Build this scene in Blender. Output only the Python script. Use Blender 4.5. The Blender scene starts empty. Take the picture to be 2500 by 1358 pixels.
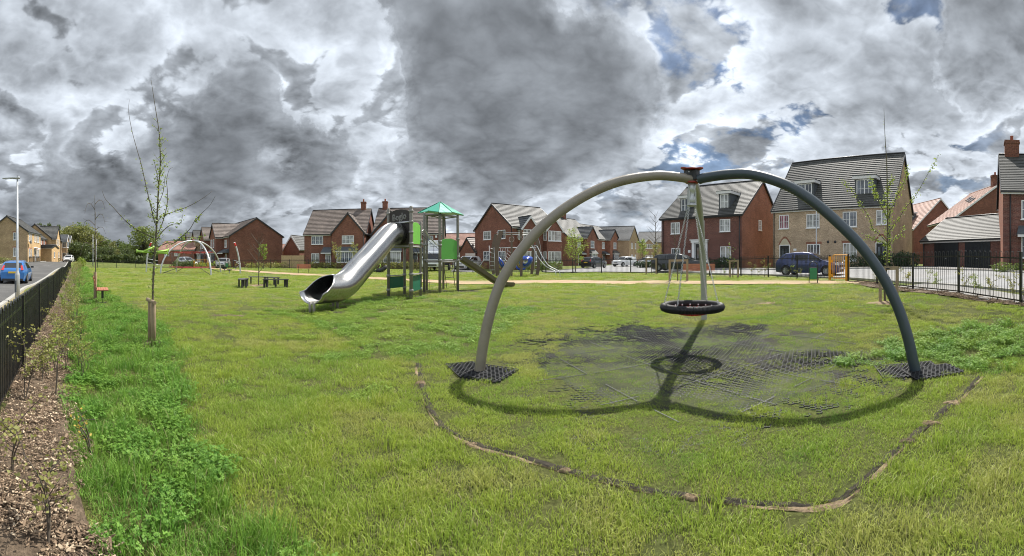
import bpy, bmesh, math, random
import numpy as np
from mathutils import Vector, Matrix
random.seed(7); rng = np.random.default_rng(7)
sc = bpy.context.scene
COL = sc.collection
R_ = 980.0; YH = 628.0; CH = 1.6
PI = math.pi
def az(px): return (px-1250.0)/R_
def Q(px, D): a = az(px); return (math.sin(a)*D, math.cos(a)*D)
# ---------------- terrain ----------------
CP = []
for p_ in range(-400, 3000, 200):
    for d_ in (1.0, 2.2, 4.0, 6.0): CP.append((p_, d_, 0.0))
    if p_ < 1900:
        CP.append((p_, 9.0, 0.0))
for p_ in range(-400, 3000, 200):
    CP.append((p_, 160., .25 if p_ > 300 else .6)); CP.append((p_, 400., .3)); CP.append((p_, 900., .3))
CP += [(45,27,-.15),(68,65,.8),(100,73,.8),(130,85,.75),(168,84,.45),(190,60,.0),(330,58,0),(330,100,0),(450,58,0),(560,57,0),(700,62,0),
       (840,59,.03),(980,57,.03),(1120,41,.02),(1205,50,.13),(1328,36,.17),(1400,60,.1),(1520,33,.27),(1450,54,.12),(1525,67,.05),(1492,84,.15),
       (1590,97,-.2),(1640,42,.38),(1811,37.5,.52),(1887,37.7,.56),(2180,33,.75),(2282,36,.75),(2449,26,.7),(2600,22,.65),(1906,23.6,.4),(2318,12.6,.48),(2490,10,.42),
       (2100,19,.45),(2400,17,.55),(1715,10.5,.06),(1000,15.5,0),(780,11.5,0),(1075,18,0),(1248,21,.03),(1975,18,.40),(2150,11.5,.3),(2300,9,.18),(2450,7.5,.14),
       (1700,16,.16),(1700,26,.27),(1450,22,.12),(2030,9,.12),(1300,12,.0),(400,20,0),(600,22,0),(400,38,0),(600,36,0),(900,30,0),(900,45,0),(150,20,0),(250,15,0),(100,9,0),(40,14,-.08),(-100,20,-.1),(-200,40,.2)]
_c = np.array([( (p-1250)/R_*1.4, math.log(d), z) for p, d, z in CP])
def TN(x, y):
    x = np.asarray(x, float); y = np.asarray(y, float)
    D = np.maximum(np.hypot(x, y), .8); a = np.arctan2(x, y)*1.4; l = np.log(D)
    sh = x.shape; a = a.ravel(); l = l.ravel(); out = np.zeros(a.size)
    for s in range(0, a.size, 20000):
        da = a[s:s+20000, None]-_c[None, :, 0]; dl = l[s:s+20000, None]-_c[None, :, 1]
        w = 1/(da*da+dl*dl+.012)**2.2
        out[s:s+20000] = (w*_c[None, :, 2]).sum(1)/w.sum(1)
    return out.reshape(sh)
def T(x, y): return float(TN(np.array([x]), np.array([y]))[0])
def G(px, py, dmax=300.):
    """ground point seen at pixel"""
    z = 0.0; D = 10.
    for _ in range(14):
        D = min((CH-z)*R_/max(py-YH, 2.0), dmax); x, y = Q(px, D); z = T(x, y)
    return Vector((x, y, z))
def GQ(px, D): x, y = Q(px, D); return Vector((x, y, T(x, y)))
def W(px, py, D): x, y = Q(px, D); return Vector((x, y, CH+(YH-py)*D/R_))
def topix(x, y, z): 
    D = np.hypot(x, y); return 1250+R_*np.arctan2(x, y), YH-(z-CH)*R_/D
# ---------------- materials ----------------
MATS = {}
class NT:
    def __init__(s, mat_or_world):
        mat_or_world.use_nodes = True; s.t = mat_or_world.node_tree; s.t.nodes.clear()
    def n(s, typ, ins=None, **kw):
        nd = s.t.nodes.new(typ)
        for k, v in kw.items(): setattr(nd, k, v)
        for k, v in (ins or {}).items():
            sock = nd.inputs[k]
            if isinstance(v, bpy.types.NodeSocket): s.t.links.new(v, sock)
            else: sock.default_value = v
        return nd
    def math(s, op, a, b=0.0, c=None, clamp=False):
        ins = {0: a, 1: b}
        if c is not None: ins[2] = c
        return s.n('ShaderNodeMath', ins, operation=op, use_clamp=clamp).outputs[0]
    def vm(s, op, a, b=None, scale=None):
        ins = {0: a}
        if b is not None: ins[1] = b
        if scale is not None: ins['Scale'] = scale
        nd = s.n('ShaderNodeVectorMath', ins, operation=op)
        return nd.outputs['Value'] if op in ('DOT_PRODUCT', 'LENGTH', 'DISTANCE') else nd.outputs[0]
    def noise(s, vec, scale, detail=4, rough=.5, dist=0.0):
        return s.n('ShaderNodeTexNoise', {'Vector': vec, 'Scale': scale, 'Detail': detail, 'Roughness': rough, 'Distortion': dist}).outputs[0]
    def mix(s, f, a, b):
        nd = s.t.nodes.new('ShaderNodeMix'); nd.data_type = 'RGBA'
        for i, v in ((0, f), (6, a), (7, b)):
            if isinstance(v, bpy.types.NodeSocket): s.t.links.new(v, nd.inputs[i])
            else: nd.inputs[i].default_value = v if i == 0 else (v[0], v[1], v[2], 1)
        return nd.outputs[2]
    def ramp(s, f, a, b, lo=0., hi=1., smooth=True):
        return s.n('ShaderNodeMapRange', {0: f, 1: a, 2: b, 3: lo, 4: hi}, interpolation_type='SMOOTHSTEP' if smooth else 'LINEAR').outputs[0]
def c3(c): return (c[0], c[1], c[2], 1)
def mat(name, col, rough=.6, metal=0., var=.15, vscale=3., bump=0., bscale=30., spec=.5, coat=0., wear=None):
    if name in MATS: return MATS[name]
    m = bpy.data.materials.new(name); t = NT(m)
    tc = t.n('ShaderNodeTexCoord').outputs['Object']
    n1 = t.noise(tc, vscale, 6, .6); n2 = t.noise(tc, vscale*9, 3, .6)
    f = t.ramp(t.math('ADD', t.math('MULTIPLY', n1, .65), t.math('MULTIPLY', n2, .35)), .32, .68)
    lo = [c*(1-var) for c in col]; hi = [min(1, c*(1+var)) for c in col]
    colr = t.mix(f, lo, hi)
    if wear: colr = t.mix(t.ramp(t.noise(tc, vscale*2.3, 8, .65), .55, .72, 0, wear[1]), colr, wear[0])
    b = t.n('ShaderNodeBsdfPrincipled', {'Base Color': colr, 'Roughness': rough, 'Metallic': metal, 'Specular IOR Level': spec, 'Coat Weight': coat})
    rr = t.ramp(n1, .3, .7, max(0.02, rough-.08), min(1, rough+.08)); t.t.links.new(rr, b.inputs['Roughness'])
    if bump:
        bn = t.n('ShaderNodeBump', {'Strength': bump, 'Distance': .01, 'Height': t.noise(tc, bscale, 6, .6)}); t.t.links.new(bn.outputs[0], b.inputs['Normal'])
    t.n('ShaderNodeOutputMaterial', {0: b.outputs[0]})
    MATS[name] = m; return m
def brick_mat(name, c1, c2, mortar, zsplit=None, cc=None):
    m = bpy.data.materials.new(name); t = NT(m)
    tc = t.n('ShaderNodeTexCoord').outputs['Object']
    sp = t.n('ShaderNodeSeparateXYZ', {0: tc})
    u = t.math('ADD', sp.outputs[0], sp.outputs[1])
    v = t.n('ShaderNodeCombineXYZ', {0: u, 1: sp.outputs[2]}).outputs[0]
    bk = t.n('ShaderNodeTexBrick', {'Vector': v, 'Color1': c3(c1), 'Color2': c3(c2), 'Mortar': c3(mortar), 'Scale': 1., 'Mortar Size': .006, 'Mortar Smooth': .3, 'Bias': 0., 'Brick Width': .225, 'Row Height': .075})
    n1 = t.noise(tc, .7, 5, .6); n3 = t.noise(v, 13., 2, .5)
    k = t.math('MULTIPLY', t.ramp(n1, .3, .7, .82, 1.15), t.ramp(n3, .3, .7, .72, 1.25))
    col = t.vm('SCALE', bk.outputs[0], scale=k)
    b = t.n('ShaderNodeBsdfPrincipled', {'Base Color': col, 'Roughness': .88, 'Specular IOR Level': .25})
    bn = t.n('ShaderNodeBump', {'Strength': .5, 'Distance': .008, 'Height': bk.outputs[1]}, invert=True); t.t.links.new(bn.outputs[0], b.inputs['Normal'])
    t.n('ShaderNodeOutputMaterial', {0: b.outputs[0]}); MATS[name] = m; return m
def tile_mat(name, c1, c2, w=.3, h=.2):
    m = bpy.data.materials.new(name); t = NT(m)
    tc = t.n('ShaderNodeTexCoord').outputs['Object']
    sp = t.n('ShaderNodeSeparateXYZ', {0: tc}); u = t.math('ADD', sp.outputs[0], sp.outputs[1])
    v = t.n('ShaderNodeCombineXYZ', {0: u, 1: sp.outputs[2]}).outputs[0]
    bk = t.n('ShaderNodeTexBrick', {'Vector': v, 'Color1': c3(c1), 'Color2': c3(c2), 'Mortar': c3([c*.45 for c in c1]), 'Scale': 1., 'Mortar Size': .004, 'Brick Width': w, 'Row Height': h})
    k = t.math('MULTIPLY', t.ramp(t.noise(tc, .9, 6, .65), .3, .7, .8, 1.2), t.ramp(t.noise(tc, 22., 2, .5), .3, .7, .85, 1.15))
    b = t.n('ShaderNodeBsdfPrincipled', {'Base Color': t.vm('SCALE', bk.outputs[0], scale=k), 'Roughness': .62, 'Specular IOR Level': .45})
    t.n('ShaderNodeOutputMaterial', {0: b.outputs[0]}); MATS[name] = m; return m
# ---------------- mesh builder ----------------
def frame_from(d):
    d = Vector(d).normalized(); up = Vector((0, 0, 1)) if abs(d.z) < .95 else Vector((1, 0, 0))
    a = d.cross(up).normalized(); return a, a.cross(d).normalized()
class MB:
    def __init__(s): s.v = []; s.f = []; s.sm = []; s.mi = []; s.cur = 0
    def quad(s, pts, sm=False):
        i = len(s.v); s.v += [tuple(p) for p in pts]; s.f.append(tuple(range(i, i+len(pts)))); s.sm.append(sm); s.mi.append(s.cur); return s
    def box(s, c, d, rz=0., M=None):
        """centre, size"""
        h = [q/2 for q in d]; cs, sn = math.cos(rz), math.sin(rz); i = len(s.v)
        for z in (-h[2], h[2]):
            for x, y in ((-h[0], -h[1]), (h[0], -h[1]), (h[0], h[1]), (-h[0], h[1])):
                p = Vector((c[0]+x*cs-y*sn, c[1]+x*sn+y*cs, c[2]+z)); s.v.append(tuple(M @ p if M else p))
        for f in ((0, 3, 2, 1), (4, 5, 6, 7), (0, 1, 5, 4), (1, 2, 6, 5), (2, 3, 7, 6), (3, 0, 4, 7)):
            s.f.append(tuple(i+k for k in f)); s.sm.append(False); s.mi.append(s.cur)
        return s
    def bar(s, a, b, w, h, up=(0, 0, 1)):
        """rectangular bar from a to b"""
        a = Vector(a); b = Vector(b); d = (b-a); L = d.length
        if L < 1e-6: return s
        d /= L; u = Vector(up)
        if abs(d.dot(u)) > .98: u = Vector((0, 1, 0))
        x = d.cross(u).normalized()*w/2; y = x.cross(d).normalized()*h/2; i = len(s.v)
        for p in (a, b):
            for q in (-x-y, x-y, x+y, -x+y): s.v.append(tuple(p+q))
        for f in ((0, 1, 2, 3), (7, 6, 5, 4), (0, 4, 5, 1), (1, 5, 6, 2), (2, 6, 7, 3), (3, 7, 4, 0)):
            s.f.append(tuple(i+k for k in f)); s.sm.append(False); s.mi.append(s.cur)
        return s
    def tube(s, pts, r, n=8, caps=True, close=False, sm=True):
        pts = [Vector(p) for p in pts]; m = len(pts)
        rr = r if isinstance(r, (list, tuple)) else [r]*m
        i0 = len(s.v); a = None
        for k, p in enumerate(pts):
            if close: d = pts[(k+1) % m]-pts[k-1]
            else: d = pts[min(k+1, m-1)]-pts[max(k-1, 0)]
            if d.length < 1e-9: d = Vector((0, 0, 1))
            d.normalize()
            if a is None: a, b = frame_from(d)
            else:
                a = (a-d*a.dot(d)); a = a.normalized() if a.length > 1e-6 else frame_from(d)[0]; b = a.cross(d).normalized()
            for j in range(n):
                t = 2*PI*j/n; s.v.append(tuple(p+(a*math.cos(t)+b*math.sin(t))*rr[k]))
        for k in range(m if close else m-1):
            k2 = (k+1) % m
            for j in range(n):
                j2 = (j+1) % n; s.f.append((i0+k*n+j, i0+k2*n+j, i0+k2*n+j2, i0+k*n+j2)); s.sm.append(sm); s.mi.append(s.cur)
        if caps and not close:
            s.f.append(tuple(i0+j for j in range(n))); s.sm.append(False); s.mi.append(s.cur)
            s.f.append(tuple(i0+(m-1)*n+j for j in reversed(range(n)))); s.sm.append(False); s.mi.append(s.cur)
        return s
    def cyl(s, a, b, r, n=10): return s.tube([a, b], r, n)
    def prism(s, poly, h0, h1, axis='z', M=None):
        """poly in 2D extruded"""
        i = len(s.v); n = len(poly)
        for h in (h0, h1):
            for p in poly:
                q = {'z': (p[0], p[1], h), 'y': (p[0], h, p[1]), 'x': (h, p[0], p[1])}[axis]
                s.v.append(tuple(M @ Vector(q)) if M else q)
        s.f.append(tuple(i+k for k in reversed(range(n)))); s.f.append(tuple(i+n+k for k in range(n)))
        s.sm += [False]*2; s.mi += [s.cur]*2
        for k in range(n):
            k2 = (k+1) % n; s.f.append((i+k, i+k2, i+n+k2, i+n+k)); s.sm.append(False); s.mi.append(s.cur)
        return s
    def lathe(s, prof, c=(0, 0, 0), n=16, axis='z', M=None, sm=True):
        i0 = len(s.v); m = len(prof)
        for r, h in prof:
            for j in range(n):
                t = 2*PI*j/n; a, b = r*math.cos(t), r*math.sin(t)
                q = Vector({'z': (a, b, h), 'y': (a, h, b), 'x': (h, a, b)}[axis])+Vector(c); s.v.append(tuple(M @ q if M else q))
        for k in range(m-1):
            for j in range(n):
                j2 = (j+1) % n; s.f.append((i0+k*n+j, i0+k*n+j2, i0+(k+1)*n+j2, i0+(k+1)*n+j)); s.sm.append(sm); s.mi.append(s.cur)
        return s
    def loft(s, rings, closed=False, sm=True):
        i0 = len(s.v); n = len(rings[0])
        for r in rings: s.v += [tuple(p) for p in r]
        for k in range(len(rings)-1):
            for j in range(n if closed else n-1):
                j2 = (j+1) % n; s.f.append((i0+k*n+j, i0+k*n+j2, i0+(k+1)*n+j2, i0+(k+1)*n+j)); s.sm.append(sm); s.mi.append(s.cur)
        return s
    def build(s, name, m, parent=None, world=True, fixn=True):
        me = bpy.data.meshes.new(name)
        vs = s.v
        if parent is not None and world:
            Mi = rootM(parent).inverted(); vs = [tuple(Mi @ Vector(v)) for v in s.v]
        me.from_pydata(vs, [], s.f); me.polygons.foreach_set('use_smooth', s.sm)
        for mm in (m if isinstance(m, (list, tuple)) else [m]): me.materials.append(mm)
        if any(s.mi): me.polygons.foreach_set('material_index', s.mi)
        if fixn and len(s.f) < 20000:
            bm = bmesh.new(); bm.from_mesh(me); bmesh.ops.recalc_face_normals(bm, faces=bm.faces); bm.to_mesh(me); bm.free()
        me.update()
        o = bpy.data.objects.new(name, me); COL.objects.link(o)
        if parent is not None: o.parent = parent
        return o
def rootM(o):
    while o.parent is not None: o = o.parent
    return Matrix.LocRotScale(o.location, o.rotation_euler, o.scale)
def tag(o, label=None, cat=None, group=None, kind=None):
    if label: o['label'] = label
    if cat: o['category'] = cat
    if group: o['group'] = group
    if kind: o['kind'] = kind
    return o
def thing(name, label, cat, loc=(0, 0, 0), rz=0., group=None):
    o = bpy.data.objects.new(name, None); COL.objects.link(o); o.empty_display_size = .2
    o.location = loc; o.rotation_euler = (0, 0, rz); return tag(o, label, cat, group)
CH_ = {}
def kids(o): return [c for c in bpy.data.objects if c.parent is o]
def collect(o):
    return (o, [collect(c) for c in kids(o)])
def dup(tree, loc=None, rz=None, label=None, scale=None, parent=None):
    o, ch = tree; c = o.copy(); COL.objects.link(c)
    if parent is not None: c.parent = parent
    if loc is not None: c.location = loc
    if rz is not None: c.rotation_euler = (0, 0, rz)
    if scale is not None: c.scale = scale if isinstance(scale, (tuple, list)) else (scale,)*3
    if label: c['label'] = label
    for q in ch: dup(q, parent=c)
    return c
def catmull(P, k=6):
    P = [Vector(p) for p in P]; out = []
    for i in range(len(P)-1):
        p0 = P[max(i-1, 0)]; p1 = P[i]; p2 = P[i+1]; p3 = P[min(i+2, len(P)-1)]
        for j in range(k):
            t = j/k; out.append(.5*((2*p1)+(p2-p0)*t+(2*p0-5*p1+4*p2-p3)*t*t+(3*p1-p0-3*p2+p3)*t**3))
    out.append(P[-1]); return out
RED = brick_mat('brick_red', (.235,.092,.062), (.155,.062,.046), (.24,.17,.13))
REDD = brick_mat('brick_dark_red', (.19,.078,.062), (.12,.053,.045), (.26,.20,.17))
REDO = brick_mat('brick_orange_red', (.30,.125,.08), (.22,.088,.06), (.32,.22,.16))
TAN = brick_mat('brick_buff', (.42,.30,.185), (.33,.225,.135), (.42,.34,.25))
YEL = brick_mat('brick_yellow', (.52,.36,.18), (.42,.27,.13), (.48,.38,.26))
BUF = brick_mat('brick_pale_buff', (.50,.385,.275), (.40,.295,.205), (.46,.38,.29))
T_BR = tile_mat('roof_tile_brown', (.18,.145,.125), (.13,.105,.092))
T_GR = tile_mat('roof_tile_grey', (.098,.098,.094), (.07,.071,.069))
T_DK = tile_mat('roof_tile_dark', (.085,.09,.095), (.06,.064,.07))
T_PK = tile_mat('roof_tile_terracotta', (.40,.24,.19), (.33,.185,.145))
T_SL = tile_mat('roof_tile_slate', (.082,.082,.077), (.055,.057,.054), .25, .15)
UPVC = mat('white_upvc', (.80,.81,.82), .35, var=.04)
WTRIM = mat('white_trim', (.66,.66,.66), .5, var=.06)
DTRIM = mat('dark_trim', (.025,.026,.03), .5, var=.2)
STONE = mat('pale_render', (.50,.45,.33), .8, var=.08)
PIPE = mat('black_pipe', (.02,.02,.022), .35, var=.2)
LEAD = mat('lead_grey', (.07,.08,.09), .6, var=.15)
DOORB = mat('door_black', (.015,.016,.018), .3, var=.1)
DOORW = mat('door_white', (.66,.67,.68), .35, var=.04)
GARB = mat('garage_black', (.012,.017,.022), .35, var=.15)
GARP = mat('garage_pale', (.55,.46,.42), .5, var=.05)
CLAY = mat('clay_pot', (.33,.10,.06), .8, var=.15)
def glass_mat(name, base, curtain=.0):
    m = bpy.data.materials.new(name); t = NT(m); tc = t.n('ShaderNodeTexCoord').outputs['Object']
    n = t.ramp(t.noise(tc, 1.1, 3, .5), .42, .58)
    col = t.mix(n, base, [c*2.2+.015 for c in base])
    b = t.n('ShaderNodeBsdfPrincipled', {'Base Color': col, 'Roughness': .04, 'Specular IOR Level': .8, 'IOR': 1.6})
    t.n('ShaderNodeOutputMaterial', {0: b.outputs[0]}); MATS[name] = m; return m
GLASS = glass_mat('window_glass', (.045,.055,.068)); GLASSN = glass_mat('window_glass_netted', (.17,.175,.17)); GLASSR = glass_mat('window_glass_pink_curtain', (.16,.05,.07))
CARG = mat('car_glass', (.008,.010,.012), .05, 0, var=.1, spec=.6)
BLACKM = mat('black_painted_steel', (.012,.013,.014), .32, .0, var=.3, vscale=8, spec=.6)
GALV = mat('galvanised_steel', (.50,.51,.52), .45, .55, var=.1, vscale=6)
STEELG = mat('grey_lamp_steel', (.42,.44,.46), .4, .3, var=.08)
TAUPE = mat('taupe_powder_coat', (.235,.205,.165), .42, 0, var=.10, vscale=5, coat=.15)
SLATE = mat('slate_powder_coat', (.036,.053,.067), .4, 0, var=.06, vscale=5, coat=.15)
OLIVE = mat('pale_olive_powder_coat', (.36,.365,.335), .45, 0, var=.06, vscale=5)
REDP = mat('red_powder_coat', (.30,.035,.03), .5, var=.15, wear=((.16,.04,.03), .5))
REDB = mat('red_plastic', (.55,.03,.025), .45, var=.08)
RUB = mat('black_rubber', (.018,.018,.019), .62, var=.25, bump=.5, bscale=60)
POSTG = mat('grey_brown_post', (.21,.195,.17), .5, 0, var=.12, vscale=7, wear=((.27,.25,.21), .4))
POSTC = mat('grey_collar', (.23,.22,.205), .5, var=.1)
LIME = mat('lime_panel', (.16,.47,.055), .5, var=.05)
LIMED = mat('mid_green_panel', (.09,.34,.06), .5, var=.05)
TEAL = mat('dark_green_panel', (.006,.125,.075), .45, var=.06)
ROOFG = mat('green_plastic_roof', (.02,.33,.21), .4, var=.06, coat=.2)
SIGNB = mat('dark_brown_panel', (.022,.017,.016), .6, var=.1)
SIGNL = mat('engraved_pale_line', (.36,.35,.34), .6, var=.1)
BROWNP = mat('brown_climbing_post', (.11,.078,.058), .55, var=.12, wear=((.12,.09,.07), .4))
CHUTE = mat('dark_bronze_chute', (.12,.10,.08), .45, .2, var=.15)
BLUEP = mat('royal_blue_plastic', (.008,.055,.36), .3, var=.06, coat=.3)
LIMET = mat('lime_tube', (.33,.55,.09), .45, var=.08)
ROPE = mat('dark_rope', (.05,.045,.045), .85, var=.2); ROPER = mat('red_rope', (.33,.05,.045), .8, var=.2)
ORANGEP = mat('orange_gate_paint', (.68,.32,.02), .45, var=.08, wear=((.45,.18,.05), .5))
BING = mat('green_bin_panel', (.03,.19,.075), .5, var=.08)
TERRA = mat('terracotta_slats', (.38,.155,.085), .65, var=.12, vscale=6)
WOOD = mat('stake_wood', (.27,.205,.13), .8, var=.22, vscale=9, bump=.4, bscale=40)
WOODL = mat('fence_wood', (.50,.36,.20), .8, var=.2, vscale=8)
PLASTW = mat('recycled_plank', (.085,.08,.078), .7, var=.2, vscale=6); PLASTD = mat('recycled_leg', (.025,.024,.026), .7, var=.2)
BARK = mat('young_bark', (.10,.085,.055), .85, var=.3, vscale=14, bump=.5, bscale=60)
TWIG = mat('bare_twig', (.09,.072,.055), .8, var=.3, vscale=14)
BARKF = mat('tree_bark', (.06,.055,.038), .9, var=.3, vscale=3)
def leaf_mat(name, c1, c2, tr=.4):
    m = bpy.data.materials.new(name); t = NT(m); tc = t.n('ShaderNodeTexCoord').outputs['Object']
    g = t.n('ShaderNodeNewGeometry').outputs['Random Per Island']
    f = t.math('ADD', t.math('MULTIPLY', g, .6), t.math('MULTIPLY', t.ramp(t.noise(tc, .8, 3, .6), .35, .65), .4))
    col = t.mix(f, c1, c2)
    d = t.n('ShaderNodeBsdfPrincipled', {'Base Color': col, 'Roughness': .5, 'Specular IOR Level': .35})
    tl = t.n('ShaderNodeBsdfTranslucent', {'Color': t.mix(.5, col, [c2[0]*1.3, c2[1]*1.3, c2[2]*.7])})
    mx = t.n('ShaderNodeMixShader', {0: tr, 1: d.outputs[0], 2: tl.outputs[0]})
    t.n('ShaderNodeOutputMaterial', {0: mx.outputs[0]}); MATS[name] = m; return m
LF_Y = leaf_mat('young_leaf', (.15,.24,.04), (.33,.40,.09)); LF_H = leaf_mat('hedge_leaf', (.16,.19,.05), (.38,.36,.13))
LF_D = leaf_mat('evergreen_leaf', (.015,.04,.012), (.05,.09,.03), .2)
LF_F = leaf_mat('far_leaf_green', (.09,.14,.035), (.17,.22,.07), .35); LF_G = leaf_mat('far_leaf_olive', (.13,.15,.045), (.26,.26,.10), .35)
LF_K = leaf_mat('far_leaf_dark', (.055,.085,.03), (.12,.15,.055), .3); LF_O = leaf_mat('oak_leaf', (.10,.14,.03), (.20,.24,.07), .35)
LF_B = leaf_mat('yellow_dead_leaf', (.5,.35,.06), (.65,.48,.12))
def ground_mat():
    m = bpy.data.materials.new('lawn_ground'); t = NT(m); tc = t.n('ShaderNodeNewGeometry').outputs['Position']
    n1 = t.noise(tc, .25, 6, .6); n2 = t.noise(tc, 1.7, 8, .65); n3 = t.noise(tc, 24., 6, .7)
    col = t.mix(t.ramp(n1, .38, .62), (.14,.17,.045), (.20,.205,.065))
    col = t.mix(t.ramp(n2, .45, .62), col, (.075,.125,.028))
    col = t.mix(t.ramp(n2, .3, .42, 1, 0), col, (.22,.20,.09))
    shaded_thatch = t.mix(n2, (.045,.055,.016), (.085,.085,.03))
    col = t.mix(t.ramp(t.vm('LENGTH', tc), 9., 22., .85, 0), col, shaded_thatch)  # ground darkened near the viewpoint, painting shade between the blades into the colour
    col = t.vm('SCALE', col, scale=t.ramp(n3, .3, .7, .55, 1.4))
    b = t.n('ShaderNodeBsdfPrincipled', {'Base Color': col, 'Roughness': .9, 'Specular IOR Level': .1})
    bn = t.n('ShaderNodeBump', {'Strength': .8, 'Distance': .03, 'Height': n3}); t.t.links.new(bn.outputs[0], b.inputs['Normal'])
    t.n('ShaderNodeOutputMaterial', {0: b.outputs[0]}); return m
def surf_mat(name, cols, scale, rough=.9, bump=.4, speck=60.):
    m = bpy.data.materials.new(name); t = NT(m); tc = t.n('ShaderNodeNewGeometry').outputs['Position']
    n1 = t.noise(tc, scale, 8, .65); n3 = t.noise(tc, speck, 4, .7); n4 = t.noise(tc, scale*.3, 3, .5)
    col = t.mix(t.ramp(n1, .35, .65), cols[0], cols[1])
    if len(cols) > 2: col = t.mix(t.ramp(n4, .5, .65), col, cols[2])
    col = t.vm('SCALE', col, scale=t.ramp(n3, .3, .7, .75, 1.25))
    b = t.n('ShaderNodeBsdfPrincipled', {'Base Color': col, 'Roughness': rough, 'Specular IOR Level': .3})
    bn = t.n('ShaderNodeBump', {'Strength': bump, 'Distance': .02, 'Height': t.math('ADD', n1, n3)}); t.t.links.new(bn.outputs[0], b.inputs['Normal'])
    t.n('ShaderNodeOutputMaterial', {0: b.outputs[0]}); MATS[name] = m; return m
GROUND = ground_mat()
ASPH = surf_mat('asphalt', [(.085,.083,.08), (.12,.117,.112), (.10,.098,.09)], .5, .85, .25)
ASPL = surf_mat('pale_asphalt', [(.21,.21,.21), (.27,.27,.27), (.24,.235,.23)], .4, .7, .2)
KERB = surf_mat('kerb_concrete', [(.33,.32,.29), (.40,.39,.36)], 1.2, .9, .2)
SLAB = surf_mat('pavement', [(.20,.195,.185), (.26,.25,.235)], .8, .9, .2)
HOGG = surf_mat('sandy_path', [(.36,.25,.155), (.44,.32,.21), (.30,.24,.13)], .9, .95, .5)
SOIL = surf_mat('sandy_soil', [(.18,.13,.08), (.32,.24,.15), (.10,.075,.05)], 2.5, .95, .9)
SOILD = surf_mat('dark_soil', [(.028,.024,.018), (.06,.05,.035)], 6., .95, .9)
MULCH = surf_mat('mulch_base', [(.095,.068,.045), (.19,.14,.095), (.06,.043,.03)], 7., .95, 1.)
THIN = surf_mat('worn_turf', [(.040,.052,.018), (.075,.085,.03), (.032,.030,.022)], 3., .95, .8)
DRY = surf_mat('dry_grass', [(.20,.18,.08), (.30,.24,.13)], 2.5, .95, .8)
# ---------------- ground sheet ----------------
NA, NR = 240, 120
rr = .25*(1500/.25)**(np.arange(NR+1)/NR)
aa = np.linspace(-PI, PI, NA, endpoint=False)
X = np.sin(aa)[None, :]*rr[:, None]; Y = np.cos(aa)[None, :]*rr[:, None]; Z = TN(X, Y)
mb = MB(); mb.v = [(0, 0, 0)]+list(zip(X.ravel(), Y.ravel(), Z.ravel()))
for j in range(NA): mb.f.append((0, 1+(j+1) % NA, 1+j))
for k in range(NR):
    for j in range(NA):
        j2 = (j+1) % NA; mb.f.append((1+k*NA+j, 1+k*NA+j2, 1+(k+1)*NA+j2, 1+(k+1)*NA+j))
mb.sm = [True]*len(mb.f); mb.mi = [0]*len(mb.f)
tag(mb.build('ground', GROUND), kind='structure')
def resample(P, step):
    P = [Vector((p[0], p[1])) for p in P]; out = [P[0]]
    for a, b in zip(P[:-1], P[1:]):
        n = max(1, int((b-a).length/step+.5))
        for i in range(1, n+1): out.append(a.lerp(b, i/n))
    return out
def at_frac(P, f):
    L = [0]
    for a, b in zip(P[:-1], P[1:]): L.append(L[-1]+(b-a).length)
    t = f*L[-1]
    for i in range(len(P)-1):
        if t <= L[i+1]+1e-9: return P[i].lerp(P[i+1], (t-L[i])/max(1e-9, L[i+1]-L[i]))
    return P[-1]
def strip(name, A, B, m, off=.03, n=40, nc=6, kind='structure', wob=0., parent=None):
    A = [Vector((p[0], p[1])) for p in A]; B = [Vector((p[0], p[1])) for p in B]
    pts = []
    for i in range(n+1):
        a = at_frac(A, i/n); b = at_frac(B, i/n)
        for k in range(nc+1):
            q = a.lerp(b, k/nc)
            if wob and k in (0, nc): q = q+Vector((random.uniform(-wob, wob), random.uniform(-wob, wob)))
            pts.append(q)
    z = TN([p.x for p in pts], [p.y for p in pts])+off
    mb = MB(); mb.v = [(p.x, p.y, float(zz)) for p, zz in zip(pts, z)]
    for i in range(n):
        for k in range(nc):
            a = i*(nc+1)+k; mb.f.append((a, a+1, a+nc+2, a+nc+1))
    mb.sm = [True]*len(mb.f); mb.mi = [0]*len(mb.f)
    o = mb.build(name, m, parent)
    if kind: tag(o, kind=kind)
    return o
def offset_line(P, d):
    """offset to the right-hand side of travel by d"""
    P = [Vector((p[0], p[1])) for p in P]; out = []
    for i, p in enumerate(P):
        t = (P[min(i+1, len(P)-1)]-P[max(i-1, 0)]).normalized(); out.append(p+Vector((t.y, -t.x))*d)
    return out
def kerb(name, P, w=.14, h=.11, m=KERB, off=.0):
    P = resample(P, 1.2); A = offset_line(P, -w/2); B = offset_line(P, w/2)
    mb = MB(); rings = []
    for a, b in zip(A, B):
        za = T(a.x, a.y); zb = T(b.x, b.y)
        rings.append([(a.x, a.y, za-.05), (a.x, a.y, za+h+off), (b.x, b.y, zb+h+off), (b.x, b.y, zb-.05)])
    mb.loft(rings, sm=False); tag(mb.build(name, m), kind='structure')
PX = lambda L: [Q(p, d) for p, d in L]
GX = lambda L: [tuple(G(p, y)[:2]) for p, y in L]
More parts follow.
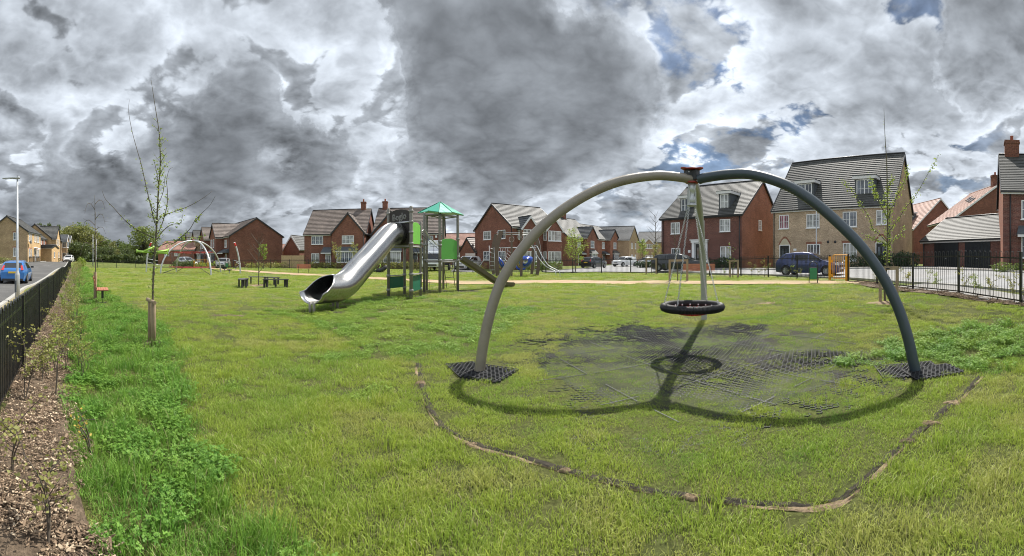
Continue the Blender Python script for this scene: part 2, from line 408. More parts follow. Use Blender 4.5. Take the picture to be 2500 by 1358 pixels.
# fence lines (px, D)
FL0 = Vector(Q(0, 4.1)); fdir = Vector((math.sin(math.radians(-62.2)), math.cos(math.radians(-62.2))))
FENCE_L = [FL0-fdir*6, FL0+fdir*55.5]
FENCE_R = [Vector(Q(*q)) for q in [(2760, 9.0), (2490, 10.0), (2318, 12.6), (2187, 15.6), (2071, 19.3)]]
FENCE_R2 = [Vector(Q(*q)) for q in [(2026, 20.4), (1906, 23.6), (1815, 26.3), (1584, 32.3), (1520, 33.4), (1328, 36.2), (1120, 41.), (1060, 46.), (940, 51.5), (745, 55.5), (560, 57), (530, 58)]]
FENCE_B = [Vector(Q(*q)) for q in [(472, 58), (330, 58.6), (192, 59)]]
# left road
near = [Vector(Q(0, 13.4))-fdir*9]+[Vector(Q(*q)) for q in [(0, 13.4), (60, 20.5), (100, 29), (140, 45), (163, 66), (176, 90), (184, 130)]]
far = [Vector((-48, 2)), Vector(Q(-60, 46)), Vector(Q(15, 56)), Vector(Q(65, 62)), Vector(Q(110, 74)), Vector(Q(140, 86)), Vector(Q(160, 100)), Vector(Q(172, 135))]
strip('road', near, far, ASPH, .035, 60, 12)
kerb('kerb', near, .16, .10)
kerb('kerb', [Vector((-40, 0.5)), Vector(Q(-60, 45.5))]+far[2:], .16, .12)
strip('pavement', [f+Vector((-.6, -.9)) for f in far], [f+Vector((-1.5, -2.2)) for f in far], SLAB, .11, 30, 3)
strip('road_marking', [n*.5+f*.5 for n, f in zip(near[2:], far[2:])], [n*.495+f*.505 for n, f in zip(near[2:], far[2:])], SLAB, .041, 30, 1)
strip('verge', offset_line(FENCE_L, -.25), near, DRY, .02, 40, 4)
# right road beyond the fence
FR = FENCE_R+FENCE_R2[:5]
strip('pavement', offset_line(FR, -.05)[:3]+offset_line(FR, .0)[3:4], offset_line(FR, 1.5)[:4], SLAB, .035, 24, 3)
RO = [Vector(Q(*q)) for q in [(2800, 11.8), (2500, 13.0), (2318, 15.2), (2187, 18.2), (2060, 21.8), (1906, 25.6), (1815, 28.2), (1640, 33.5)]]
RF = [Vector(Q(*q)) for q in [(2800, 20.0), (2560, 21.0), (2400, 25.5), (2250, 28.5), (2100, 29.5), (1950, 31.5), (1815, 33.5), (1660, 38.5)]]
strip('road', RO, RF, ASPL, .045, 60, 8)
kerb('kerb', RO, .14, .09); kerb('kerb', RF, .14, .13)
strip('pavement', RF, offset_line(RF, 1.7) if False else [r*(1+1.8/r.length) for r in RF], SLAB, .13, 40, 3)
# side road running away between the houses
strip('road', [Vector(Q(*q)) for q in [(1325, 37.5), (1345, 41), (1420, 50), (1475, 66), (1515, 84), (1545, 110)]],
      [Vector(Q(*q)) for q in [(1660, 33.2), (1652, 38), (1608, 50), (1596, 66), (1590, 84), (1592, 110)]], ASPL, .04, 50, 10)
kerb('kerb', [Vector(Q(*q)) for q in [(1325, 38.5), (1345, 42), (1420, 50), (1475, 66), (1515, 84)]], .14, .12)
strip('driveway', [Vector(Q(*q)) for q in [(2235, 30.6), (2240, 36)]], [Vector(Q(*q)) for q in [(2432, 26.5), (2440, 32)]], ASPL, .06, 10, 12)
strip('driveway', [Vector(Q(*q)) for q in [(1100, 43), (1110, 54)]], [Vector(Q(*q)) for q in [(1170, 42), (1158, 53)]], ASPL, .04, 10, 6)
# sandy path through the park
PT = [(2040, 687), (1990, 686.5), (1900, 686.5), (1780, 686.5), (1600, 686), (1440, 685.5), (1300, 685.5), (1120, 686.5), (940, 679), (830, 673), (720, 667.5), (640, 663), (560, 657.8), (510, 654.8)]
PB = [(2050, 694), (1990, 694), (1900, 695), (1780, 694.5), (1600, 694), (1440, 693), (1300, 693), (1120, 695), (940, 684.5), (830, 678), (720, 672), (640, 667), (560, 660.6), (510, 656.6)]
strip('path', GX(PT), GX(PB), HOGG, .03, 90, 5, wob=.12)
strip('path', GX([(2040, 687.5), (2100, 688), (2180, 693)]), GX([(2040, 694), (2100, 693.5), (2180, 697)]), HOGG, .03, 14, 3, wob=.05)
strip('path', [Q(500, 57.5), Q(440, 66), Q(385, 80), Q(330, 100)], [Q(512, 57.5), Q(455, 64), Q(392, 77), Q(335, 96)], KERB, .04, 20, 2)
# planting beds
BEDR = [(196, 652), (188, 665), (180, 720), (167, 800), (176, 900), (160, 1000), (182, 1100), (205, 1250), (262, 1420)]
bed_r = [Vector(p) for p in GX(BEDR)]
bed_l = [FL0+fdir*55, FL0+fdir*35, FL0+fdir*18, FL0+fdir*9, FL0+fdir*5, FL0+fdir*2.5, FL0+fdir*1, FL0-fdir*1, FL0-fdir*4]
strip('planting_bed', bed_l, bed_r, MULCH, .03, 80, 8, wob=.05)
RB_IN = GX([(2085, 696), (2130, 703), (2190, 711), (2260, 718), (2320, 725), (2400, 738), (2470, 746), (2560, 757)])
RB_OUT = [Vector(Q(*q)) for q in [(2075, 19.2), (2120, 17.9), (2187, 15.7), (2250, 14.2), (2318, 12.7), (2400, 11.4), (2490, 10.1), (2600, 9.6)]]
strip('planting_bed', RB_OUT, RB_IN, MULCH, .03, 50, 4, wob=.05)
# the worn edge of the matted area
TRX = [(1018, 888), (1026, 940), (1046, 1000), (1075, 1042), (1120, 1070), (1165, 1090), (1260, 1115), (1370, 1150), (1480, 1178), (1600, 1205), (1700, 1218), (1850, 1235), (1980, 1240), (2060, 1222), (2110, 1180), (2170, 1120), (2230, 1070), (2300, 1010), (2360, 960), (2395, 920)]
tr = resample(GX(TRX), .06)
def blob_strip(name, P, w0, w1, m, off, seed, shift=0., gap=.0):
    r = random.Random(seed); mb = MB(); rings = []; ph = [r.uniform(0, 9) for _ in range(4)]
    L = offset_line(P, shift)
    A, B = offset_line(L, -1), offset_line(L, 1)
    for i, p in enumerate(L):
        s = i*.06; f = .5+.5*(math.sin(s*2.1+ph[0])*.45+math.sin(s*5.3+ph[1])*.3+math.sin(s*11+ph[2])*.25)
        w = w0+(w1-w0)*max(0, f-gap)/(1-gap)+r.uniform(0, .012)
        if f < gap: w = .002
        na = (A[i]-p)*w; nb = (B[i]-p)*w; z = T(p.x, p.y)
        q = [p+na, p+na*.4, p+nb*.4, p+nb]; hh = [-.004, off, off, -.004]
        rings.append([(a.x, a.y, z+h+r.uniform(0, .012)) for a, h in zip(q, hh)])
    mb.loft(rings, sm=False); return tag(mb.build(name, m), kind='structure')
def patch(name, px, py, rx, ry, m, off=.012, seed=0, h=.02):
    r = random.Random(seed); c = G(px, py); mb = MB(); n = 40; rings = []
    dv = Vector((c.x, c.y, 0)).normalized(); sv = Vector((dv.y, -dv.x, 0))
    for k in range(5):
        f = 1-k/4.5; ring = []
        for j in range(n):
            t = 2*PI*j/n; w = 1+.22*math.sin(3*t+seed)+.14*math.sin(7*t+seed*2)+r.uniform(-.08, .08)
            p = c+sv*math.cos(t)*rx*f*w+dv*math.sin(t)*ry*f*w
            ring.append((p.x, p.y, T(p.x, p.y)+(off-.01 if k == 0 else off+h*(1-f)+r.uniform(0, .01))))
        rings.append(ring)
    mb.loft(rings, closed=True); mb.quad(rings[-1], True)
    return tag(mb.build(name, m), kind='structure')
blob_strip('soil_edge', tr, .003, .036, SOIL, .003, 3, .022, .5)
for px_, py_, rx_, ry_ in ((2330, 985, .10, .05), (2270, 1035, .09, .05), (2215, 1080, .07, .04), (1690, 1217, .06, .03), (1150, 1088, .05, .03), (1380, 1152, .05, .025), (1028, 935, .06, .08)): patch('bare_soil', px_, py_, rx_, ry_, SOIL, seed=px_, h=.004)
blob_strip('soil_edge', tr, .016, .042, SOILD, .004, 5, -.02, .04)
patch('bare_soil', 372, 838, .24, .26, SOIL, seed=2, h=.03)
patch('bare_soil', 545, 771, .55, .12, SOIL, seed=3, h=.0); patch('bare_soil', 2165, 741, .55, .45, SOIL, seed=4, h=.05)
patch('bare_soil', 1780, 666, .5, .5, SOIL, seed=6, h=.03); patch('bare_soil', 630, 697, .6, .7, SOIL, seed=7, h=.01)
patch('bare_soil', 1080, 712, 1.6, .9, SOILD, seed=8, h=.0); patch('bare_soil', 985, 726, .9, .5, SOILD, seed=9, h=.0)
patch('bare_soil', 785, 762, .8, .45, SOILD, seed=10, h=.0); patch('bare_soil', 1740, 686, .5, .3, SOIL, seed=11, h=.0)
patch('bare_soil', 1870, 742, .3, .15, SOIL, seed=12); patch('bare_soil', 940, 763, .22, .1, SOIL, seed=13)
# ---------------- rubber grass mats ----------------
RUBM = mat('mat_rubber', (.022,.023,.025), .62, var=.3, spec=.4); RUBL = mat('mat_edge_sheen', (.085,.088,.092), .5, var=.2)  # edge strips coloured paler than the mat, painting in reflected sky
def hexmat(mb, c, wx, wy, rot, cell, bw, h, hole=None, wave=.004, keep=None):
    cs, sn = math.cos(rot), math.sin(rot); s = cell/math.sqrt(3); nx = int(wx/cell)+1; ny = int(wy/(1.5*s))+1
    def P(a, b, z): x = c.x+a*cs-b*sn; y = c.y+a*sn+b*cs; return Vector((x, y, z))
    base = T(c.x, c.y); gx = (T(c.x+1, c.y)-T(c.x-1, c.y))/2; gy = (T(c.x, c.y+1)-T(c.x, c.y-1))/2
    def zz(x, y): return base+(x-c.x)*gx+(y-c.y)*gy+wave*math.sin(x*3.1)+wave*math.sin(y*4.3+1)
    for iy in range(ny):
        for ix in range(nx):
            a0 = -wx/2+ix*cell+(cell/2 if iy % 2 else 0); b0 = -wy/2+iy*1.5*s
            v = [(a0, b0+s), (a0+cell/2, b0+s/2), (a0+cell/2, b0-s/2), (a0, b0-s)]
            if keep and not keep(*P(a0, b0, 0)[:2]): continue
            for p, q in ((v[0], v[1]), (v[1], v[2]), (v[2], v[3])):
                A = P(p[0], p[1], 0); B = P(q[0], q[1], 0); d = (B-A).normalized(); n_ = Vector((-d.y, d.x, 0))*bw/2
                zA = zz(A.x, A.y); zB = zz(B.x, B.y); i = len(mb.v)
                for pt, z in ((A-n_, zA), (A+n_, zA), (B+n_, zB), (B-n_, zB)):
                    mb.v.append((pt.x, pt.y, z+h)); 
                for pt, z in ((A-n_, zA), (A+n_, zA), (B+n_, zB), (B-n_, zB)): mb.v.append((pt.x, pt.y, z-.02))
                for f in ((0, 1, 2, 3), (0, 3, 7, 4), (1, 5, 6, 2)): mb.f.append(tuple(i+k for k in f)); mb.sm.append(False); mb.mi.append(mb.cur)
MC = Vector(Q(1700, 6.6)); p1 = G(1480, 802); p2 = G(1640, 848); mrot = math.atan2(p2.y-p1.y, p2.x-p1.x)
from mathutils import noise as mnoise
def mat_keep(x, y):
    d = math.hypot((x-MC.x), (y-MC.y)*1.0)
    f = .98-d/2.9+mnoise.noise(Vector((x*1.3, y*1.3, 4)))*.7+mnoise.noise(Vector((x*5, y*5, 2)))*.5+random.uniform(-.3, .3)
    return f > 0
mb = MB(); n = 90; rings = []
for k in range(9):
    f = 1-k/8.6; ring = []
    for j in range(n):
        th = 2*PI*j/n; w = 1+.16*mnoise.noise(Vector((math.cos(th)*2, math.sin(th)*2, 8)))+.09*mnoise.noise(Vector((math.cos(th)*9, math.sin(th)*9, 3))); x = MC.x+math.cos(th)*2.75*f*w; y = MC.y+math.sin(th)*2.65*f*w; ring.append((x, y))
    zz_ = TN([p[0] for p in ring], [p[1] for p in ring]); rings.append([(p[0], p[1], float(z)+(.004 if k else -.01)) for p, z in zip(ring, zz_)])
mb.loft(rings, closed=True); mb.quad(rings[-1], True); tag(mb.build('worn_turf', THIN), kind='structure')
t = thing('rubber_grass_mat', 'large black rubber honeycomb mat with grass growing through, under the basket swing', 'rubber mat', (MC.x, MC.y, T(MC.x, MC.y)))
mb = MB(); hexmat(mb, MC, 6.6, 6.2, mrot, .070, .008, .012, keep=mat_keep, wave=.003); mb.build('mat_lattice', RUBM, t, fixn=False)
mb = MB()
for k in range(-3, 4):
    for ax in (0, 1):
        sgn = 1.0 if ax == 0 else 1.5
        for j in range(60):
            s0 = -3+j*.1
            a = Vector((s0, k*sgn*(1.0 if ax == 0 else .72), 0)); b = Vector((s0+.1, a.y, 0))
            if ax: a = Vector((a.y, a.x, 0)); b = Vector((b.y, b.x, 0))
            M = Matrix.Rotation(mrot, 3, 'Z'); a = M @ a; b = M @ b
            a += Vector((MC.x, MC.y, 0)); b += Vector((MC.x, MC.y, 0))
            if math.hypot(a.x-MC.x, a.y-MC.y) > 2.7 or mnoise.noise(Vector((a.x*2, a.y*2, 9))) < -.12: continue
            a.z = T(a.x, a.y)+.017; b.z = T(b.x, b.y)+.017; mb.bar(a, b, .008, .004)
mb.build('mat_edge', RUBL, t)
LEGL = G(1168, 908); LEGR = G(2237, 908)
def smallmat(c, spec, label):
    t = thing('rubber_grass_mat', label, 'rubber mat', tuple(c))
    for (dx, dy, wx, wy, rot, h) in spec:
        cc = Vector((c.x+dx, c.y+dy)); mb = MB(); hexmat(mb, cc, wx, wy, rot, .062, .012, h, wave=.002); mb.build('mat_tile', RUBM, t, fixn=False)
        mb = MB(); M = Matrix.Translation((cc.x, cc.y, T(cc.x, cc.y)+h+.001)) @ Matrix.Rotation(rot, 4, 'Z')
        for a, b in (((-wx/2, -wy/2), (wx/2, -wy/2)), ((wx/2, -wy/2), (wx/2, wy/2)), ((wx/2, wy/2), (-wx/2, wy/2)), ((-wx/2, wy/2), (-wx/2, -wy/2))):
            mb.bar(M @ Vector((a[0], a[1], 0)), M @ Vector((b[0], b[1], 0)), .014, .006)
        mb.build('mat_edge', RUBM, t)
    return t
smallmat(LEGL, [(-.18, .08, .42, .62, .45, .024), (.16, -.10, .52, .62, -.45, .03)], 'small black rubber mat around the foot of the beige arch leg')
smallmat(LEGR, [(-.02, .12, .85, .6, -.7, .024), (.05, -.22, .7, .45, -.55, .03)], 'small black rubber mat around the foot of the dark slate arch leg')
# bare dark earth showing under the worn mats
# ---------------- grass ----------------
def grass_mat():
    m = bpy.data.materials.new('grass_blades'); t = NT(m)
    tone = t.n('ShaderNodeAttribute', attribute_name='tone', attribute_type='INSTANCER').outputs['Fac']
    tint = t.n('ShaderNodeAttribute', attribute_name='tint', attribute_type='GEOMETRY').outputs['Fac']
    a = t.mix(tint, (.23,.315,.035), (.48,.55,.095)); b = t.mix(tint, (.075,.20,.026), (.24,.45,.075)); a = t.mix(t.ramp(tone, -.06, .06), t.mix(tint, (.30,.30,.09), (.56,.52,.22)), a)
    col = t.mix(tone, a, b)
    col = t.mix(t.ramp(tint, .93, .97), col, (.42,.38,.20))
    d = t.n('ShaderNodeBsdfPrincipled', {'Base Color': col, 'Roughness': .5, 'Specular IOR Level': .3})
    tl = t.n('ShaderNodeBsdfTranslucent', {'Color': col})
    mx = t.n('ShaderNodeMixShader', {0: .42, 1: d.outputs[0], 2: tl.outputs[0]})
    t.n('ShaderNodeOutputMaterial', {0: mx.outputs[0]}); return m
GRM = grass_mat()
def chip_mat():
    m = bpy.data.materials.new('wood_chips'); t = NT(m); g = t.n('ShaderNodeNewGeometry').outputs['Random Per Island']
    cr = t.n('ShaderNodeValToRGB', {0: g}); e = cr.color_ramp.elements
    e[0].color = (.06,.04,.025,1); e[1].color = (.58,.47,.33,1); x = e.new(.4); x.color = (.16,.11,.07,1); x = e.new(.8); x.color = (.30,.21,.135,1)
    b = t.n('ShaderNodeBsdfPrincipled', {'Base Color': cr.outputs[0], 'Roughness': .85}); t.n('ShaderNodeOutputMaterial', {0: b.outputs[0]}); return m
CHM = chip_mat()
TC = bpy.data.collections.new('tuft_sources')
def tuft(name, nb, r, h0, h1, w, lean, seed, clover=False, segs=3):
    q = random.Random(seed); V = []; F = []; tint = []
    for b in range(nb):
        rad = r*math.sqrt(q.random()); th = q.uniform(0, 2*PI); x, y = rad*math.cos(th), rad*math.sin(th)
        h = q.uniform(h0, h1); d = q.uniform(0, 2*PI); ln = q.uniform(.1, 1)*lean*h; ti = q.random()
        dx, dy = math.cos(d), math.sin(d)
        if clover:
            sx, sy = x+dx*ln*.5, y+dy*ln*.5; i = len(V)
            V += [(x-.001, y, 0), (x+.001, y, 0), (sx+.001, sy, h), (sx-.001, sy, h)]; F.append((i, i+1, i+2, i+3)); tint += [ti*.8]*4
            lr = w*q.uniform(.7, 1.25); t0 = q.uniform(0, 2); tx, ty = q.uniform(-.5, .5), q.uniform(-.5, .5)
            for k in range(3):
                t = t0+k*2*PI/3; i = len(V); c, s = math.cos(t), math.sin(t)
                for (u, v) in ((0, 0), (.55, .5), (1.05, .38), (1.15, 0), (1.05, -.38), (.55, -.5)):
                    px, py = (u*c-v*s)*lr, (u*s+v*c)*lr; V.append((sx+px, sy+py, h+px*tx+py*ty-abs(v)*-.3*lr))
                F.append(tuple(range(i, i+6))); tint += [ti*.9]*6
        else:
            wx, wy = -dy*w*.5*q.uniform(.6, 1.3), dx*w*.5*q.uniform(.6, 1.3); i = len(V)
            if q.random() < .5: a = q.uniform(0, 2*PI); wx, wy = math.cos(a)*w*.5, math.sin(a)*w*.5
            for k in range(segs):
                f = k/segs; z = h*(f-.12*lean*f*f); o = ln*f*f; ww = 1-f*.45
                V += [(x+dx*o-wx*ww, y+dy*o-wy*ww, z), (x+dx*o+wx*ww, y+dy*o+wy*ww, z)]
            V.append((x+dx*ln, y+dy*ln, h*(1-.2*lean)))
            for k in range(segs-1): F.append((i+2*k, i+2*k+1, i+2*k+3, i+2*k+2))
            F.append((i+2*segs-2, i+2*segs-1, i+2*segs)); tint += [ti]*(2*segs+1)
    me = bpy.data.meshes.new(name); me.from_pydata(V, [], F); at = me.attributes.new('tint', 'FLOAT', 'POINT'); at.data.foreach_set('value', tint)
    me.materials.append(GRM); o = bpy.data.objects.new(name, me); TC.objects.link(o); return o
tuft('tuft_a_short', 170, .15, .014, .034, .0042, 1.1, 1); tuft('tuft_b_short', 150, .15, .016, .044, .0042, 1.2, 2)
tuft('tuft_c_mid', 150, .14, .020, .050, .0042, 1.2, 3); tuft('tuft_d_mid', 110, .13, .030, .085, .005, 1.0, 4)
tuft('tuft_e_long', 45, .10, .10, .22, .006, .8, 5, segs=4); tuft('tuft_f_clover', 80, .13, .02, .06, .010, .6, 6, clover=True); tuft('tuft_g_clover', 75, .13, .04, .11, .0125, .6, 7, clover=True)
tuft('tuft_h_sparse', 60, .13, .012, .032, .005, .9, 8)
CC = bpy.data.collections.new('chip_sources')
for s_ in (1, 2, 3):
    q = random.Random(s_); mb = MB()
    for k in range(240):
        rad = .16*math.sqrt(q.random()); th = q.uniform(0, 6.3); L = q.uniform(.006, .022)*(2.2 if q.random() < .12 else 1)
        M = Matrix.Translation((rad*math.cos(th), rad*math.sin(th), q.uniform(.003, .02))) @ Matrix.Rotation(q.uniform(0, 6.3), 4, 'Z') @ Matrix.Rotation(q.uniform(-.5, .5), 4, 'Y') @ Matrix.Rotation(q.uniform(-.5, .5), 4, 'X')
        mb.box((0, 0, 0), (L, L*q.uniform(.15, .5), .003), M=M)
    o = mb.build('chips_%d' % s_, CHM); COL.objects.unlink(o); CC.objects.link(o)
def scatter(name, pts, coll, label):
    """pts: rows x,y,z,rz,scale,idx,tone"""
    P = np.array(pts, dtype=np.float32); me = bpy.data.meshes.new(name); me.vertices.add(len(P)); me.vertices.foreach_set('co', P[:, :3].ravel())
    def attr(n, ty, v): a = me.attributes.new(n, ty, 'POINT'); a.data.foreach_set('vector' if ty == 'FLOAT_VECTOR' else 'value', v)
    rot = np.zeros((len(P), 3), np.float32); rot[:, 2] = P[:, 3]; rot[:, :2] = rng.normal(0, .08, (len(P), 2))
    attr('rot', 'FLOAT_VECTOR', rot.ravel()); attr('scl', 'FLOAT', P[:, 4].copy()); attr('idx', 'INT', P[:, 5].astype(np.int32)); attr('tone', 'FLOAT', P[:, 6].copy())
    o = bpy.data.objects.new(name, me); COL.objects.link(o)
    g = bpy.data.node_groups.new(name+'_scatter', 'GeometryNodeTree')
    g.interface.new_socket('Geometry', in_out='INPUT', socket_type='NodeSocketGeometry'); g.interface.new_socket('Geometry', in_out='OUTPUT', socket_type='NodeSocketGeometry')
    N = g.nodes; i = N.new('NodeGroupInput'); ou = N.new('NodeGroupOutput'); ip = N.new('GeometryNodeInstanceOnPoints'); ci = N.new('GeometryNodeCollectionInfo')
    ci.inputs[0].default_value = coll; ci.inputs[1].default_value = True; ci.inputs[2].default_value = True
    def na(n, ty): a = N.new('GeometryNodeInputNamedAttribute'); a.data_type = ty; a.inputs[0].default_value = n; return a.outputs[0]
    e = N.new('FunctionNodeEulerToRotation')
    L = g.links.new; L(i.outputs[0], ip.inputs['Points']); L(ci.outputs[0], ip.inputs['Instance']); ip.inputs['Pick Instance'].default_value = True
    L(na('idx', 'INT'), ip.inputs['Instance Index']); L(na('rot', 'FLOAT_VECTOR'), e.inputs[0]); L(e.outputs[0], ip.inputs['Rotation']); L(na('scl', 'FLOAT'), ip.inputs['Scale']); L(ip.outputs[0], ou.inputs[0])
    md = o.modifiers.new('scatter', 'NODES'); md.node_group = g
    return tag(o, label, name.replace('_', ' '), kind='stuff')
def inpoly(px, py, poly):
    c = np.zeros(px.shape, bool); n = len(poly)
    for i in range(n):
        x1, y1 = poly[i]; x2, y2 = poly[i-1]
        k = ((y1 > py) != (y2 > py)) & (px < (x2-x1)*(py-y1)/((y2-y1) if y2 != y1 else 1e-9)+x1); c ^= k
    return c
LUSH = [(196, 652), (188, 665), (180, 720), (167, 800), (176, 900), (160, 1000), (182, 1100), (205, 1250), (262, 1500), (860, 1500), (720, 1358), (640, 1290), (560, 1200), (500, 1130), (470, 1050), (450, 950), (430, 870), (405, 800), (350, 765), (290, 735), (240, 700), (212, 655)]
BEDP = [(0, 1420), (-900, 1500), (-400, 900), (0, 745), (150, 655), (196, 650)]+BEDR[::1]+[(262, 1600), (-900, 1600)]
CLV = [(2070, 895), (2120, 870), (2200, 838), (2320, 822), (2370, 788), (2480, 796), (2560, 820), (2560, 870), (2400, 905), (2330, 893), (2180, 880), (2090, 905)]
MID = [(640, 760), (800, 740), (960, 728), (1160, 735), (1330, 760), (1180, 830), (1060, 880), (1010, 895), (930, 872), (840, 830), (760, 790)]
PATHP = PT+PB[::-1]
INSIDE = TRX+[(2300, 890), (2200, 780), (1900, 745), (1400, 745), (1100, 820)]
def zones(x, y):
    px, py = topix(x, y, TN(x, y))
    return px, py
pts = []
def ring(D0, D1, dens, amin=-1.42, amax=1.42):
    area = .5*(amax-amin)*(D1*D1-D0*D0); n = int(area*dens)
    D = np.sqrt(rng.uniform(D0*D0, D1*D1, n)); a = rng.uniform(amin, amax, n); return np.sin(a)*D, np.cos(a)*D, D
RBP = [tuple(topix(p[0], p[1], T(p[0], p[1]))) for p in list(RB_OUT)]+[tuple(topix(p[0], p[1], T(p[0], p[1]))) for p in RB_IN[::-1]]
trn = np.array([[p.x, p.y] for p in tr])
bare = [(372, 838, .2), (545, 771, .28), (2165, 741, .4), (630, 697, .35), (1870, 742, .2), (940, 763, .15), (1780, 666, .3)]
bare = [(G(a, b), r) for a, b, r in bare]
for D0, D1, dens, sc_ in ((.6, 2.0, 30, 1.), (2.0, 4.5, 110, .95), (4.5, 7.5, 62, 1.05), (7.5, 12, 32, 1.25), (12, 20, 10, 1.7), (20, 34, 4.0, 2.3), (34, 58, 1.1, 3.2)):
    x, y, D = ring(D0, D1, dens); z = TN(x, y); px, py = topix(x, y, z)
    jx = np.array([mnoise.noise(Vector((a*2.2, b*2.2, 40)))+.6*mnoise.noise(Vector((a*6, b*6, 41))) for a, b in zip(x, y)])*46*np.clip(4/D, .15, 1.3)
    lush = inpoly(px+jx*1.3, py, LUSH); bed = inpoly(px, py, BEDP) | (inpoly(px, py, RBP)); clv = inpoly(px+jx*3, py+jx*.9, CLV); midz = inpoly(px+jx*3, py+jx*.4, MID)
    pth = inpoly(px, py, PATHP); ins = inpoly(px, py, INSIDE)
    sL = (x-FL0.x)*fdir.y-(y-FL0.y)*fdir.x   # >0 park side
    for i in range(len(x)):
        if bed[i] and not (rng.random() < .03 and D[i] < 12): continue
        if pth[i] or sL[i] < .3: continue
        if D[i] > 15:
            # keep tufts inside the park fence
            lim = np.interp(px[i], [0, 190, 330, 560, 745, 940, 1060, 1120, 1328, 1520, 1584, 1815, 1906, 2026, 2187, 2318, 2490, 2760], [4, 58, 57, 56, 55, 51, 45.5, 40.6, 36, 33.2, 32, 26, 23.4, 20.2, 15.5, 12.4, 9.9, 9])
            if D[i] > lim-.3: continue
        elif px[i] > 2020 and D[i] > np.interp(px[i], [2026, 2187, 2318, 2490, 2760], [20, 15.2, 12.2, 9.6, 8.8]): continue
        nz = mnoise.noise(Vector((x[i]*.55, y[i]*.55, 1))); nf = mnoise.noise(Vector((x[i]*2.3, y[i]*2.3, 5))); n4 = mnoise.noise(Vector((x[i]*1.1, y[i]*1.1, 17)))
        mk = 0
        if ins[i]:
            mk = 1.1-math.hypot(x[i]-MC.x, y[i]-MC.y)/2.7+nf*.5
            if mk > .1 and rng.random() < max(.0, min(.42, mk*.22+n4*.9)): continue
        if D[i] < 9 and D[i] > 2:
            dd = np.min((trn[:, 0]-x[i])**2+(trn[:, 1]-y[i])**2)
            if dd < .008 and rng.random() < .88: continue
        if any((g_.x-x[i])**2+(g_.y-y[i])**2 < r_*r_ for g_, r_ in bare): continue
        if abs(x[i]-LEGL.x) < .45 and abs(y[i]-LEGL.y) < .45 or abs(x[i]-LEGR.x) < .45 and abs(y[i]-LEGR.y-.0) < .4: continue
        u = rng.random()
        s = sc_*rng.uniform(.75, 1.25)
        if lush[i]:
            tone = .85+nf*.3; idx = 6 if u < (.30+n4*.7) else (3 if u < .84 else 4)
            if D[i] > 9 and idx == 4: idx = 3
        elif clv[i]: tone = .70+nf*.4; idx = 5 if u < .45 else (6 if u < .75 else 2)
        elif midz[i]: tone = .55+nz*.5+nf*.3; idx = 5 if u < .3 else 2
        else:
            tone = .13+nz*.45+nf*.3-(.05 if D[i] > 9 else 0)
            k = mnoise.noise(Vector((x[i]*.9+7, y[i]*.9, 3)))
            if k > .30 and 4.5 < D[i] < 20: tone += .3; idx = 5 if u < .30 else 2
            else: idx = 2 if u < .4 else (1 if u < .75 else 3)
            if ins[i] or D[i] > 8: idx = 0 if u < .55 else (1 if u < .92 or idx == 5 else idx); 
            elif rng.random() < .008: idx = 4
            if ins[i] and mk > 0: tone += .2; s *= .75; idx = 7 if u < .4 else 0
        pts.append((x[i], y[i], z[i]-.004, rng.uniform(0, 6.28), s, idx, max(0, min(1, tone))))
scatter('grass', pts, TC, 'lawn of short yellowish grass blades with darker clover and long grass along the left bed')
pts = []
x, y, D = ring(1.2, 13, 36); z = TN(x, y); px, py = topix(x, y, z); bed = inpoly(px, py, BEDP) | inpoly(px, py, RBP)
sL = (x-FL0.x)*fdir.y-(y-FL0.y)*fdir.x
for i in np.nonzero(bed & (sL > -.05))[0]: pts.append((x[i], y[i], z[i]+.03, rng.uniform(0, 6.28), rng.uniform(.8, 1.3), rng.integers(0, 3), .5))
x, y, D = ring(13, 22, 9, .6, 1.3); z = TN(x, y); px, py = topix(x, y, z); bed = inpoly(px, py, RBP)
for i in np.nonzero(bed)[0]: pts.append((x[i], y[i], z[i]+.03, rng.uniform(0, 6.28), rng.uniform(1, 1.6), rng.integers(0, 3), .5))
scatter('bark_mulch', pts, CC, 'shredded brown bark mulch spread over the planting beds beside the fences')
# ================= basket swing =================
HUBXY = Vector(Q(1689, 6.53)); HZ = 2.90
def leg_plane(base, pix):
    b = Vector((base.x, base.y)); out = []
    d = HUBXY-b; L = d.length
    for px, py in pix:
        a = az(px); r = Vector((math.sin(a), math.cos(a)))
        # b + s*d = k*r
        det = d.x*(-r.y)+d.y*r.x
        s = (b.x*r.y-b.y*r.x)/(-(d.x*r.y-d.y*r.x)); s = max(0, min(1, s))
        p = b+d*s; D = p.length; out.append((s*L, CH+(YH-py)*D/R_))
    return out
lp = leg_plane(LEGL, [(1170, 900), (1181, 835), (1198, 760), (1225, 685), (1268, 617), (1320, 557), (1380, 508), (1450, 467), (1520, 441), (1600, 429), (1660, 433)])
rp = leg_plane(LEGR, [(2229, 880), (2214, 815), (2190, 745), (2155, 675), (2105, 605), (2050, 548), (1985, 492), (1920, 452), (1840, 427), (1780, 426), (1722, 434)])
def leg_pts(base, prof):
    b = Vector((base.x, base.y)); d = (HUBXY-b).normalized()
    pts = [Vector((b.x, b.y, T(b.x, b.y)-.05))]
    for r, z in prof: pts.append(Vector((b.x+d.x*r, b.y+d.y*r, z)))
    return catmull(pts, 5)
SW = thing('basket_swing', 'giant three-legged arch swing in beige, slate and olive with round basket seat', 'swing', (HUBXY.x, HUBXY.y, T(*HUBXY)))
prL = [p for i, p in enumerate(lp)]; prR = rp
def smoothprof(p):
    p = sorted(p); L_ = 3.38; last = p[-1]
    if last[0] < L_-.06: p.append((L_-.05, last[1]-.02*(1 if last[0] < L_-.15 else .4)))
    p[0] = (max(p[0][0], .02), p[0][1]); return p
prL = smoothprof(prL); prR = smoothprof(prR)
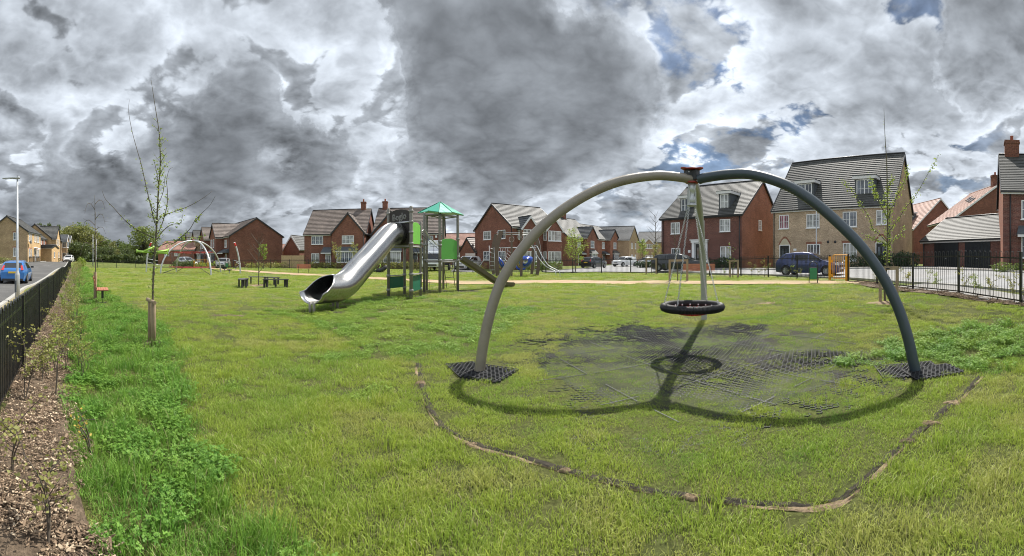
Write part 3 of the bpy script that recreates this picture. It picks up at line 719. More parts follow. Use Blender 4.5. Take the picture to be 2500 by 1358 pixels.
tag(MB().tube(leg_pts(LEGL, prL), .074, 20).build('leg', TAUPE, SW), 'beige powder coated arch leg')
tag(MB().tube(leg_pts(LEGR, prR), .078, 20).build('leg', SLATE, SW), 'dark slate arch leg')
rb = Vector(Q(1719, 9.95)); REARB = Vector((rb.x, rb.y, T(rb.x, rb.y)))
LR = (HUBXY-rb).length; sc2 = LR/max(r for r, z in prL)*.97
tag(MB().tube(leg_pts(REARB, [(r*sc2, z) for r, z in prL]), .074, 20).build('leg', OLIVE, SW), 'pale olive arch leg behind the seat')
hc = Vector((HUBXY.x, HUBXY.y, 0))
mb = MB(); mb.lathe([(0, 2.835), (.05, 2.835), (.06, 2.85), (.06, 3.0), (.05, 3.01), (0, 3.01)], hc, 12)
dirs = [Vector((b.x-hc.x, b.y-hc.y, 0)).normalized() for b in (LEGL, LEGR, REARB)]
for d in dirs: mb.bar(hc+d*.02+Vector((0, 0, 2.925)), hc+d*.12+Vector((0, 0, 2.93)), .11, .15)
mb.build('hub', DTRIM, SW)
for d in dirs:
    s = Vector((-d.y, d.x, 0))
    for zz in (2.88, 2.97): MB().cyl(hc+d*.09+s*(.052)+Vector((0, 0, zz)), hc+d*.09+s*.062+Vector((0, 0, zz)), .012, 6).build('bolt', GALV, SW)
mb = MB()
pr = []
for j in range(48):
    a = 2*PI*j/48; r = .145+.06*max(0, math.cos(3*(a-math.atan2(dirs[0].y, dirs[0].x)))); pr.append((a, r))
mb.loft([[hc+Vector((math.cos(a)*r*f, math.sin(a)*r*f, z+.02*max(0, r-.16)*10)) for a, r in pr] for f, z in ((.02, 3.012), (.9, 3.014), (1, 3.022), (.98, 3.034), (.02, 3.036))], closed=True)
mb.build('cap_plate', REDP, SW)
mb = MB(); mb.lathe([(0, 2.80), (.10, 2.80), (.115, 2.812), (.10, 2.825), (0, 2.84)], hc, 24); mb.build('lower_plate', REDP, SW)
mb = MB(); mb.lathe([(0, 2.47), (.045, 2.47), (.06, 2.50), (.06, 2.56), (.045, 2.6), (.05, 2.66), (.065, 2.68), (.065, 2.8), (0, 2.8)], hc, 16)
for s in (-1, 1): mb.bar(hc+Vector((s*.06, 0, 2.45)), hc+Vector((s*.055, 0, 2.7)), .02, .06)
mb.lathe([(0, 2.43), (.075, 2.43), (.08, 2.445), (.07, 2.47), (0, 2.47)], hc, 20); mb.build('swivel', GALV, SW)
# seat
seat = Vector((HUBXY.x+.012, HUBXY.y, 0)); sz = .79; RS = .465
BS = thing('basket_seat', 'round black rope-wound basket seat with red net hanging in the arch swing', 'swing seat', (seat.x, seat.y, sz))
BS.parent = None
ring_ = MB(); n = 72; pts_ = [seat+Vector((RS*math.cos(2*PI*i/n), RS*math.sin(2*PI*i/n), sz)) for i in range(n)]
ring_.tube(pts_, .056, 14, close=True); SWs = SW
BS_children = []
o = ring_.build('seat_ring', RUB, SW)
bpy.data.objects.remove(BS)
mb = MB()
for i in range(150):   # rope winding round the ring
    a = 2*PI*i/150; c = seat+Vector((RS*math.cos(a), RS*math.sin(a), sz)); rd = Vector((math.cos(a), math.sin(a), 0)); q = []
    for k in range(9):
        b_ = 2*PI*k/8; a2 = a+.055*k/8; c2 = seat+Vector((RS*math.cos(a2), RS*math.sin(a2), sz)); r2 = Vector((math.cos(a2), math.sin(a2), 0))
        q.append(c2+r2*math.cos(b_)*.061+Vector((0, 0, math.sin(b_)*.061)))
    mb.tube(q, .0075, 4, caps=False)
mb.build('rope_winding', RUB, SW, fixn=False)
mb = MB()
def bowl(x, y):
    r2 = (x*x+y*y)/(RS*RS); return sz-.02-.115*(1-r2)
for k in range(-6, 7):
    c = k*.066; L = math.sqrt(max(0, RS*RS-c*c))
    for ax in (0, 1):
        q = []
        for j in range(13):
            s = -L+2*L*j/12; x, y = (s, c) if ax == 0 else (c, s); q.append(seat+Vector((x, y, bowl(x, y))))
        mb.tube(q, .008, 5)
mb.build('seat_net', REDB, SW, fixn=False)
for j in range(18):
    a = 2*PI*(j+.5)/18; MB().lathe([(0, 0), (.012, 0), (.014, .02), (0, .03)], seat+Vector(((RS-.06)*math.cos(a), (RS-.06)*math.sin(a), sz-.02)), 6).build('net_clip', UPVC, SW)
def link_chain(mb, a, b, L=.042, r=.0042):
    d = b-a; n = int(d.length/(L*.78)); dn = d.normalized(); u, v = frame_from(dn)
    for i in range(n):
        c = a+d*((i+.5)/n); s = u if i % 2 else v; q = []
        for k in range(8):
            t_ = 2*PI*k/8; q.append(c+dn*math.cos(t_)*L/2+s*math.sin(t_)*L*.3)
        mb.tube(q, r, 4, close=True)
for j, (tx, a) in enumerate(((-.055, 2.55), (-.05, 3.75), (.055, .55), (.05, -.95))):
    mb = MB(); a_ = a
    top = hc+Vector((tx, .02*math.sin(a_), 2.44)); bot = seat+Vector((RS*math.cos(a_), RS*math.sin(a_), sz+.06))
    link_chain(mb, top, bot); mb.build('chain', GALV, SW, fixn=False)
# ================= slide tower =================
def vpost(name, px, D, ztop, r, m, parent, collars=(), zb=None, capr=True, n=14):
    p = GQ(px, D); mb = MB(); zb = p.z-.1
    mb.lathe([(0, zb), (r, zb), (r, ztop-r*.6), (r*.75, ztop-r*.15), (0, ztop)], Vector((p.x, p.y, 0)), n)
    o = mb.build('post', m, parent)
    if collars:
        for z in collars: MB().lathe([(r, z-.05), (r+.022, z-.045), (r+.022, z+.045), (r, z+.05)], Vector((p.x, p.y, 0)), n).build('collar', POSTC, o)
    return Vector((p.x, p.y, 0))
ST = thing('slide_tower', 'grey post climbing tower with silver tube slide, green pyramid roof and lime panels', 'play tower', tuple(GQ(1010, 17)))
rp_ = .062
p1 = vpost('post', 948.4, 16.2, 3.57, rp_, POSTG, ST, (.28, .85, 2.12, 2.9, 3.35))
p3 = vpost('post', 1003.8, 15.35, 3.56, rp_+.008, POSTG, ST, (.32, .95, 2.12, 2.55, 2.95, 3.36))
p4 = vpost('post', 1027, 16.5, 3.06, rp_-.01, POSTG, ST, (.3, .93, 2.15, 2.3))
p2 = vpost('post', 987.6, 17.2, 2.15, rp_, POSTG, ST, (.3, .85, 2.05))
p5 = vpost('post', 1035.5, 17.95, 3.62, rp_-.004, POSTG, ST, (1.46, 2.15))
p6 = vpost('post', 1041.8, 19.3, 3.62, rp_-.006, POSTG, ST, (1.46, 2.2))
p7 = vpost('post', 1074, 17.75, 3.60, rp_+.006, POSTG, ST, (1.45, 2.12, 2.3))
p8 = vpost('post', 1082.5, 19.8, 3.62, rp_-.004, POSTG, ST, (1.46,))
p9 = vpost('post', 1117.5, 18.9, 3.60, rp_+.002, POSTG, ST, (1.44, 1.62, 2.45))
def Z(v, z): return Vector((v.x, v.y, z))
mb = MB(); mb.prism([(p.x, p.y) for p in (p1, p3, p4, p2)], 2.02, 2.08); mb.build('platform', POSTC, ST)
mb = MB(); mb.prism([(p.x, p.y) for p in (p5, p7, p9, p8)], 1.40, 1.46); mb.build('platform', POSTC, ST)
mb = MB()
for a, b in ((p1, p3), (p3, p4), (p4, p2), (p2, p1)): mb.cyl(Z(a, 2.0), Z(b, 2.0), .025, 8)
for a, b in ((p5, p7), (p7, p9), (p9, p8), (p8, p5)): mb.cyl(Z(a, 1.38), Z(b, 1.38), .022, 8)
mb.build('platform_rail', POSTC, ST)
def panel(a, b, z0, z1, m, name='panel', arch=0.05, ins=.10, th=.03, yo=0.):
    d = (b-a); d.z = 0; L = d.length; d.normalize(); n_ = Vector((-d.y, d.x, 0)); mb = MB(); pr = [(ins, z0), (L-ins, z0), (L-ins, z1-arch)]
    if arch: 
        for k in range(1, 8): u = k/8; pr.append((L-ins-(L-2*ins)*u, z1-arch+arch*math.sin(PI*u)))
    pr.append((ins, z1-arch))
    i = [(p[0], p[1]) for p in pr]; M = Matrix(((d.x, n_.x, 0, a.x), (d.y, n_.y, 0, a.y), (0, 0, 1, 0), (0, 0, 0, 1)))
    mb.prism(i, yo-th/2, yo+th/2, 'y', M); return mb.build(name, m, ST)
tag(panel(p3, p4, 2.12, 2.98, LIME, arch=.10), 'light green safety panel on the higher platform')
tag(panel(p7, p9, 1.50, 2.45, LIMED, arch=.10, ins=.09), 'green safety panel on the lower platform')
tag(panel(p1, p2, .33, .80, TEAL, arch=0, ins=.11), 'dark green low play panel'); tag(panel(p3, p4, .28, .88, TEAL, arch=0, ins=.08), 'dark green low play panel')
mb = MB(); mb.bar(Z(p1, .84)*.5+Z(p2, .84)*.5-(p2-p1)*.48, Z(p1, .84)*.5+Z(p2, .84)*.5+(p2-p1)*.48, .22, .03); mb.bar(Z(p3, .93), Z(p4, .93), .22, .03); mb.build('counter', POSTC, ST)
sb = panel(p1, p3, 2.98, 3.48, SIGNB, name='name_board', arch=.10, ins=.08); sb['label'] = 'dark name board above the tube slide'
# lower board with the tube opening
d13 = (p3-p1).normalized(); n13 = Vector((d13.y, -d13.x, 0)); n13 = n13 if n13.dot(p1) < 0 else -n13
mid13 = (p1+p3)/2
mb = MB(); M = Matrix(((d13.x, n13.x, 0, mid13.x), (d13.y, n13.y, 0, mid13.y), (0, 0, 1, 0), (0, 0, 0, 1)))
ri = .40; cz = 2.52; out = []; inn = []
for k in range(33):
    a = 2*PI*k/32; c_, s_ = math.cos(a), math.sin(a); f = min(.53/max(1e-6, abs(c_)), .44/max(1e-6, abs(s_))); out.append((c_*f, s_*f)); inn.append((c_*ri, s_*ri))
for y in (-.015, .015): mb.loft([[M @ Vector((x, y, cz+z)) for x, z in out], [M @ Vector((x, y, cz+z)) for x, z in inn]], sm=False)
mb.build('entry_panel', SIGNB, ST)
mb = MB(); mb.cyl(Z(p1, 2.97), Z(p3, 2.97), .022, 8); mb.cyl(Z(p1, 2.93)+n13*.12+d13*.45, Z(p3, 2.95)+n13*.03, .018, 8); mb.build('top_rail', GALV, ST)
def text_obj(s, size, M, m, parent, name, ext=.002, outline=False):
    c = bpy.data.curves.new('t', 'FONT'); c.body = s; c.size = size; c.align_x = 'CENTER'; c.align_y = 'CENTER'; c.resolution_u = 2
    if outline: c.fill_mode = 'NONE'; c.bevel_depth = .009; c.bevel_resolution = 0
    else: c.extrude = ext
    o = bpy.data.objects.new('t', c); COL.objects.link(o); dg = bpy.context.evaluated_depsgraph_get(); dg.update()
    me = bpy.data.meshes.new_from_object(o.evaluated_get(dg)); bpy.data.objects.remove(o)
    me.transform(rootM(parent).inverted() @ M); me.materials.clear(); me.materials.append(m); q = bpy.data.objects.new(name, me); COL.objects.link(q); q.parent = parent; return q
FM = Matrix(((d13.x, 0, n13.x, mid13.x+n13.x*.02), (d13.y, 0, n13.y, mid13.y+n13.y*.02), (0, 1, 0, 3.17), (0, 0, 0, 1)))
lt = text_obj('Boglo', .36, FM @ Matrix.Rotation(.08, 4, 'Z') @ Matrix.Diagonal((.92, 1, 1, 1)), SIGNL, sb, 'lettering', outline=True)
# tube slide
e0 = Z(mid13, 2.52); dn = Vector((-.21, -.977, 0)).normalized()
def fillet(P, rs, k=7):
    out = [P[0]]
    for i in range(1, len(P)-1):
        a, p, b = P[i-1], P[i], P[i+1]; r = rs[i-1]; u = (a-p).normalized()*min(r, (a-p).length*.48); v = (b-p).normalized()*min(r, (b-p).length*.48)
        for j in range(k+1): t = j/k; out.append((p+u)*(1-t)**2+p*2*t*(1-t)+(p+v)*t*t)
    out.append(P[-1]); fin = [out[0]]
    for q in out[1:]:
        d = (q-fin[-1]).length
        if d < .02: continue
        n = max(1, int(d/.16)); f0 = fin[-1].copy()
        for j in range(1, n+1): fin.append(f0.lerp(q, j/n))
    return fin
tA = e0+n13*.52; tA.z -= .0; tB = W(838, 702, 12.65); tC = W(800, 706, 12.0); tD = W(760, 707, 11.42)
ctr = fillet([e0-n13*.05, tA, tB, tC, tD], [.42, .55, .3]); rt = .415
L_ = [0]
for a, b in zip(ctr[:-1], ctr[1:]): L_.append(L_[-1]+(b-a).length)
def chrome():
    m = bpy.data.materials.new('brushed_stainless'); t = NT(m); tc = t.n('ShaderNodeTexCoord').outputs['Object']
    n = t.noise(tc, 3., 5, .6); n2 = t.noise(t.vm('MULTIPLY', tc, (60, 14, 60)), 2., 4, .7)
    b = t.n('ShaderNodeBsdfPrincipled', {'Base Color': t.mix(n, (.34,.34,.34), (.52,.52,.51)), 'Metallic': 1., 'Roughness': t.ramp(n2, .3, .7, .20, .30), 'Anisotropic': .5})
    bn = t.n('ShaderNodeBump', {'Strength': .015, 'Distance': .004, 'Height': n2}); t.t.links.new(bn.outputs[0], b.inputs['Normal'])
    t.n('ShaderNodeOutputMaterial', {0: b.outputs[0]}); return m
CHR = chrome()
TS = ST
mb = MB(); NS = 40; Lt = L_[-1]; cut0 = 1.22   # last metre opens out
rings = []; upv = Vector((0, 0, 1))
for i, p in enumerate(ctr):
    d = (ctr[min(i+1, len(ctr)-1)]-ctr[max(i-1, 0)]).normalized(); s = d.cross(upv).normalized(); u = s.cross(d)
    rem = Lt-L_[i]
    if rem > cut0: half_ = PI
    else:
        f = rem/cut0; half_ = PI*(.40+.58*(f**1.6)) if f > .0 else PI*.4
        half_ = PI*(.42+.57*(.5-.5*math.cos(PI*min(1, f*1.02))))
    ring = []
    fl = 1.0 if rem > .25 else 1.0+.10*(1-rem/.25)
    for j in range(NS+1):
        a = -PI/2-half_+2*half_*j/NS; ring.append(p+s*math.cos(a)*rt*fl+u*math.sin(a)*rt*(1 if rem > .25 else 1))
    rings.append(ring)
mb.loft(rings); tube_o = mb.build('tube_slide', CHR, ST, fixn=False); tube_o.data.flip_normals()
sd = tube_o.modifiers.new('thick', 'SOLIDIFY'); sd.thickness = .012; sd.offset = 1
edge = [r[0] for r in rings if (r[0]-r[-1]).length > .02]; edge2 = [r[-1] for r in rings if (r[0]-r[-1]).length > .02]
mb = MB(); mb.tube(edge+rings[-1][1:-1]+edge2[::-1], .016, 8); mb.build('slide_lip', CHR, tube_o)
mb = MB()
for i, p in enumerate(ctr):
    if i in (4, 11, 22, 32, 42, 52) and i < len(ctr)-1:
        d = (ctr[i+1]-ctr[i-1]).normalized(); s = d.cross(upv).normalized(); u = s.cross(d)
        mb.tube([p+s*math.cos(2*PI*j/40)*(rt+.006)+u*math.sin(2*PI*j/40)*(rt+.006) for j in range(40)], .009, 6, close=True)
mb.build('seam_ring', CHR, tube_o)
def foot(px, D, ztop): 
    p = GQ(px, D); mb = MB(); mb.cyl((p.x, p.y, p.z-.1), (p.x, p.y, ztop), .042, 12); mb.build('slide_foot', POSTG, ST)
foot(757, 11.4, .33); foot(766.5, 11.35, .33); foot(813.5, 12.35, .36); foot(824, 12.45, .36)
# green roof
ap = W(1074.6, 493.5, 18.7); cn = [W(1020, 520, 18.6), W(1071, 518.5, 17.1), W(1132, 526, 19.3), W(1084, 527.5, 20.5)]
mb = MB()
for i in range(4):
    a, b = cn[i], cn[(i+1) % 4]; m_ = (a+b)/2; m_.z += .07
    mb.quad([a, m_, ap]); mb.quad([m_, b, ap])
ro = mb.build('roof', ROOFG, ST); s_ = ro.modifiers.new('t', 'SOLIDIFY'); s_.thickness = .03
mb = MB()
for i in range(4): mb.bar(cn[i]+Vector((0, 0, .005)), ap+Vector((0, 0, .01)), .03, .025)
mb.build('roof_seam', DTRIM, ro)
mb = MB()
for a, b in ((p5, p7), (p7, p9), (p9, p8), (p8, p5), (p5, p9), (p7, p8)): mb.bar(Z(a, 3.5), Z(b, 3.5), .04, .05)
mb.build('roof_frame', POSTC, ST)
# inclined net bridge, handrails
def netsurf(A, B, C, D_, nu, nv, r, m, name, sag=.0):
    mb = MB()
    def P(u, v): q = A.lerp(B, u).lerp(D_.lerp(C, u), v); q = q.copy(); q.z -= sag*math.sin(PI*u)*math.sin(PI*v); return q
    for i in range(nu+1): mb.tube([P(i/nu, k/6) for k in range(7)], r, 5)
    for j in range(nv+1): mb.tube([P(k/6, j/nv) for k in range(7)], r, 5)
    return mb.build(name, m, ST, fixn=False)
netsurf(Z(p4, 2.02), Z(p5, 1.42), Z(p6, 1.42), Z(p2, 2.02), 4, 3, .010, ROPE, 'rope_bridge', .12)
netsurf(Z(p4, 2.55), Z(p7, 1.9), Z(p7, 1.45), Z(p4, 2.05), 3, 1, .009, ROPE, 'side_net', .05)
netsurf(GQ(1024, 17.6)+Vector((0, 0, 0)), GQ(1050, 20.0), Z(p6, 1.4), Z(p5, 1.4), 2, 3, .010, ROPE, 'climbing_net')
mb = MB(); mb.tube(catmull([Z(p4, 2.62), W(1036, 562, 17), W(1050, 579, 17.2), W(1065, 597, 17.5), Z(p7, 2.14)], 5), .02, 8)
mb.tube(catmull([Z(p2, 2.62), W(1036, 566, 18.3), W(1050, 583, 18.8), Z(p8, 2.0)], 5), .02, 8); mb.build('handrail', GALV, ST)
mb = MB()
for s in (-.22, .22):
    a = GQ(1101, 20.6)+Vector((s, 0, 0)); mb.cyl(a, Vector((a.x-.1, a.y-.4, 1.4)), .016, 8)
for k in range(1, 5): a = GQ(1101, 20.6); f = k/5; c = Vector((a.x-.1*f, a.y-.4*f, 1.4*f)); mb.cyl(c+Vector((-.22, 0, 0)), c+Vector((.22, 0, 0)), .014, 6)
mb.build('ladder', PIPE, ST)
# side chute to the right
a = (Z(p9, 1.50)+Z(p8, 1.50))/2+Vector((.12, .0, -.03)); a = W(1122, 633, 19.2)
b_ = W(1209, 690, 20.4); c_ = W(1228, 696, 20.7); e_ = W(1248, 697, 21.2); pth_ = catmull([a, a.lerp(b_, .35), a.lerp(b_, .7), b_, c_, e_], 5)
mb = MB(); rings = []
for i, p in enumerate(pth_):
    d = (pth_[min(i+1, len(pth_)-1)]-pth_[max(i-1, 0)]).normalized(); s = d.cross(upv).normalized(); u = s.cross(d)
    hs = .17 if i < len(pth_)-1 else .12
    rings.append([p+s*.25+u*hs, p+s*.22+u*.0, p+s*.12-u*.05, p-s*.12-u*.05, p-s*.22, p-s*.25+u*hs])
mb.loft(rings, sm=False); ch_ = mb.build('chute_slide', CHUTE, ST, fixn=False); s_ = ch_.modifiers.new('t', 'SOLIDIFY'); s_.thickness = .03; s_.offset = 0
mb = MB(); q = GQ(1236, 21.0); mb.cyl((q.x, q.y, q.z-.1), (q.x, q.y, .3), .04, 8); mb.build('slide_foot', POSTG, ST)
# ================= net dome =================
DM = thing('rope_climbing_dome', 'silver arched climbing dome with red and black rope net across the lawn', 'climbing frame', tuple(GQ(472, 39.5)))
ft = [GQ(392, 38.2), GQ(515, 35.4), GQ(538.7, 42.5), GQ(430.5, 43.5)]; apx = W(472, 588, 39.8)
def archpts(f, apx, n=16, bulge=.42):
    out = []
    for k in range(n+1):
        a = PI/2*k/n; out.append(Vector((f.x+(apx.x-f.x)*(1-math.cos(a)), f.y+(apx.y-f.y)*(1-math.cos(a)), f.z+(apx.z-f.z)*math.sin(a))))
    return out
arcs = [archpts(f, apx) for f in ft]
for q in arcs: MB().tube([q[0]-Vector((0, 0, .1))]+q, .075, 12).build('arch', GALV, DM)
MB().lathe([(0, -.12), (.11, -.12), (.11, .12), (0, .12)], apx, 12).build('hub', REDP, DM)
ctrd = sum(ft, Vector())/4
def ringpts(z, sc_, n=6, m_=32):
    out = []
    for k in range(m_):
        a = 2*PI*k/m_; out.append(Vector((ctrd.x+math.cos(a)*sc_, ctrd.y+math.sin(a)*sc_, z)))
    return out
mb = MB(); mb.tube(ringpts(2.08, 2.1), .03, 5, close=True); mb.tube(ringpts(.55, 1.5), .028, 5, close=True); mb.tube(ringpts(.62, 2.3), .022, 5, close=True)
for k in range(4):
    a = PI*k/4; v = Vector((math.cos(a), math.sin(a), 0)); mb.tube([ctrd+v*2.1+Vector((0, 0, 2.08)), ctrd+v*1+Vector((0, 0, 1.98)), ctrd-v*1+Vector((0, 0, 1.98)), ctrd-v*2.1+Vector((0, 0, 2.08))], .02, 4)
    mb.tube([ctrd+v*1.5+Vector((0, 0, .55)), ctrd-v*1.5+Vector((0, 0, .55))], .02, 4)
mb.build('red_net', ROPER, DM, fixn=False)
mb = MB()
for k in range(16):
    a = 2*PI*k/16; v = Vector((math.cos(a), math.sin(a), 0)); v2 = Vector((math.cos(a+.2), math.sin(a+.2), 0))
    mb.tube([ctrd+v*2.1+Vector((0, 0, 2.08)), ctrd+v2*2.0+Vector((0, 0, 1.3)), ctrd+v*2.3+Vector((0, 0, .62))], .018, 4)
for q in arcs:
    for k in (2, 5, 9): 
        v = (q[k]-ctrd); v.z = 0; v.normalize(); mb.tube([q[k], ctrd+v*(2.2 if k < 6 else 2.1)+Vector((0, 0, .6 if k < 4 else 2.05))], .02, 4)
    mb.tube([q[11], ctrd+Vector((0, 0, 2.0))], .02, 4)
    mb.tube([ctrd+(q[0]-ctrd)*.45+Vector((0, 0, .58)), q[0]+(ctrd-q[0])*.05+Vector((0, 0, .05))], .03, 4)
mb.build('black_ropes', ROPE, DM, fixn=False)
# rope trail poles round the dome
RTP = thing('rope_trail', 'leaning silver poles with red tips and ropes beside the climbing dome', 'rope course', tuple(GQ(586, 38.4)))
def rpole(pix, D, rtop=True):
    pp = catmull([W(a, b, D) for a, b in pix], 6); pp[0] = pp[0]-Vector((0, 0, .1))
    MB().tube(pp, .075, 12).build('pole', GALV, RTP)
    MB().tube([pp[-1], pp[-1]+(pp[-1]-pp[-2]).normalized()*.08], .07, 10)
    k = int(len(pp)*.82); MB().tube(pp[k:], [.083]*(len(pp[k:])-1)+[.05], 12).build('red_tip', REDB, RTP)
rpole([(587, 669.5), (586, 652), (583, 630), (578, 608), (572, 592)], 38.0); rpole([(357, 665), (358, 645), (360, 625), (364, 607), (369, 592)], 42)
mb = MB()
for a, b in (((586, 640), (571, 636)), ((586, 646), (576, 640)), ((587, 644), (577, 655)), ((559, 632), (562, 655)), ((360, 632), (385, 637)), ((360, 640), (400, 650)), ((359, 652), (388, 655))): mb.tube([W(*a, 38.2), W(*b, 38.6)], .03, 5)
mb.build('ropes', GALV, RTP, fixn=False)
for i, (px, y_) in enumerate(((548, 660), (560, 664), (575, 655))):
    p = G(px, y_+4); t_ = thing('stepping_pod', ['black stepping pod on a short stem behind the rope dome, farthest left', 'low black stepping pod nearest the picnic benches', 'black stepping pod close to the sandy path'][i], 'stepping pod', tuple(p))
    MB().lathe([(0, .30), (.2, .30), (.28, .36), (.28, .4), (0, .42)], p, 12).build('pod_top', RUB, t_); MB().cyl(p, p+Vector((0, 0, .3)), .05, 8).build('stem', GALV, t_)
# lime spinner
SPN = thing('lime_spinner', 'lime green cross-bar spinner on a dark mast behind the young staked tree', 'spinner', tuple(GQ(376, 34)))
c0 = W(375, 616, 34); p = GQ(376, 34)
mb = MB(); mb.cyl(p, c0, .09, 12); mb.build('mast', DTRIM, SPN)
mb = MB(); mb.lathe([(0, -.05), (.35, -.03), (.35, .03), (0, .08)], c0, 14); mb.build('hub', DTRIM, SPN)
for q0, q1 in (((334, 613.5), (374, 617)), ((374, 617), (411, 611)), ((352, 614), (379, 602)), ((372, 616), (409, 618))):
    a = W(*q0, 34); b = W(*q1, 34.3); MB().cyl(a, b, .085, 10).build('arm', LIMET, SPN)
for q0 in ((334, 613.5), (411, 611), (409, 618)):
    a = W(*q0, 34); MB().cyl(a+Vector((0, 0, -.16)), a+Vector((0, 0, .16)), .05, 8).build('grip', LIMET, SPN)
# ================= brown climbing frame =================
CF = thing('climbing_frame', 'brown curved post climbing frame with silver ladders, sliding rails and a blue bowl', 'climbing frame', tuple(GQ(1258, 31)))
def flat_post(pix, D, w_=.26, th=.13, name='post'):
    pp = catmull([W(a, b, D) for a, b in pix], 5); pp[0] -= Vector((0, 0, .1)); mb = MB()
    rings = []
    for i, p in enumerate(pp):
        d = (pp[min(i+1, len(pp)-1)]-pp[max(i-1, 0)]).normalized(); rad = Vector((p.x, p.y, 0)).normalized(); s = d.cross(rad).normalized()
        f = 1 if 0 < i < len(pp)-1 else .8
        rings.append([p+s*w_/2*f+rad*th/2, p+s*w_/2*f-rad*th/2, p-s*w_/2*f-rad*th/2, p-s*w_/2*f+rad*th/2])
    mb.loft(rings, closed=True, sm=False); mb.quad(rings[-1]); mb.quad(rings[0]); return mb.build(name, BROWNP, CF)
flat_post([(1216, 676), (1213, 650), (1211, 625), (1214, 600), (1224, 564)], 30.5, .33)
flat_post([(1206, 675), (1203, 650), (1203, 610), (1211, 572)], 33.2, .28)
flat_post([(1249, 678), (1249, 640), (1249, 569)], 29.6, .15, .12); flat_post([(1272.5, 677.5), (1273, 620), (1272, 562)], 29.8, .20, .13)
flat_post([(1297.5, 674), (1301, 640), (1301, 605), (1296, 575)], 33., .24); flat_post([(1310, 675.5), (1315, 645), (1314, 610), (1308, 572)], 31., .26)
pr_ = [W(1222, 605, 30.6), W(1314, 605, 31), W(1300, 604.5, 33), W(1210, 605, 33)]
mb = MB()
for i in range(4): mb.cyl(pr_[i], pr_[(i+1) % 4], .035, 8)
for k in range(1, 12): mb.cyl(pr_[0].lerp(pr_[1], k/12), pr_[3].lerp(pr_[2], k/12), .012, 6)
for y_ in (568.5, 572.5): mb.cyl(W(1224, y_, 30.6), W(1309, y_+1, 31), .022, 8); mb.cyl(W(1212, y_, 33.), W(1298, y_+1, 33), .022, 8)
mb.build('rails', GALV, CF, fixn=False)
def ladder(a0, a1, D0, b0, b1, n, name='ladder'):
    mb = MB(); A0, A1, B0, B1 = W(*a0, D0), W(*a1, D0), W(*b0, D0), W(*b1, D0); mb.cyl(A0, A1, .02, 6); mb.cyl(B0, B1, .02, 6)
    for k in range(n): f = (k+.5)/n; mb.cyl(A0.lerp(A1, f), B0.lerp(B1, f), .018, 6)
    mb.build(name, GALV, CF, fixn=False)
ladder((1197, 676), (1194, 600), 30.2, (1209, 674), (1206, 604), 7); ladder((1304, 673), (1306, 606), 31.6, (1311, 672), (1313, 606), 7)
mb = MB()
for dx in (0, 11): mb.tube(catmull([W(1292+dx, 606, 30.9), W(1295+dx, 599.7, 30.8), W(1301+dx, 603, 30.7), W(1312+dx, 625, 30.3), W(1330+dx*.8, 648, 30), W(1347+dx*.9, 658, 29.8), W(1356+dx*.9, 664, 29.6), W(1358+dx*.9, 680, 29.6)], 5), .028, 8)
mb.build('sliding_rail', GALV, CF, fixn=False)
mb = MB(); mb.tube(catmull([W(1164, 676, 30.5), W(1168, 655, 30.5), W(1180, 637, 30.7), W(1197, 615, 31)], 5), .022, 6); mb.tube(catmull([W(1311, 575, 31), W(1318, 595, 31), W(1321, 620, 31)], 5), .02, 6)
for cx_, cy_ in ((1267, 579), (1277, 579), (1246, 585), (1252, 584)): 
    c = W(cx_, cy_, 29.7); mb.tube([c+Vector((.09*math.cos(2*PI*k/12), 0, .17*math.sin(2*PI*k/12))) for k in range(12)], .014, 5, close=True)
for k in range(5): mb.tube([W(1258-k*2, 628+k*8, 30.6), W(1240-k*3, 612+k*6, 31)], .014, 4)
for k in range(4): mb.tube([W(1222+k*6, 606, 31.5), W(1218+k*4, 655, 31.8)], .014, 4)
mb.build('grab_bars', GALV, CF, fixn=False)
def blueshape(outer, holes, D, dd, bow):
    """moulded blue shell: outline with holes, curved in depth"""
    mb = MB(); N = 32; c = Vector((sum(p[0] for p in outer)/len(outer), sum(p[1] for p in outer)/len(outer)))
    oc = [Vector((p.x, p.y)) for p in catmull([Vector((p[0], p[1], 0)) for p in outer+outer[:1]], 4)][:-1]
    inn = [c+(p-c)*holes for p in oc]; rings = []
    for f in (0, .33, .66, 1):
        r = []
        for a, b in zip(oc, inn): q = a.lerp(b, f); k = (q-c).length/14; r.append(W(q.x, q.y, D+bow*k*k-dd*f))
        rings.append(r)
    mb.loft([list(x) for x in rings], closed=True); o = mb.build('blue_bowl', BLUEP, CF, fixn=False); s = o.modifiers.new('t', 'SOLIDIFY'); s.thickness = .05; s.offset = 0
blueshape([(1262, 632), (1275, 627), (1290, 625.5), (1300, 630), (1298, 642), (1288, 652), (1278, 655), (1268, 645)], .42, 30.4, .25, .25)
blueshape([(1218, 627), (1224, 634), (1230, 645), (1232, 652), (1226, 653), (1219, 643)], .35, 30.9, .1, .2)
mb = MB(); q = catmull([W(1257, 632, 30.6), W(1256, 642, 30.3), W(1262, 654, 30.1), W(1270, 658.5, 30.2), W(1282, 656, 30.4)], 5)
mb.tube(q, [.08]*len(q), 10); mb.build('blue_rim', BLUEP, CF)
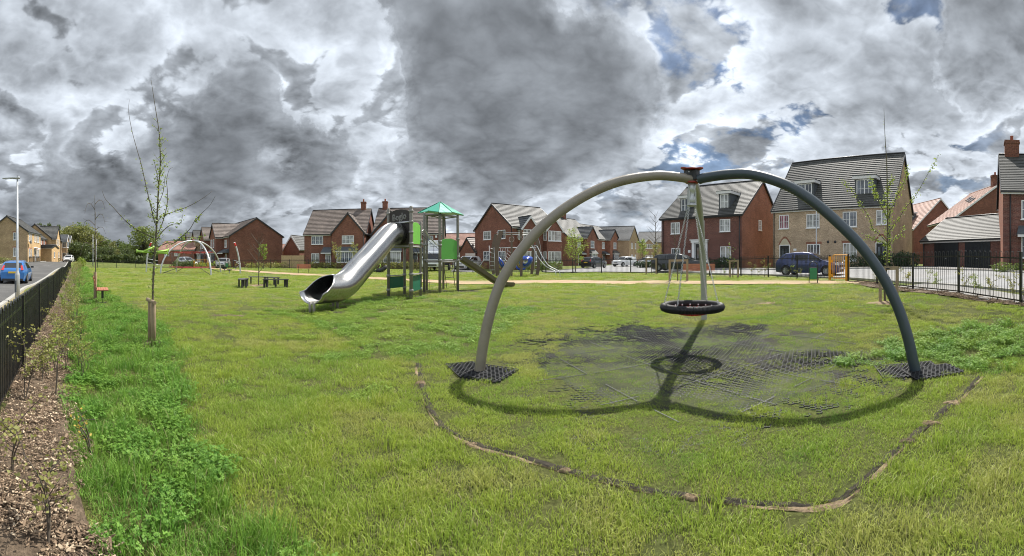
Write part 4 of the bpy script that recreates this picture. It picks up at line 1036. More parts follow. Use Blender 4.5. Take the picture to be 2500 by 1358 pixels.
# small rocker
RK = thing('spring_rocker', 'small black rocker with curved lime handles beyond the sandy path', 'spring rocker', tuple(GQ(925, 42)))
p = GQ(925, 42); mb = MB(); mb.tube(catmull([W(908, 663, 42), W(912, 662, 42), W(930, 660, 42)], 4), .09, 8); mb.cyl(p, W(925, 655, 42), .09, 8); mb.lathe([(0, 0), (.3, 0), (.3, .06), (0, .06)], p, 12); mb.build('base', DTRIM, RK)
q = catmull([W(918, 660, 42), W(928, 661, 41.9), W(938, 656, 41.9), W(943, 648, 42)], 5); MB().tube(q, [.10, .16, .2, .22]+[.22]*(len(q)-8)+[.2, .16, .12, .07], 10).build('seat', RUB, RK)
q = catmull([W(916, 660, 42), W(913, 652, 42), W(917, 644, 42), W(924, 643, 42), W(929, 649, 42), W(924, 657, 42)], 5); MB().tube(q, .05, 8).build('handle', LIMET, RK)
# ================= benches =================
def bench(px, D, rz, L, label, cat='bench', back=True):
    p = GQ(px, D); t = thing('park_bench', label, cat, tuple(p), rz)
    w = .42; mb = MB()
    for k in range(5): mb.box((0, -.16+k*.088, .45), (L, .078, .035))
    mb.build('seat', TERRA, t, world=False)
    if back:
        mb = MB()
        for k in range(4): mb.box((0, .26+k*.018, .55+k*.10), (L, .03, .09))
        mb.build('backrest', TERRA, t, world=False)
    for s in (-.38*L, .38*L):
        mb = MB(); mb.box((s, 0, .215), (.05, .06, .43)); mb.box((s, .03, .425), (.05, .42, .02)); mb.box((s, 0, .01), (.12, .3, .02)); 
        if back: mb.bar((s, .2, .42), (s, .345, .92), .05, .03)
        mb.build('leg', BLACKM, t, world=False)
    return t
bench(1706, 25.6, math.radians(-28), 2.05, 'terracotta-slatted bench with its back to the street, behind the basket swing')
bench(741, 39.0, math.radians(24), 1.35, 'terracotta-slatted bench on the far side of the sandy path left of the tube slide')
bench(250, 14.5, math.radians(150), 1.2, 'terracotta and black bench on the left lawn edge beside a thin staked sapling')
def curved_bench(px, D, a0, a1, rad, label):
    c = GQ(px, D); t = thing('curved_bench', label, 'bench', tuple(c), 0, 'curved picnic benches around the birch')
    mid = (a0+a1)/2; cx, cy = -rad*math.cos(mid), -rad*math.sin(mid); mb = MB()
    def arc(r, n=12): return [(cx+r*math.cos(a0+(a1-a0)*k/n), cy+r*math.sin(a0+(a1-a0)*k/n)) for k in range(n+1)]
    for k in range(3):
        r0 = rad-.18+k*.125; A = arc(r0); B = arc(r0+.11)
        mb.loft([[(a[0], a[1], .41), (a[0], a[1], .45), (b[0], b[1], .45), (b[0], b[1], .41)] for a, b in zip(A, B)], closed=True, sm=False)
    mb.build('seat', PLASTW, t, world=False)
    for f in (.06, .5, .94):
        a = a0+(a1-a0)*f
        for r in (rad-.12, rad+.12):
            mb = MB(); mb.box((cx+r*math.cos(a), cy+r*math.sin(a), .2), (.085, .085, .42), a); mb.build('leg', PLASTD, t, world=False)
curved_bench(589, 21.4, math.radians(175), math.radians(255), 1.05, 'curved dark plank bench standing apart, left of the thin birch')
curved_bench(650, 23.6, math.radians(48), math.radians(132), 1.5, 'curved dark plank bench just behind the thin birch')
curved_bench(673, 21.1, math.radians(-95), math.radians(-25), 1.05, 'curved dark plank bench in front on the right of the thin birch')
# ================= bins and gates =================
def bin_(px, D, rz, label, s=1.):
    p = GQ(px, D); t = thing('litter_bin', label, 'bin', tuple(p), rz)
    mb = MB(); q = [(-.19, 0, -.1), (-.19, 0, .8)]+[(-.19*math.cos(PI*k/8), 0, .8+.19*math.sin(PI*k/8)) for k in range(1, 8)]+[(.19, 0, .8), (.19, 0, -.1)]
    for y in (-.11, .11): mb.tube([(a, y, b) for a, _, b in q], .018, 8)
    mb.box((0, 0, .2), (.37, .24, .03)); mb.build('frame', BLACKM, t, world=False)
    mb = MB(); mb.box((0, 0, .45), (.33, .27, .50)); o = mb.build('bin_body', BING, t, world=False); bv = o.modifiers.new('b', 'BEVEL'); bv.width = .015; bv.segments = 2
    mb = MB(); mb.box((0, 0, .715), (.30, .24, .02)); mb.build('liner', BLACKM, t, world=False)
    if s != 1: t.scale = (s,)*3
bin_(1985.5, 18.3, math.radians(-42), 'green litter bin with a black hoop frame beside the yellow gate on the right')
bin_(554, 56, math.radians(30), 'small distant green litter bin beside the far yellow gate', 1.05)
def gate(a, b, h, label, open_px=None):
    a = Vector((a[0], a[1], T(*a))); b = Vector((b[0], b[1], T(*b))); t = thing('yellow_gate', label, 'gate', tuple(a)); d = (b-a).normalized()
    for p in (a, b):
        mb = MB(); mb.bar(p-Vector((0, 0, .1)), p+Vector((0, 0, h-.03)), .10, .10, up=(d.y, -d.x, 0)); mb.bar(p+Vector((0, 0, h-.03)), p+Vector((0, 0, h-.015)), .11, .11, up=(d.y, -d.x, 0)); mb.build('gate_post', ORANGEP, t)
    L = (b-a).length; g0 = a+d*.14; g1 = a+d*(L+.08) if open_px else b-d*.12
    off = Vector((d.y, -d.x, 0))*-.08 if open_px else Vector()
    g0 = g0+off; g1 = g1+off
    r = .024; mb = MB(); z0, z1 = .1, h+.06
    def P(s, z): return g0.lerp(g1, s)+Vector((0, 0, z))
    f = .05/L*1.5; mb.tube([P(0, z0+.05), P(0, z1-.08), P(f*.4, z1-.02), P(f, z1), P(1-f, z1), P(1-f*.4, z1-.02), P(1, z1-.08), P(1, z0+.05), P(1-f, z0), P(f, z0)], r, 8, close=True); mb.build('gate_frame', ORANGEP, t)
    n = 9
    for k in range(1, n):
        MB().cyl(P(k/n, z0), P(k/n, z1), .009, 6).build('gate_bar', ORANGEP, t)
    mb = MB()
    for z in (.25, h-.25): mb.box(a+d*.09+Vector((0, 0, z)), (.1, .1, .14))
    mb.build('hinge', ORANGEP, t)
ga, gb = Vector(Q(2026, 20.2)), Vector(Q(2067, 19.35)); gate(ga, gb, 1.22, 'yellow self-closing gate in the railings behind the slate arch leg', True)
gate(Vector(Q(473.5, 57.6)), Vector(Q(508, 57.8)), 1.15, 'distant yellow gate in the far railings seen through the climbing dome')
class House:
    def __init__(s, name, label, A, B, cat='house', nz=1.0, wall=RED, roof=T_BR, zb=None):
        """A, B: front corners (left, right as seen) as world xy"""
        s.A = Vector((A[0], A[1])); s.B = Vector((B[0], B[1])); d = (s.B-s.A); s.w = d.length; s.X = d.normalized(); s.Yd = Vector((-s.X.y, s.X.x))
        zs = [T(*s.A), T(*s.B)]; s.zb = min(zs)-.25 if zb is None else zb; s.z0 = max(zs)
        s.t = thing(name, label, cat, (s.A.x, s.A.y, s.z0), math.atan2(s.X.y, s.X.x)); s.wall = wall; s.roof = roof
    def P(s, u, v, z): q = s.A+s.X*u+s.Yd*v; return Vector((q.x, q.y, z))
    def L(s, mb):   # local builder: coordinates u,v,z(abs) -> local
        mb.v = [(a, b, c-s.z0) for a, b, c in mb.v]; return mb
    def build(s, mb, name, m, parent=None, fixn=True): return s.L(mb).build(name, m, parent or s.t, world=False, fixn=fixn)
    def hit(s, face, px, py):
        """pixel -> (coordinate along face, z). face: ('v',v) front-parallel plane, ('u',u) side plane"""
        a = az(px); r = Vector((math.sin(a), math.cos(a))); o = -s.A; k, c = face
        n = s.Yd if k == 'v' else s.X; al = s.X if k == 'v' else s.Yd
        t_ = (c-o.dot(n))/r.dot(n); p = o+r*t_; return p.dot(al), CH+(YH-py)*t_/R_
    def block(s, u0, u1, v0, v1, ze, zr, ridge='u', wall=None, roof=None, ov=.22, gab=(1, 1), zb=None, course=.34, fascia=WTRIM, verge=DTRIM, th=.05):
        wall = wall or s.wall; roof = roof or s.roof; zb = s.zb if zb is None else zb; mb = MB()
        c = [(u0, v0), (u1, v0), (u1, v1), (u0, v1)]
        for i in range(4): a, b = c[i], c[(i+1) % 4]; mb.quad([(a[0], a[1], zb), (b[0], b[1], zb), (b[0], b[1], ze), (a[0], a[1], ze)])
        mb.quad([(p[0], p[1], zb) for p in c])
        if ridge == 'u':
            vm = (v0+v1)/2
            for u in (u0, u1): mb.quad([(u, v0, ze), (u, v1, ze), (u, vm, zr)])
        else:
            um = (u0+u1)/2
            for v in (v0, v1): mb.quad([(u0, v, ze), (u1, v, ze), (um, v, zr)])
        w_ = s.build(mb, 'wall', wall)
        mb = MB(); half = (v1-v0)/2 if ridge == 'u' else (u1-u0)/2; rise = zr-ze; sl = math.hypot(half, rise); ov_e = .25; go = ov*.6
        nc = max(3, int((sl+ov_e)/course)); nx, nz = rise/sl, half/sl
        for side in (0, 1):
            def pt(along, dist, lift):   # dist = distance from ridge measured down-slope
                h = dist*nz+lift*nx; z = zr+.06-dist*nx+lift*nz
                if ridge == 'u': v = vm-h if side == 0 else vm+h; return (along, v, z)
                u = um-h if side == 0 else um+h; return (u, along, z)
            a0, a1 = (u0-go, u1+go) if ridge == 'u' else (v0-go, v1+go)
            for k in range(nc):
                d0 = (sl+ov_e)*k/nc; d1 = (sl+ov_e)*(k+1)/nc
                mb.quad([pt(a0, d0, .0), pt(a1, d0, .0), pt(a1, d1, th), pt(a0, d1, th)])
                mb.quad([pt(a0, d1, th), pt(a1, d1, th), pt(a1, d1, 0), pt(a0, d1, 0)])
                for a in (a0, a1): mb.quad([pt(a, d0, 0), pt(a, d1, th), pt(a, d1, -.02)])
        ro = s.build(mb, 'roof', roof, fixn=False)
        mb = MB()
        if ridge == 'u': mb.tube([(u0-go, vm, zr+.10), (u1+go, vm, zr+.10)], .075, 6)
        else: mb.tube([(um, v0-go, zr+.10), (um, v1+go, zr+.10)], .075, 6)
        s.build(mb, 'ridge_tile', verge if verge is DTRIM else roof, ro)
        # fascia / gutter at the eaves and verge boards on the gables
        mb = MB(); dz = ov_e*nx; dh = ov_e*nz
        if ridge == 'u':
            for v, sg in ((v0, -1), (v1, 1)): mb.box(((u0+u1)/2, v+sg*(dh-.04), ze-dz-.06), (u1-u0+2*go, .05, .17))
        else:
            for u, sg in ((u0, -1), (u1, 1)): mb.box((u+sg*(dh-.04), (v0+v1)/2, ze-dz-.06), (.05, v1-v0+2*go, .17))
        s.build(mb, 'fascia', fascia, ro)
        mb = MB()
        if ridge == 'u':
            for v, sg in ((v0, -1), (v1, 1)): mb.box(((u0+u1)/2, v+sg*(dh+.04), ze-dz+.0), (u1-u0+2*go, .10, .09))
        else:
            for u, sg in ((u0, -1), (u1, 1)): mb.box((u+sg*(dh+.04), (v0+v1)/2, ze-dz+.0), (.10, v1-v0+2*go, .09))
        s.build(mb, 'gutter', DTRIM, ro)
        mb = MB()
        for e, on in zip((0, 1), gab):
            if not on: continue
            for sd in (-1, 1):
                if ridge == 'u':
                    u = u0-go-.02 if e == 0 else u1+go+.02
                    mb.bar((u, vm, zr-.03), (u, vm+sd*(half+dh), ze-dz-.02), .05, .20, up=(0, 0, 1))
                else:
                    v = v0-go-.02 if e == 0 else v1+go+.02
                    mb.bar((um, v, zr-.03), (um+sd*(half+dh), v, ze-dz-.02), .05, .20, up=(0, 0, 1))
        if mb.v: s.build(mb, 'verge_board', verge, ro)
        return ro
    def _M(s, face, c, z, sgn):
        """local frame on a face: x along, y outward, z up"""
        k, q = face
        if k == 'v': return Matrix(((1, 0, 0, c), (0, sgn, 0, q), (0, 0, 1, z), (0, 0, 0, 1)))
        return Matrix(((0, sgn, 0, q), (1, 0, 0, c), (0, 0, 1, z), (0, 0, 0, 1)))
    def win(s, face, c0, c1, z0, z1, sgn=-1, n=2, bars=1, glass=None, lintel=None, frame=UPVC, sill=True, fw=.065, nets=None):
        M = s._M(face, (c0+c1)/2, z0, sgn); w = abs(c1-c0); h = z1-z0; mb = MB(); d = .07
        mb.box((-w/2+fw/2, d/2-.01, h/2), (fw, d, h), M=M); mb.box((w/2-fw/2, d/2-.01, h/2), (fw, d, h), M=M)
        mb.box((0, d/2-.01, fw/2), (w-2*fw, d, fw), M=M); mb.box((0, d/2-.01, h-fw/2), (w-2*fw, d, fw), M=M)
        for k in range(1, n): mb.box((-w/2+w*k/n, d/2-.015, h/2), (.085, d, h-2*fw), M=M)
        for k in range(n):
            for b in range(1, bars+1):
                x0 = -w/2+w*k/n+.05; x1 = -w/2+w*(k+1)/n-.05; mb.box(((x0+x1)/2, .035, h*b/(bars+1)), (x1-x0, .02, .028), M=M)
            if bars and w/n > .5: mb.box((-w/2+w*(k+.5)/n, .032, h/2), (.022, .018, h-2*fw), M=M)
        if sill: mb.box((0, .05, -.035), (w+.12, .12, .06), M=M)
        o = s.build(mb, 'window', frame)
        mb = MB(); mb.box((0, .012, h/2), (w-fw, .012, h-fw), M=M); s.build(mb, 'pane', glass or (GLASSN if random.random() < .35 else GLASS), o)
        if lintel: mb = MB(); mb.box((0, .004, h+.10), (w+.3, .012, .2), M=M); s.build(mb, 'lintel', lintel, o)
        return o
    def winp(s, face, x0, y0, x1, y1, sgn=-1, **kw):
        ym = (y0+y1)/2; xm = (x0+x1)/2; a, _ = s.hit(face, x0, ym); b, _ = s.hit(face, x1, ym); _, zt = s.hit(face, xm, y0); _, zl = s.hit(face, xm, y1)
        return s.win(face, min(a, b), max(a, b), zl, zt, sgn, **kw)
    def door(s, face, c0, c1, z0, z1, sgn=-1, m=DOORB, frame=UPVC, lights=2):
        M = s._M(face, (c0+c1)/2, z0, sgn); w = abs(c1-c0); h = z1-z0; mb = MB(); f = .07
        mb.box((0, .02, h/2), (w-2*f, .05, h-f), M=M); o = s.build(mb, 'door', m)
        mb = MB(); mb.box((-w/2+f/2, .03, h/2), (f, .08, h), M=M); mb.box((w/2-f/2, .03, h/2), (f, .08, h), M=M); mb.box((0, .03, h-f/2), (w-2*f, .08, f), M=M); s.build(mb, 'door_frame', frame, o)
        if lights:
            mb = MB()
            for k in range(lights): mb.box(((k-(lights-1)/2)*w*.36, .05, h*.62), (w*.2, .02, h*.42), M=M)
            s.build(mb, 'door_glass', GLASS, o)
        mb = MB(); mb.box((w*.3, .065, h*.47), (.03, .05, .14), M=M); s.build(mb, 'handle', GALV, o); return o
    def doorp(s, face, x0, y0, x1, y1, **kw):
        ym = (y0+y1)/2; a, _ = s.hit(face, x0, ym); b, _ = s.hit(face, x1, ym); _, zt = s.hit(face, (x0+x1)/2, y0)
        return s.door(face, min(a, b), max(a, b), zt-2.12, zt, **kw)
    def leanto(s, u0, u1, v0, dep, ze, zt, m=LEAD, face='v', sgn=-1, q=None, wt=WTRIM):
        """small pitched canopy on a face"""
        mb = MB(); k = (face, v0); M = s._M(k, (u0+u1)/2, 0, sgn); w = (u1-u0)/2
        a = [(-w, dep, ze), (w, dep, ze), (w-.15, 0, zt), (-w+.15, 0, zt)]; b = [(-w, dep, ze-.06), (w, dep, ze-.06), (w, 0, ze-.06), (-w, 0, ze-.06)]
        P_ = lambda L: [tuple(M @ Vector(p)) for p in L]
        mb.quad(P_(a)); mb.quad(P_(b)); mb.quad(P_([a[0], a[1], b[1], b[0]])); mb.quad(P_([a[0], a[3], b[3], b[0]])); mb.quad(P_([a[1], a[2], b[2], b[1]])); mb.quad(P_([a[2], a[3], b[3], b[2]]))
        o = s.build(mb, 'canopy', m); mb = MB(); mb.box((0, dep-.02, ze-.14), (2*w-.04, .10, .15), M=M); s.build(mb, 'fascia', wt, o); return o
    def bay(s, face, c0, c1, q, dep, z0, z1, sgn=-1, base=None, n=4, roofh=.55, roofm=LEAD, panelm=None):
        """box bay window with glazed sides and optional lean-to roof"""
        k = (face, q); M = s._M(k, (c0+c1)/2, 0, sgn); w = (c1-c0)
        mb = MB(); zb = s.zb; mb.box((0, dep/2, (zb+z0)/2), (w, dep, z0-zb), M=M); o = s.build(mb, 'bay', base or s.wall)
        mb = MB(); mb.box((0, dep/2, z1+.10), (w+.12, dep+.12, .2), M=M)
        for x in (-w/2+.05, w/2-.05): mb.box((x, dep-.05, (z0+z1)/2), (.1, .1, z1-z0), M=M)
        s.build(mb, 'bay_frame', UPVC, o)
        s.win((face, q+sgn*(dep-.07)), c0+.08, c1-.08, z0, z1, sgn, n=n, bars=1, sill=True)
        mb = MB()
        for x in (-w/2+.04, w/2-.04): mb.box((x, dep/2-.05, (z0+z1)/2), (.02, dep-.12, z1-z0), M=M)
        s.build(mb, 'side_pane', GLASS, o)
        if roofh: s.leanto(c0-.12, c1+.12, q, dep+.15, z1+.2, z1+.2+roofh, roofm, face, sgn)
        return o
    def chimney(s, u, v, zt, zb, w=.75, d=.55, ro=None):
        mb = MB(); mb.box((u, v, (zt+zb)/2), (w, d, zt-zb)); mb.box((u, v, zt-.16), (w+.12, d+.12, .10)); mb.box((u, v, zt-.02), (w+.06, d+.06, .08)); o = s.build(mb, 'chimney', RED, ro)
        mb = MB(); mb.lathe([(.13, 0), (.11, .35), (.14, .38), (.10, .42), (0, .42)], (u, v, zt), 10); s.build(mb, 'chimney_pot', CLAY, o)
        mb = MB(); mb.box((u, v, zb+.05), (w+.2, d+.25, .25)); s.build(mb, 'flashing', LEAD, o)
    def pipe(s, u, v, z0, z1, ro=None): mb = MB(); mb.cyl((u, v, z0), (u, v, z1), .045, 8); s.build(mb, 'downpipe', PIPE)
    def dormer(s, uc, w, v0, zs, zt, zr, ze, vm, ro):
        """box dormer on the front slope; v0 = face position, runs back into roof"""
        back = v0+ (zt-zs)*vm/(zr-ze)+.8; mb = MB(); mb.box((uc, (v0+back)/2, (zs+zt)/2), (w, back-v0, zt-zs)); o = s.build(mb, 'dormer', LEAD, ro)
        mb = MB(); mb.box((uc, (v0+back)/2-.1, zt+.12), (w+.35, back-v0+.25, .26)); s.build(mb, 'dormer_roof', WTRIM, o)
        mb = MB(); mb.box((uc, (v0+back)/2-.1, zt+.275), (w+.40, back-v0+.30, .05)); s.build(mb, 'dormer_cover', LEAD, o)
        s.win(('v', v0), uc-w/2+.18, uc+w/2-.18, zs+.12, zt-.05, -1, n=2, bars=1, sill=False)
def XY(px, D): return Q(px, D)
def mkhouse(name, label, A, X, w, **kw):
    X = Vector(X).normalized(); A = Vector(A); return House(name, label, A, A+X*w, **kw)
# ---- red house left of centre (H1)
h = House('detached_house', 'red brick house with brown tiled roof and front gable, left of the tube slide', XY(743, 59.6), XY(891.5, 57.2), wall=RED, roof=T_BR)
w = h.w; ro = h.block(0, w, 0, 9, 5.05, 8.95, 'u')
gx = h.hit(('v', -.5), 809.5, 600)[0]; h.block(gx, w-.02, -.5, 4.2, 5.05, 7.85, 'v', verge=DTRIM, fascia=DTRIM, ov=.18)
f0 = ('v', 0); f1 = ('v', -.5)
h.winp(f0, 760.8, 576.5, 788.8, 596.8, n=3); h.winp(f1, 835, 575.3, 864.2, 595.4, n=3); h.winp(f0, 760.5, 619, 779.4, 641.5, n=2)
h.doorp(f0, 794.5, 618.5, 808.5, 653, m=DOORW); a = h.hit(f0, 787, 612)[0]; h.leanto(a, gx, 0, .9, 2.3, 3.05)
a, b = h.hit(f1, 824, 630)[0], h.hit(f1, 873, 630)[0]; h.bay('v', a, b, -.5, .6, .85, 2.35, n=5)
h.chimney(w-1.1, 4.5, 10.1, 8.5, ro=ro); h.pipe(gx-.1, -.08, h.zb, 5.0); h.pipe(w-.15, -.6, h.zb, 5.0)
# ---- H2
h = House('detached_house', 'red brick house with brown tiled roof, directly behind the slide tower and name board', XY(911, 57.5), XY(1080.5, 56.2), wall=RED, roof=T_BR)
w = h.w; ro = h.block(0, w, 0, 9, 5.05, 9.0, 'u'); h.block(.02, 5.3, -.5, 4.2, 5.05, 8.0, 'v', fascia=DTRIM)
h.winp(f0, 1043, 576, 1057.5, 591.4, n=2); a, b = h.hit(f1, 927.4, 630)[0], h.hit(f1, 980.4, 630)[0]; h.bay('v', a, b, -.5, .6, .85, 2.35, n=5)
h.winp(f1, 940, 576, 968, 595, n=3); a, b = h.hit(f0, 1003, 630)[0], h.hit(f0, 1020, 630)[0]; h.door(f0, a+.2, b, .1, 2.2, m=DOORB); h.leanto(a-.1, b+1.4, 0, .9, 2.35, 3.0)
h.winp(f0, 1030, 616, 1058, 640, n=2); h.chimney(.9, 4.5, 10.15, 8.5, ro=ro)
mb = MB(); mb.box((h.hit(f0, 1065, 578)[0], -.06, h.hit(f0, 1065, 578)[1]), (.28, .1, .3)); h.build(mb, 'alarm_box', UPVC)
# ---- low link building with pale garage door left of H3 and roof behind
h = House('garage', 'low red brick garage with a single pale door, left of the corner house with bays', XY(1123, 56), XY(1163, 53.2), wall=RED, roof=T_BR)
h.block(0, 3.2, 0, 6, 2.45, 4.2, 'v', ov=.1); h.w = 3.2
M_ = MB(); a, z1 = h.hit(('v', 0), 1137, 619.6); b, _ = h.hit(('v', 0), 1161, 619.6)
M_.box(((a+b)/2, -.04, 1.08), (b-a, .05, 2.1)); h.build(M_, 'garage_door', GARP)
for k in range(5): M_ = MB(); M_.box(((a+b)/2, -.07, .3+k*.4), (b-a-.1, .012, .05)); h.build(M_, 'door_rib', WTRIM)
h = House('terraced_house', 'house with long pale brown roof seen just right of the green play roof', XY(1078, 79), XY(1185, 78), wall=RED, roof=T_PK); h.block(0, h.w, 0, 8, 3.9, 6.4, 'u')
h.win(f0, 3, 4.2, 1.2, 2.3)
# ---- H3 corner house with bays
B3 = Vector(XY(1250.6, 46.7)); X3 = Vector((.58, -.815)).normalized()
h = House('corner_house', 'red brick corner house with two gabled bays behind the brown climbing frame', B3-X3*8.6, B3, wall=RED, roof=T_GR)
w = h.w; LEN = 7.6; ro = h.block(0, w, 0, LEN, 5.25, 8.25, 'v', verge=DTRIM)
for q in ((1181, 564.6, 1199, 585), (1216, 562, 1234, 583), (1181, 614, 1195, 635), (1217.8, 613.5, 1234.4, 636.4)): h.winp(f0, *q, n=2)
for v0, v1, z in ((.9, 3.3, 6.5), (4.7, 7.2, 6.5)):
    h.block(w-1.5, w+.7, v0, v1, 5.0, 6.4, 'u', fascia=WTRIM, verge=WTRIM, roof=T_DK, ov=.2)
    for za, zb_ in ((.95, 2.3), (3.6, 4.85)):
        h.win(('u', w+.7), v0+.2, v1-.2, za, zb_, 1, n=4, bars=1, glass=GLASSN); h.win(('v', v0), w+.1, w+.62, za, zb_, -1, n=1, bars=1, sill=False, glass=GLASSN)
h.door(('u', w), 3.5, 4.45, .2, 2.25, sgn=1); h.pipe(w-.1, -.07, h.zb, 5.1); h.pipe(w+.06, 3.9, h.zb, 5.1)
mb = MB(); mb.lathe([(0, 0), (.18, .03), (.30, .12), (.31, .12), (.18, -.01)], (-.35, .3, 4.1), 16, axis='y'); mb.cyl((0, .3, 3.9), (-.35, .3, 4.1), .02, 6); h.build(mb, 'satellite_dish', LEAD)
# ---- H4 + H6 row along the side road
B4 = Vector(XY(1387, 69)); X4 = Vector((.76, -.65)).normalized(); Y4 = Vector((.65, .76)).normalized()
def row_house(name, label, B, ze, zr, wall, roof, gab, L=9.2, wins=(), chim=False, w=8.6, bay=True):
    h = House(name, label, B-X4*w, B, wall=wall, roof=roof); ro = h.block(0, w, 0, L, ze, zr, 'v')
    g0, g1 = gab; h.block(w-2.5, w+1.1, g0, g1, ze, ze+1.95, 'u', roof=T_DK)
    fz = ('u', w+1.1); c = (g0+g1)/2
    h.win(fz, c-.65, c+.65, 3.3, 4.6, 1, n=3); h.bay('u', c-1.0, c+1.0, w+1.1, .5, .75, 2.2, 1, n=3, roofh=.6, roofm=T_GR)
    h.win(('u', w), (g0-1.5) if g0 > 3 else g1+1, (g0-.4) if g0 > 3 else g1+2, 3.3, 4.6, 1, n=2)
    h.door(('u', w), g1+.2 if g1 < L-1.4 else g0-1.2, g1+1.1 if g1 < L-1.4 else g0-.3, .1, 2.2, 1); h.leanto(g1-.1 if g1 < L-1.4 else g0-1.5, g1+1.4 if g1 < L-1.4 else g0+.1, w, 1.0, 2.3, 2.8, face='u', sgn=1)
    h.win(('v', 0), w-4.5, w-3.2, 3.3, 4.5); 
    if chim: h.chimney(w/2, 5.2, zr+1.5, zr-.4, ro=ro)
    return h
row_house('row_house', 'red brick house with a chimney and grey roof behind the leafy young tree', B4, 5.2, 8.9, RED, T_GR, (4.6, 8.6), chim=True)
h = row_house('row_house', 'orange-red brick house with twin upper windows in its gable, beside the side road', B4+Y4*9.6, 5.2, 8.2, REDO, T_GR, (4.4, 8.6))
B7 = Vector(XY(1536, 83)); X7 = Vector((.85, -.53)).normalized()
h = House('buff_house', 'buff brick house with dark roof at the end of the side road', B7-X7*9, B7, wall=TAN, roof=T_DK); w = h.w
h.block(0, w, 0, 8.2, 5.3, 8.25, 'u')
for c in (2.2, 5.2):
    for z in (.9, 3.4): h.win(('u', w), c-.45, c+.45, z, z+1.25, 1, n=2, lintel=REDO)
h = House('distant_house', 'distant buff house with a small white-edged gable, left of the dark brick house', XY(1552, 99), XY(1650, 97), wall=TAN, roof=T_DK, zb=-.6)
h.block(0, h.w, 0, 8, 5.3, 7.95, 'u'); a, b = h.hit(f1, 1573, 600)[0], h.hit(f1, 1596.5, 600)[0]; h.block(a, b, -.5, 3, 4.9, 6.2, 'v', verge=WTRIM)
h.winp(f1, 1576, 596, 1594, 607.3, n=4, bars=0); h.winp(f1, 1576, 624, 1594, 640, n=4, bars=0); h.winp(f0, 1600, 596, 1607, 607); h.winp(f0, 1601, 624, 1610, 640)
# ---- R1 dark red three-storey house
h = House('townhouse', 'dark red brick house with two dormers and a white door surround, behind the swing chains', XY(1614.9, 42.4), XY(1811, 37.5), wall=REDD, roof=T_SL)
w = h.w; ze, zr, dp = 5.72, 9.6, 10.; ro = h.block(0, w, 0, dp, ze, zr, 'u', th=.032, course=.26, fascia=DTRIM)
tag(h.block(w-.3, w+.03, .05, dp-.05, ze-.05, zr-.12, 'u', wall=REDO, gab=(0, 0)) if False else ro)
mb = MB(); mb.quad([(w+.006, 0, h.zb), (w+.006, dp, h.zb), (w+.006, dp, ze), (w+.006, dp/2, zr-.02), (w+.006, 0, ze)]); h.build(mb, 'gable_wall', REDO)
for q in ((1638.6, 543.6, 1659.8, 571), (1710.8, 539, 1720, 567.5), (1757.7, 535.4, 1783, 565.4), (1640, 606, 1661, 640), (1759, 602, 1785, 638.5)): h.winp(f0, *q, n=1 if q[2]-q[0] < 12 else 2)
h.winp(('u', w), 1851.7, 538, 1858.5, 562.6, sgn=1, n=1)
for x0, x1, yt, yb, ys in ((1759, 1778.4, 474.4, 500, 520), (1664.5, 1681, 485, 509, 524)):
    v0 = .85; a = h.hit(('v', v0), x0, 490)[0]; b = h.hit(('v', v0), x1, 490)[0]; zt = h.hit(('v', v0), (x0+x1)/2, yt)[1]; h.dormer((a+b)/2, b-a+.36, v0, ze+.45, zt+.05, zr, ze, dp/2, ro)
a, b = h.hit(f0, 1691, 620)[0], h.hit(f0, 1728, 620)[0]; zt = h.hit(f0, 1709, 585.5)[1]
mb = MB(); mb.box((a+.14, -.10, (.4+zt-.3)/2), (.26, .18, zt-.3-.4)); mb.box((b-.14, -.10, (.4+zt-.3)/2), (.26, .18, zt-.3-.4)); mb.box(((a+b)/2, -.14, zt-.17), (b-a+.1, .28, .24)); mb.box(((a+b)/2, -.18, zt-.02), (b-a+.3, .36, .08)); h.build(mb, 'door_surround', UPVC)
h.door(f0, a+.3, b-.3, .45, zt-.35, m=DOORB); h.pipe(.25, -.08, h.zb, ze); h.pipe(w-.2, -.08, h.zb, ze)
mb = MB(); u_, z_ = h.hit(f0, 1691-8, 614); mb.box((u_, -.02, z_), (.28, .03, .28)); h.build(mb, 'number_plate', UPVC)
# ---- Y1 buff semi
h = House('townhouse', 'pale buff brick semi-detached house with dormers and arched door heads', XY(1887.4, 37.7), XY(2179.4, 33.2), wall=BUF, roof=T_SL)
w = h.w; ze, zr, dp = 6.05, 11.15, 8.; ro = h.block(0, w, 0, dp, ze, zr, 'u', th=.032, course=.26, fascia=WTRIM)
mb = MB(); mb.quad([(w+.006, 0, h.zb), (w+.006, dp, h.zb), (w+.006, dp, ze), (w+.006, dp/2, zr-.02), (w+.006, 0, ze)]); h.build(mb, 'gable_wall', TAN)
for i, q in enumerate(((1903, 525.3, 1926, 558.8), (1969.6, 522.6, 2001, 556.6), (2058, 517, 2092, 554), (2140, 513, 2166, 548.5), (1971.5, 596, 2002.3, 645), (2058.7, 593.4, 2092.2, 637))): h.winp(f0, *q, n=2, glass=GLASSR if i == 0 else None, lintel=REDO if i > 3 else None)
for x0, x1, yt in ((1950, 1982.7, 447.6), (2091.7, 2130.4, 436.7)):
    v0 = .8; a = h.hit(('v', v0), x0, 460)[0]; b = h.hit(('v', v0), x1, 460)[0]; zt = h.hit(('v', v0), (x0+x1)/2, yt)[1]; h.dormer((a+b)/2, b-a+.36, v0, ze+.55, zt, zr, ze, dp/2, ro)
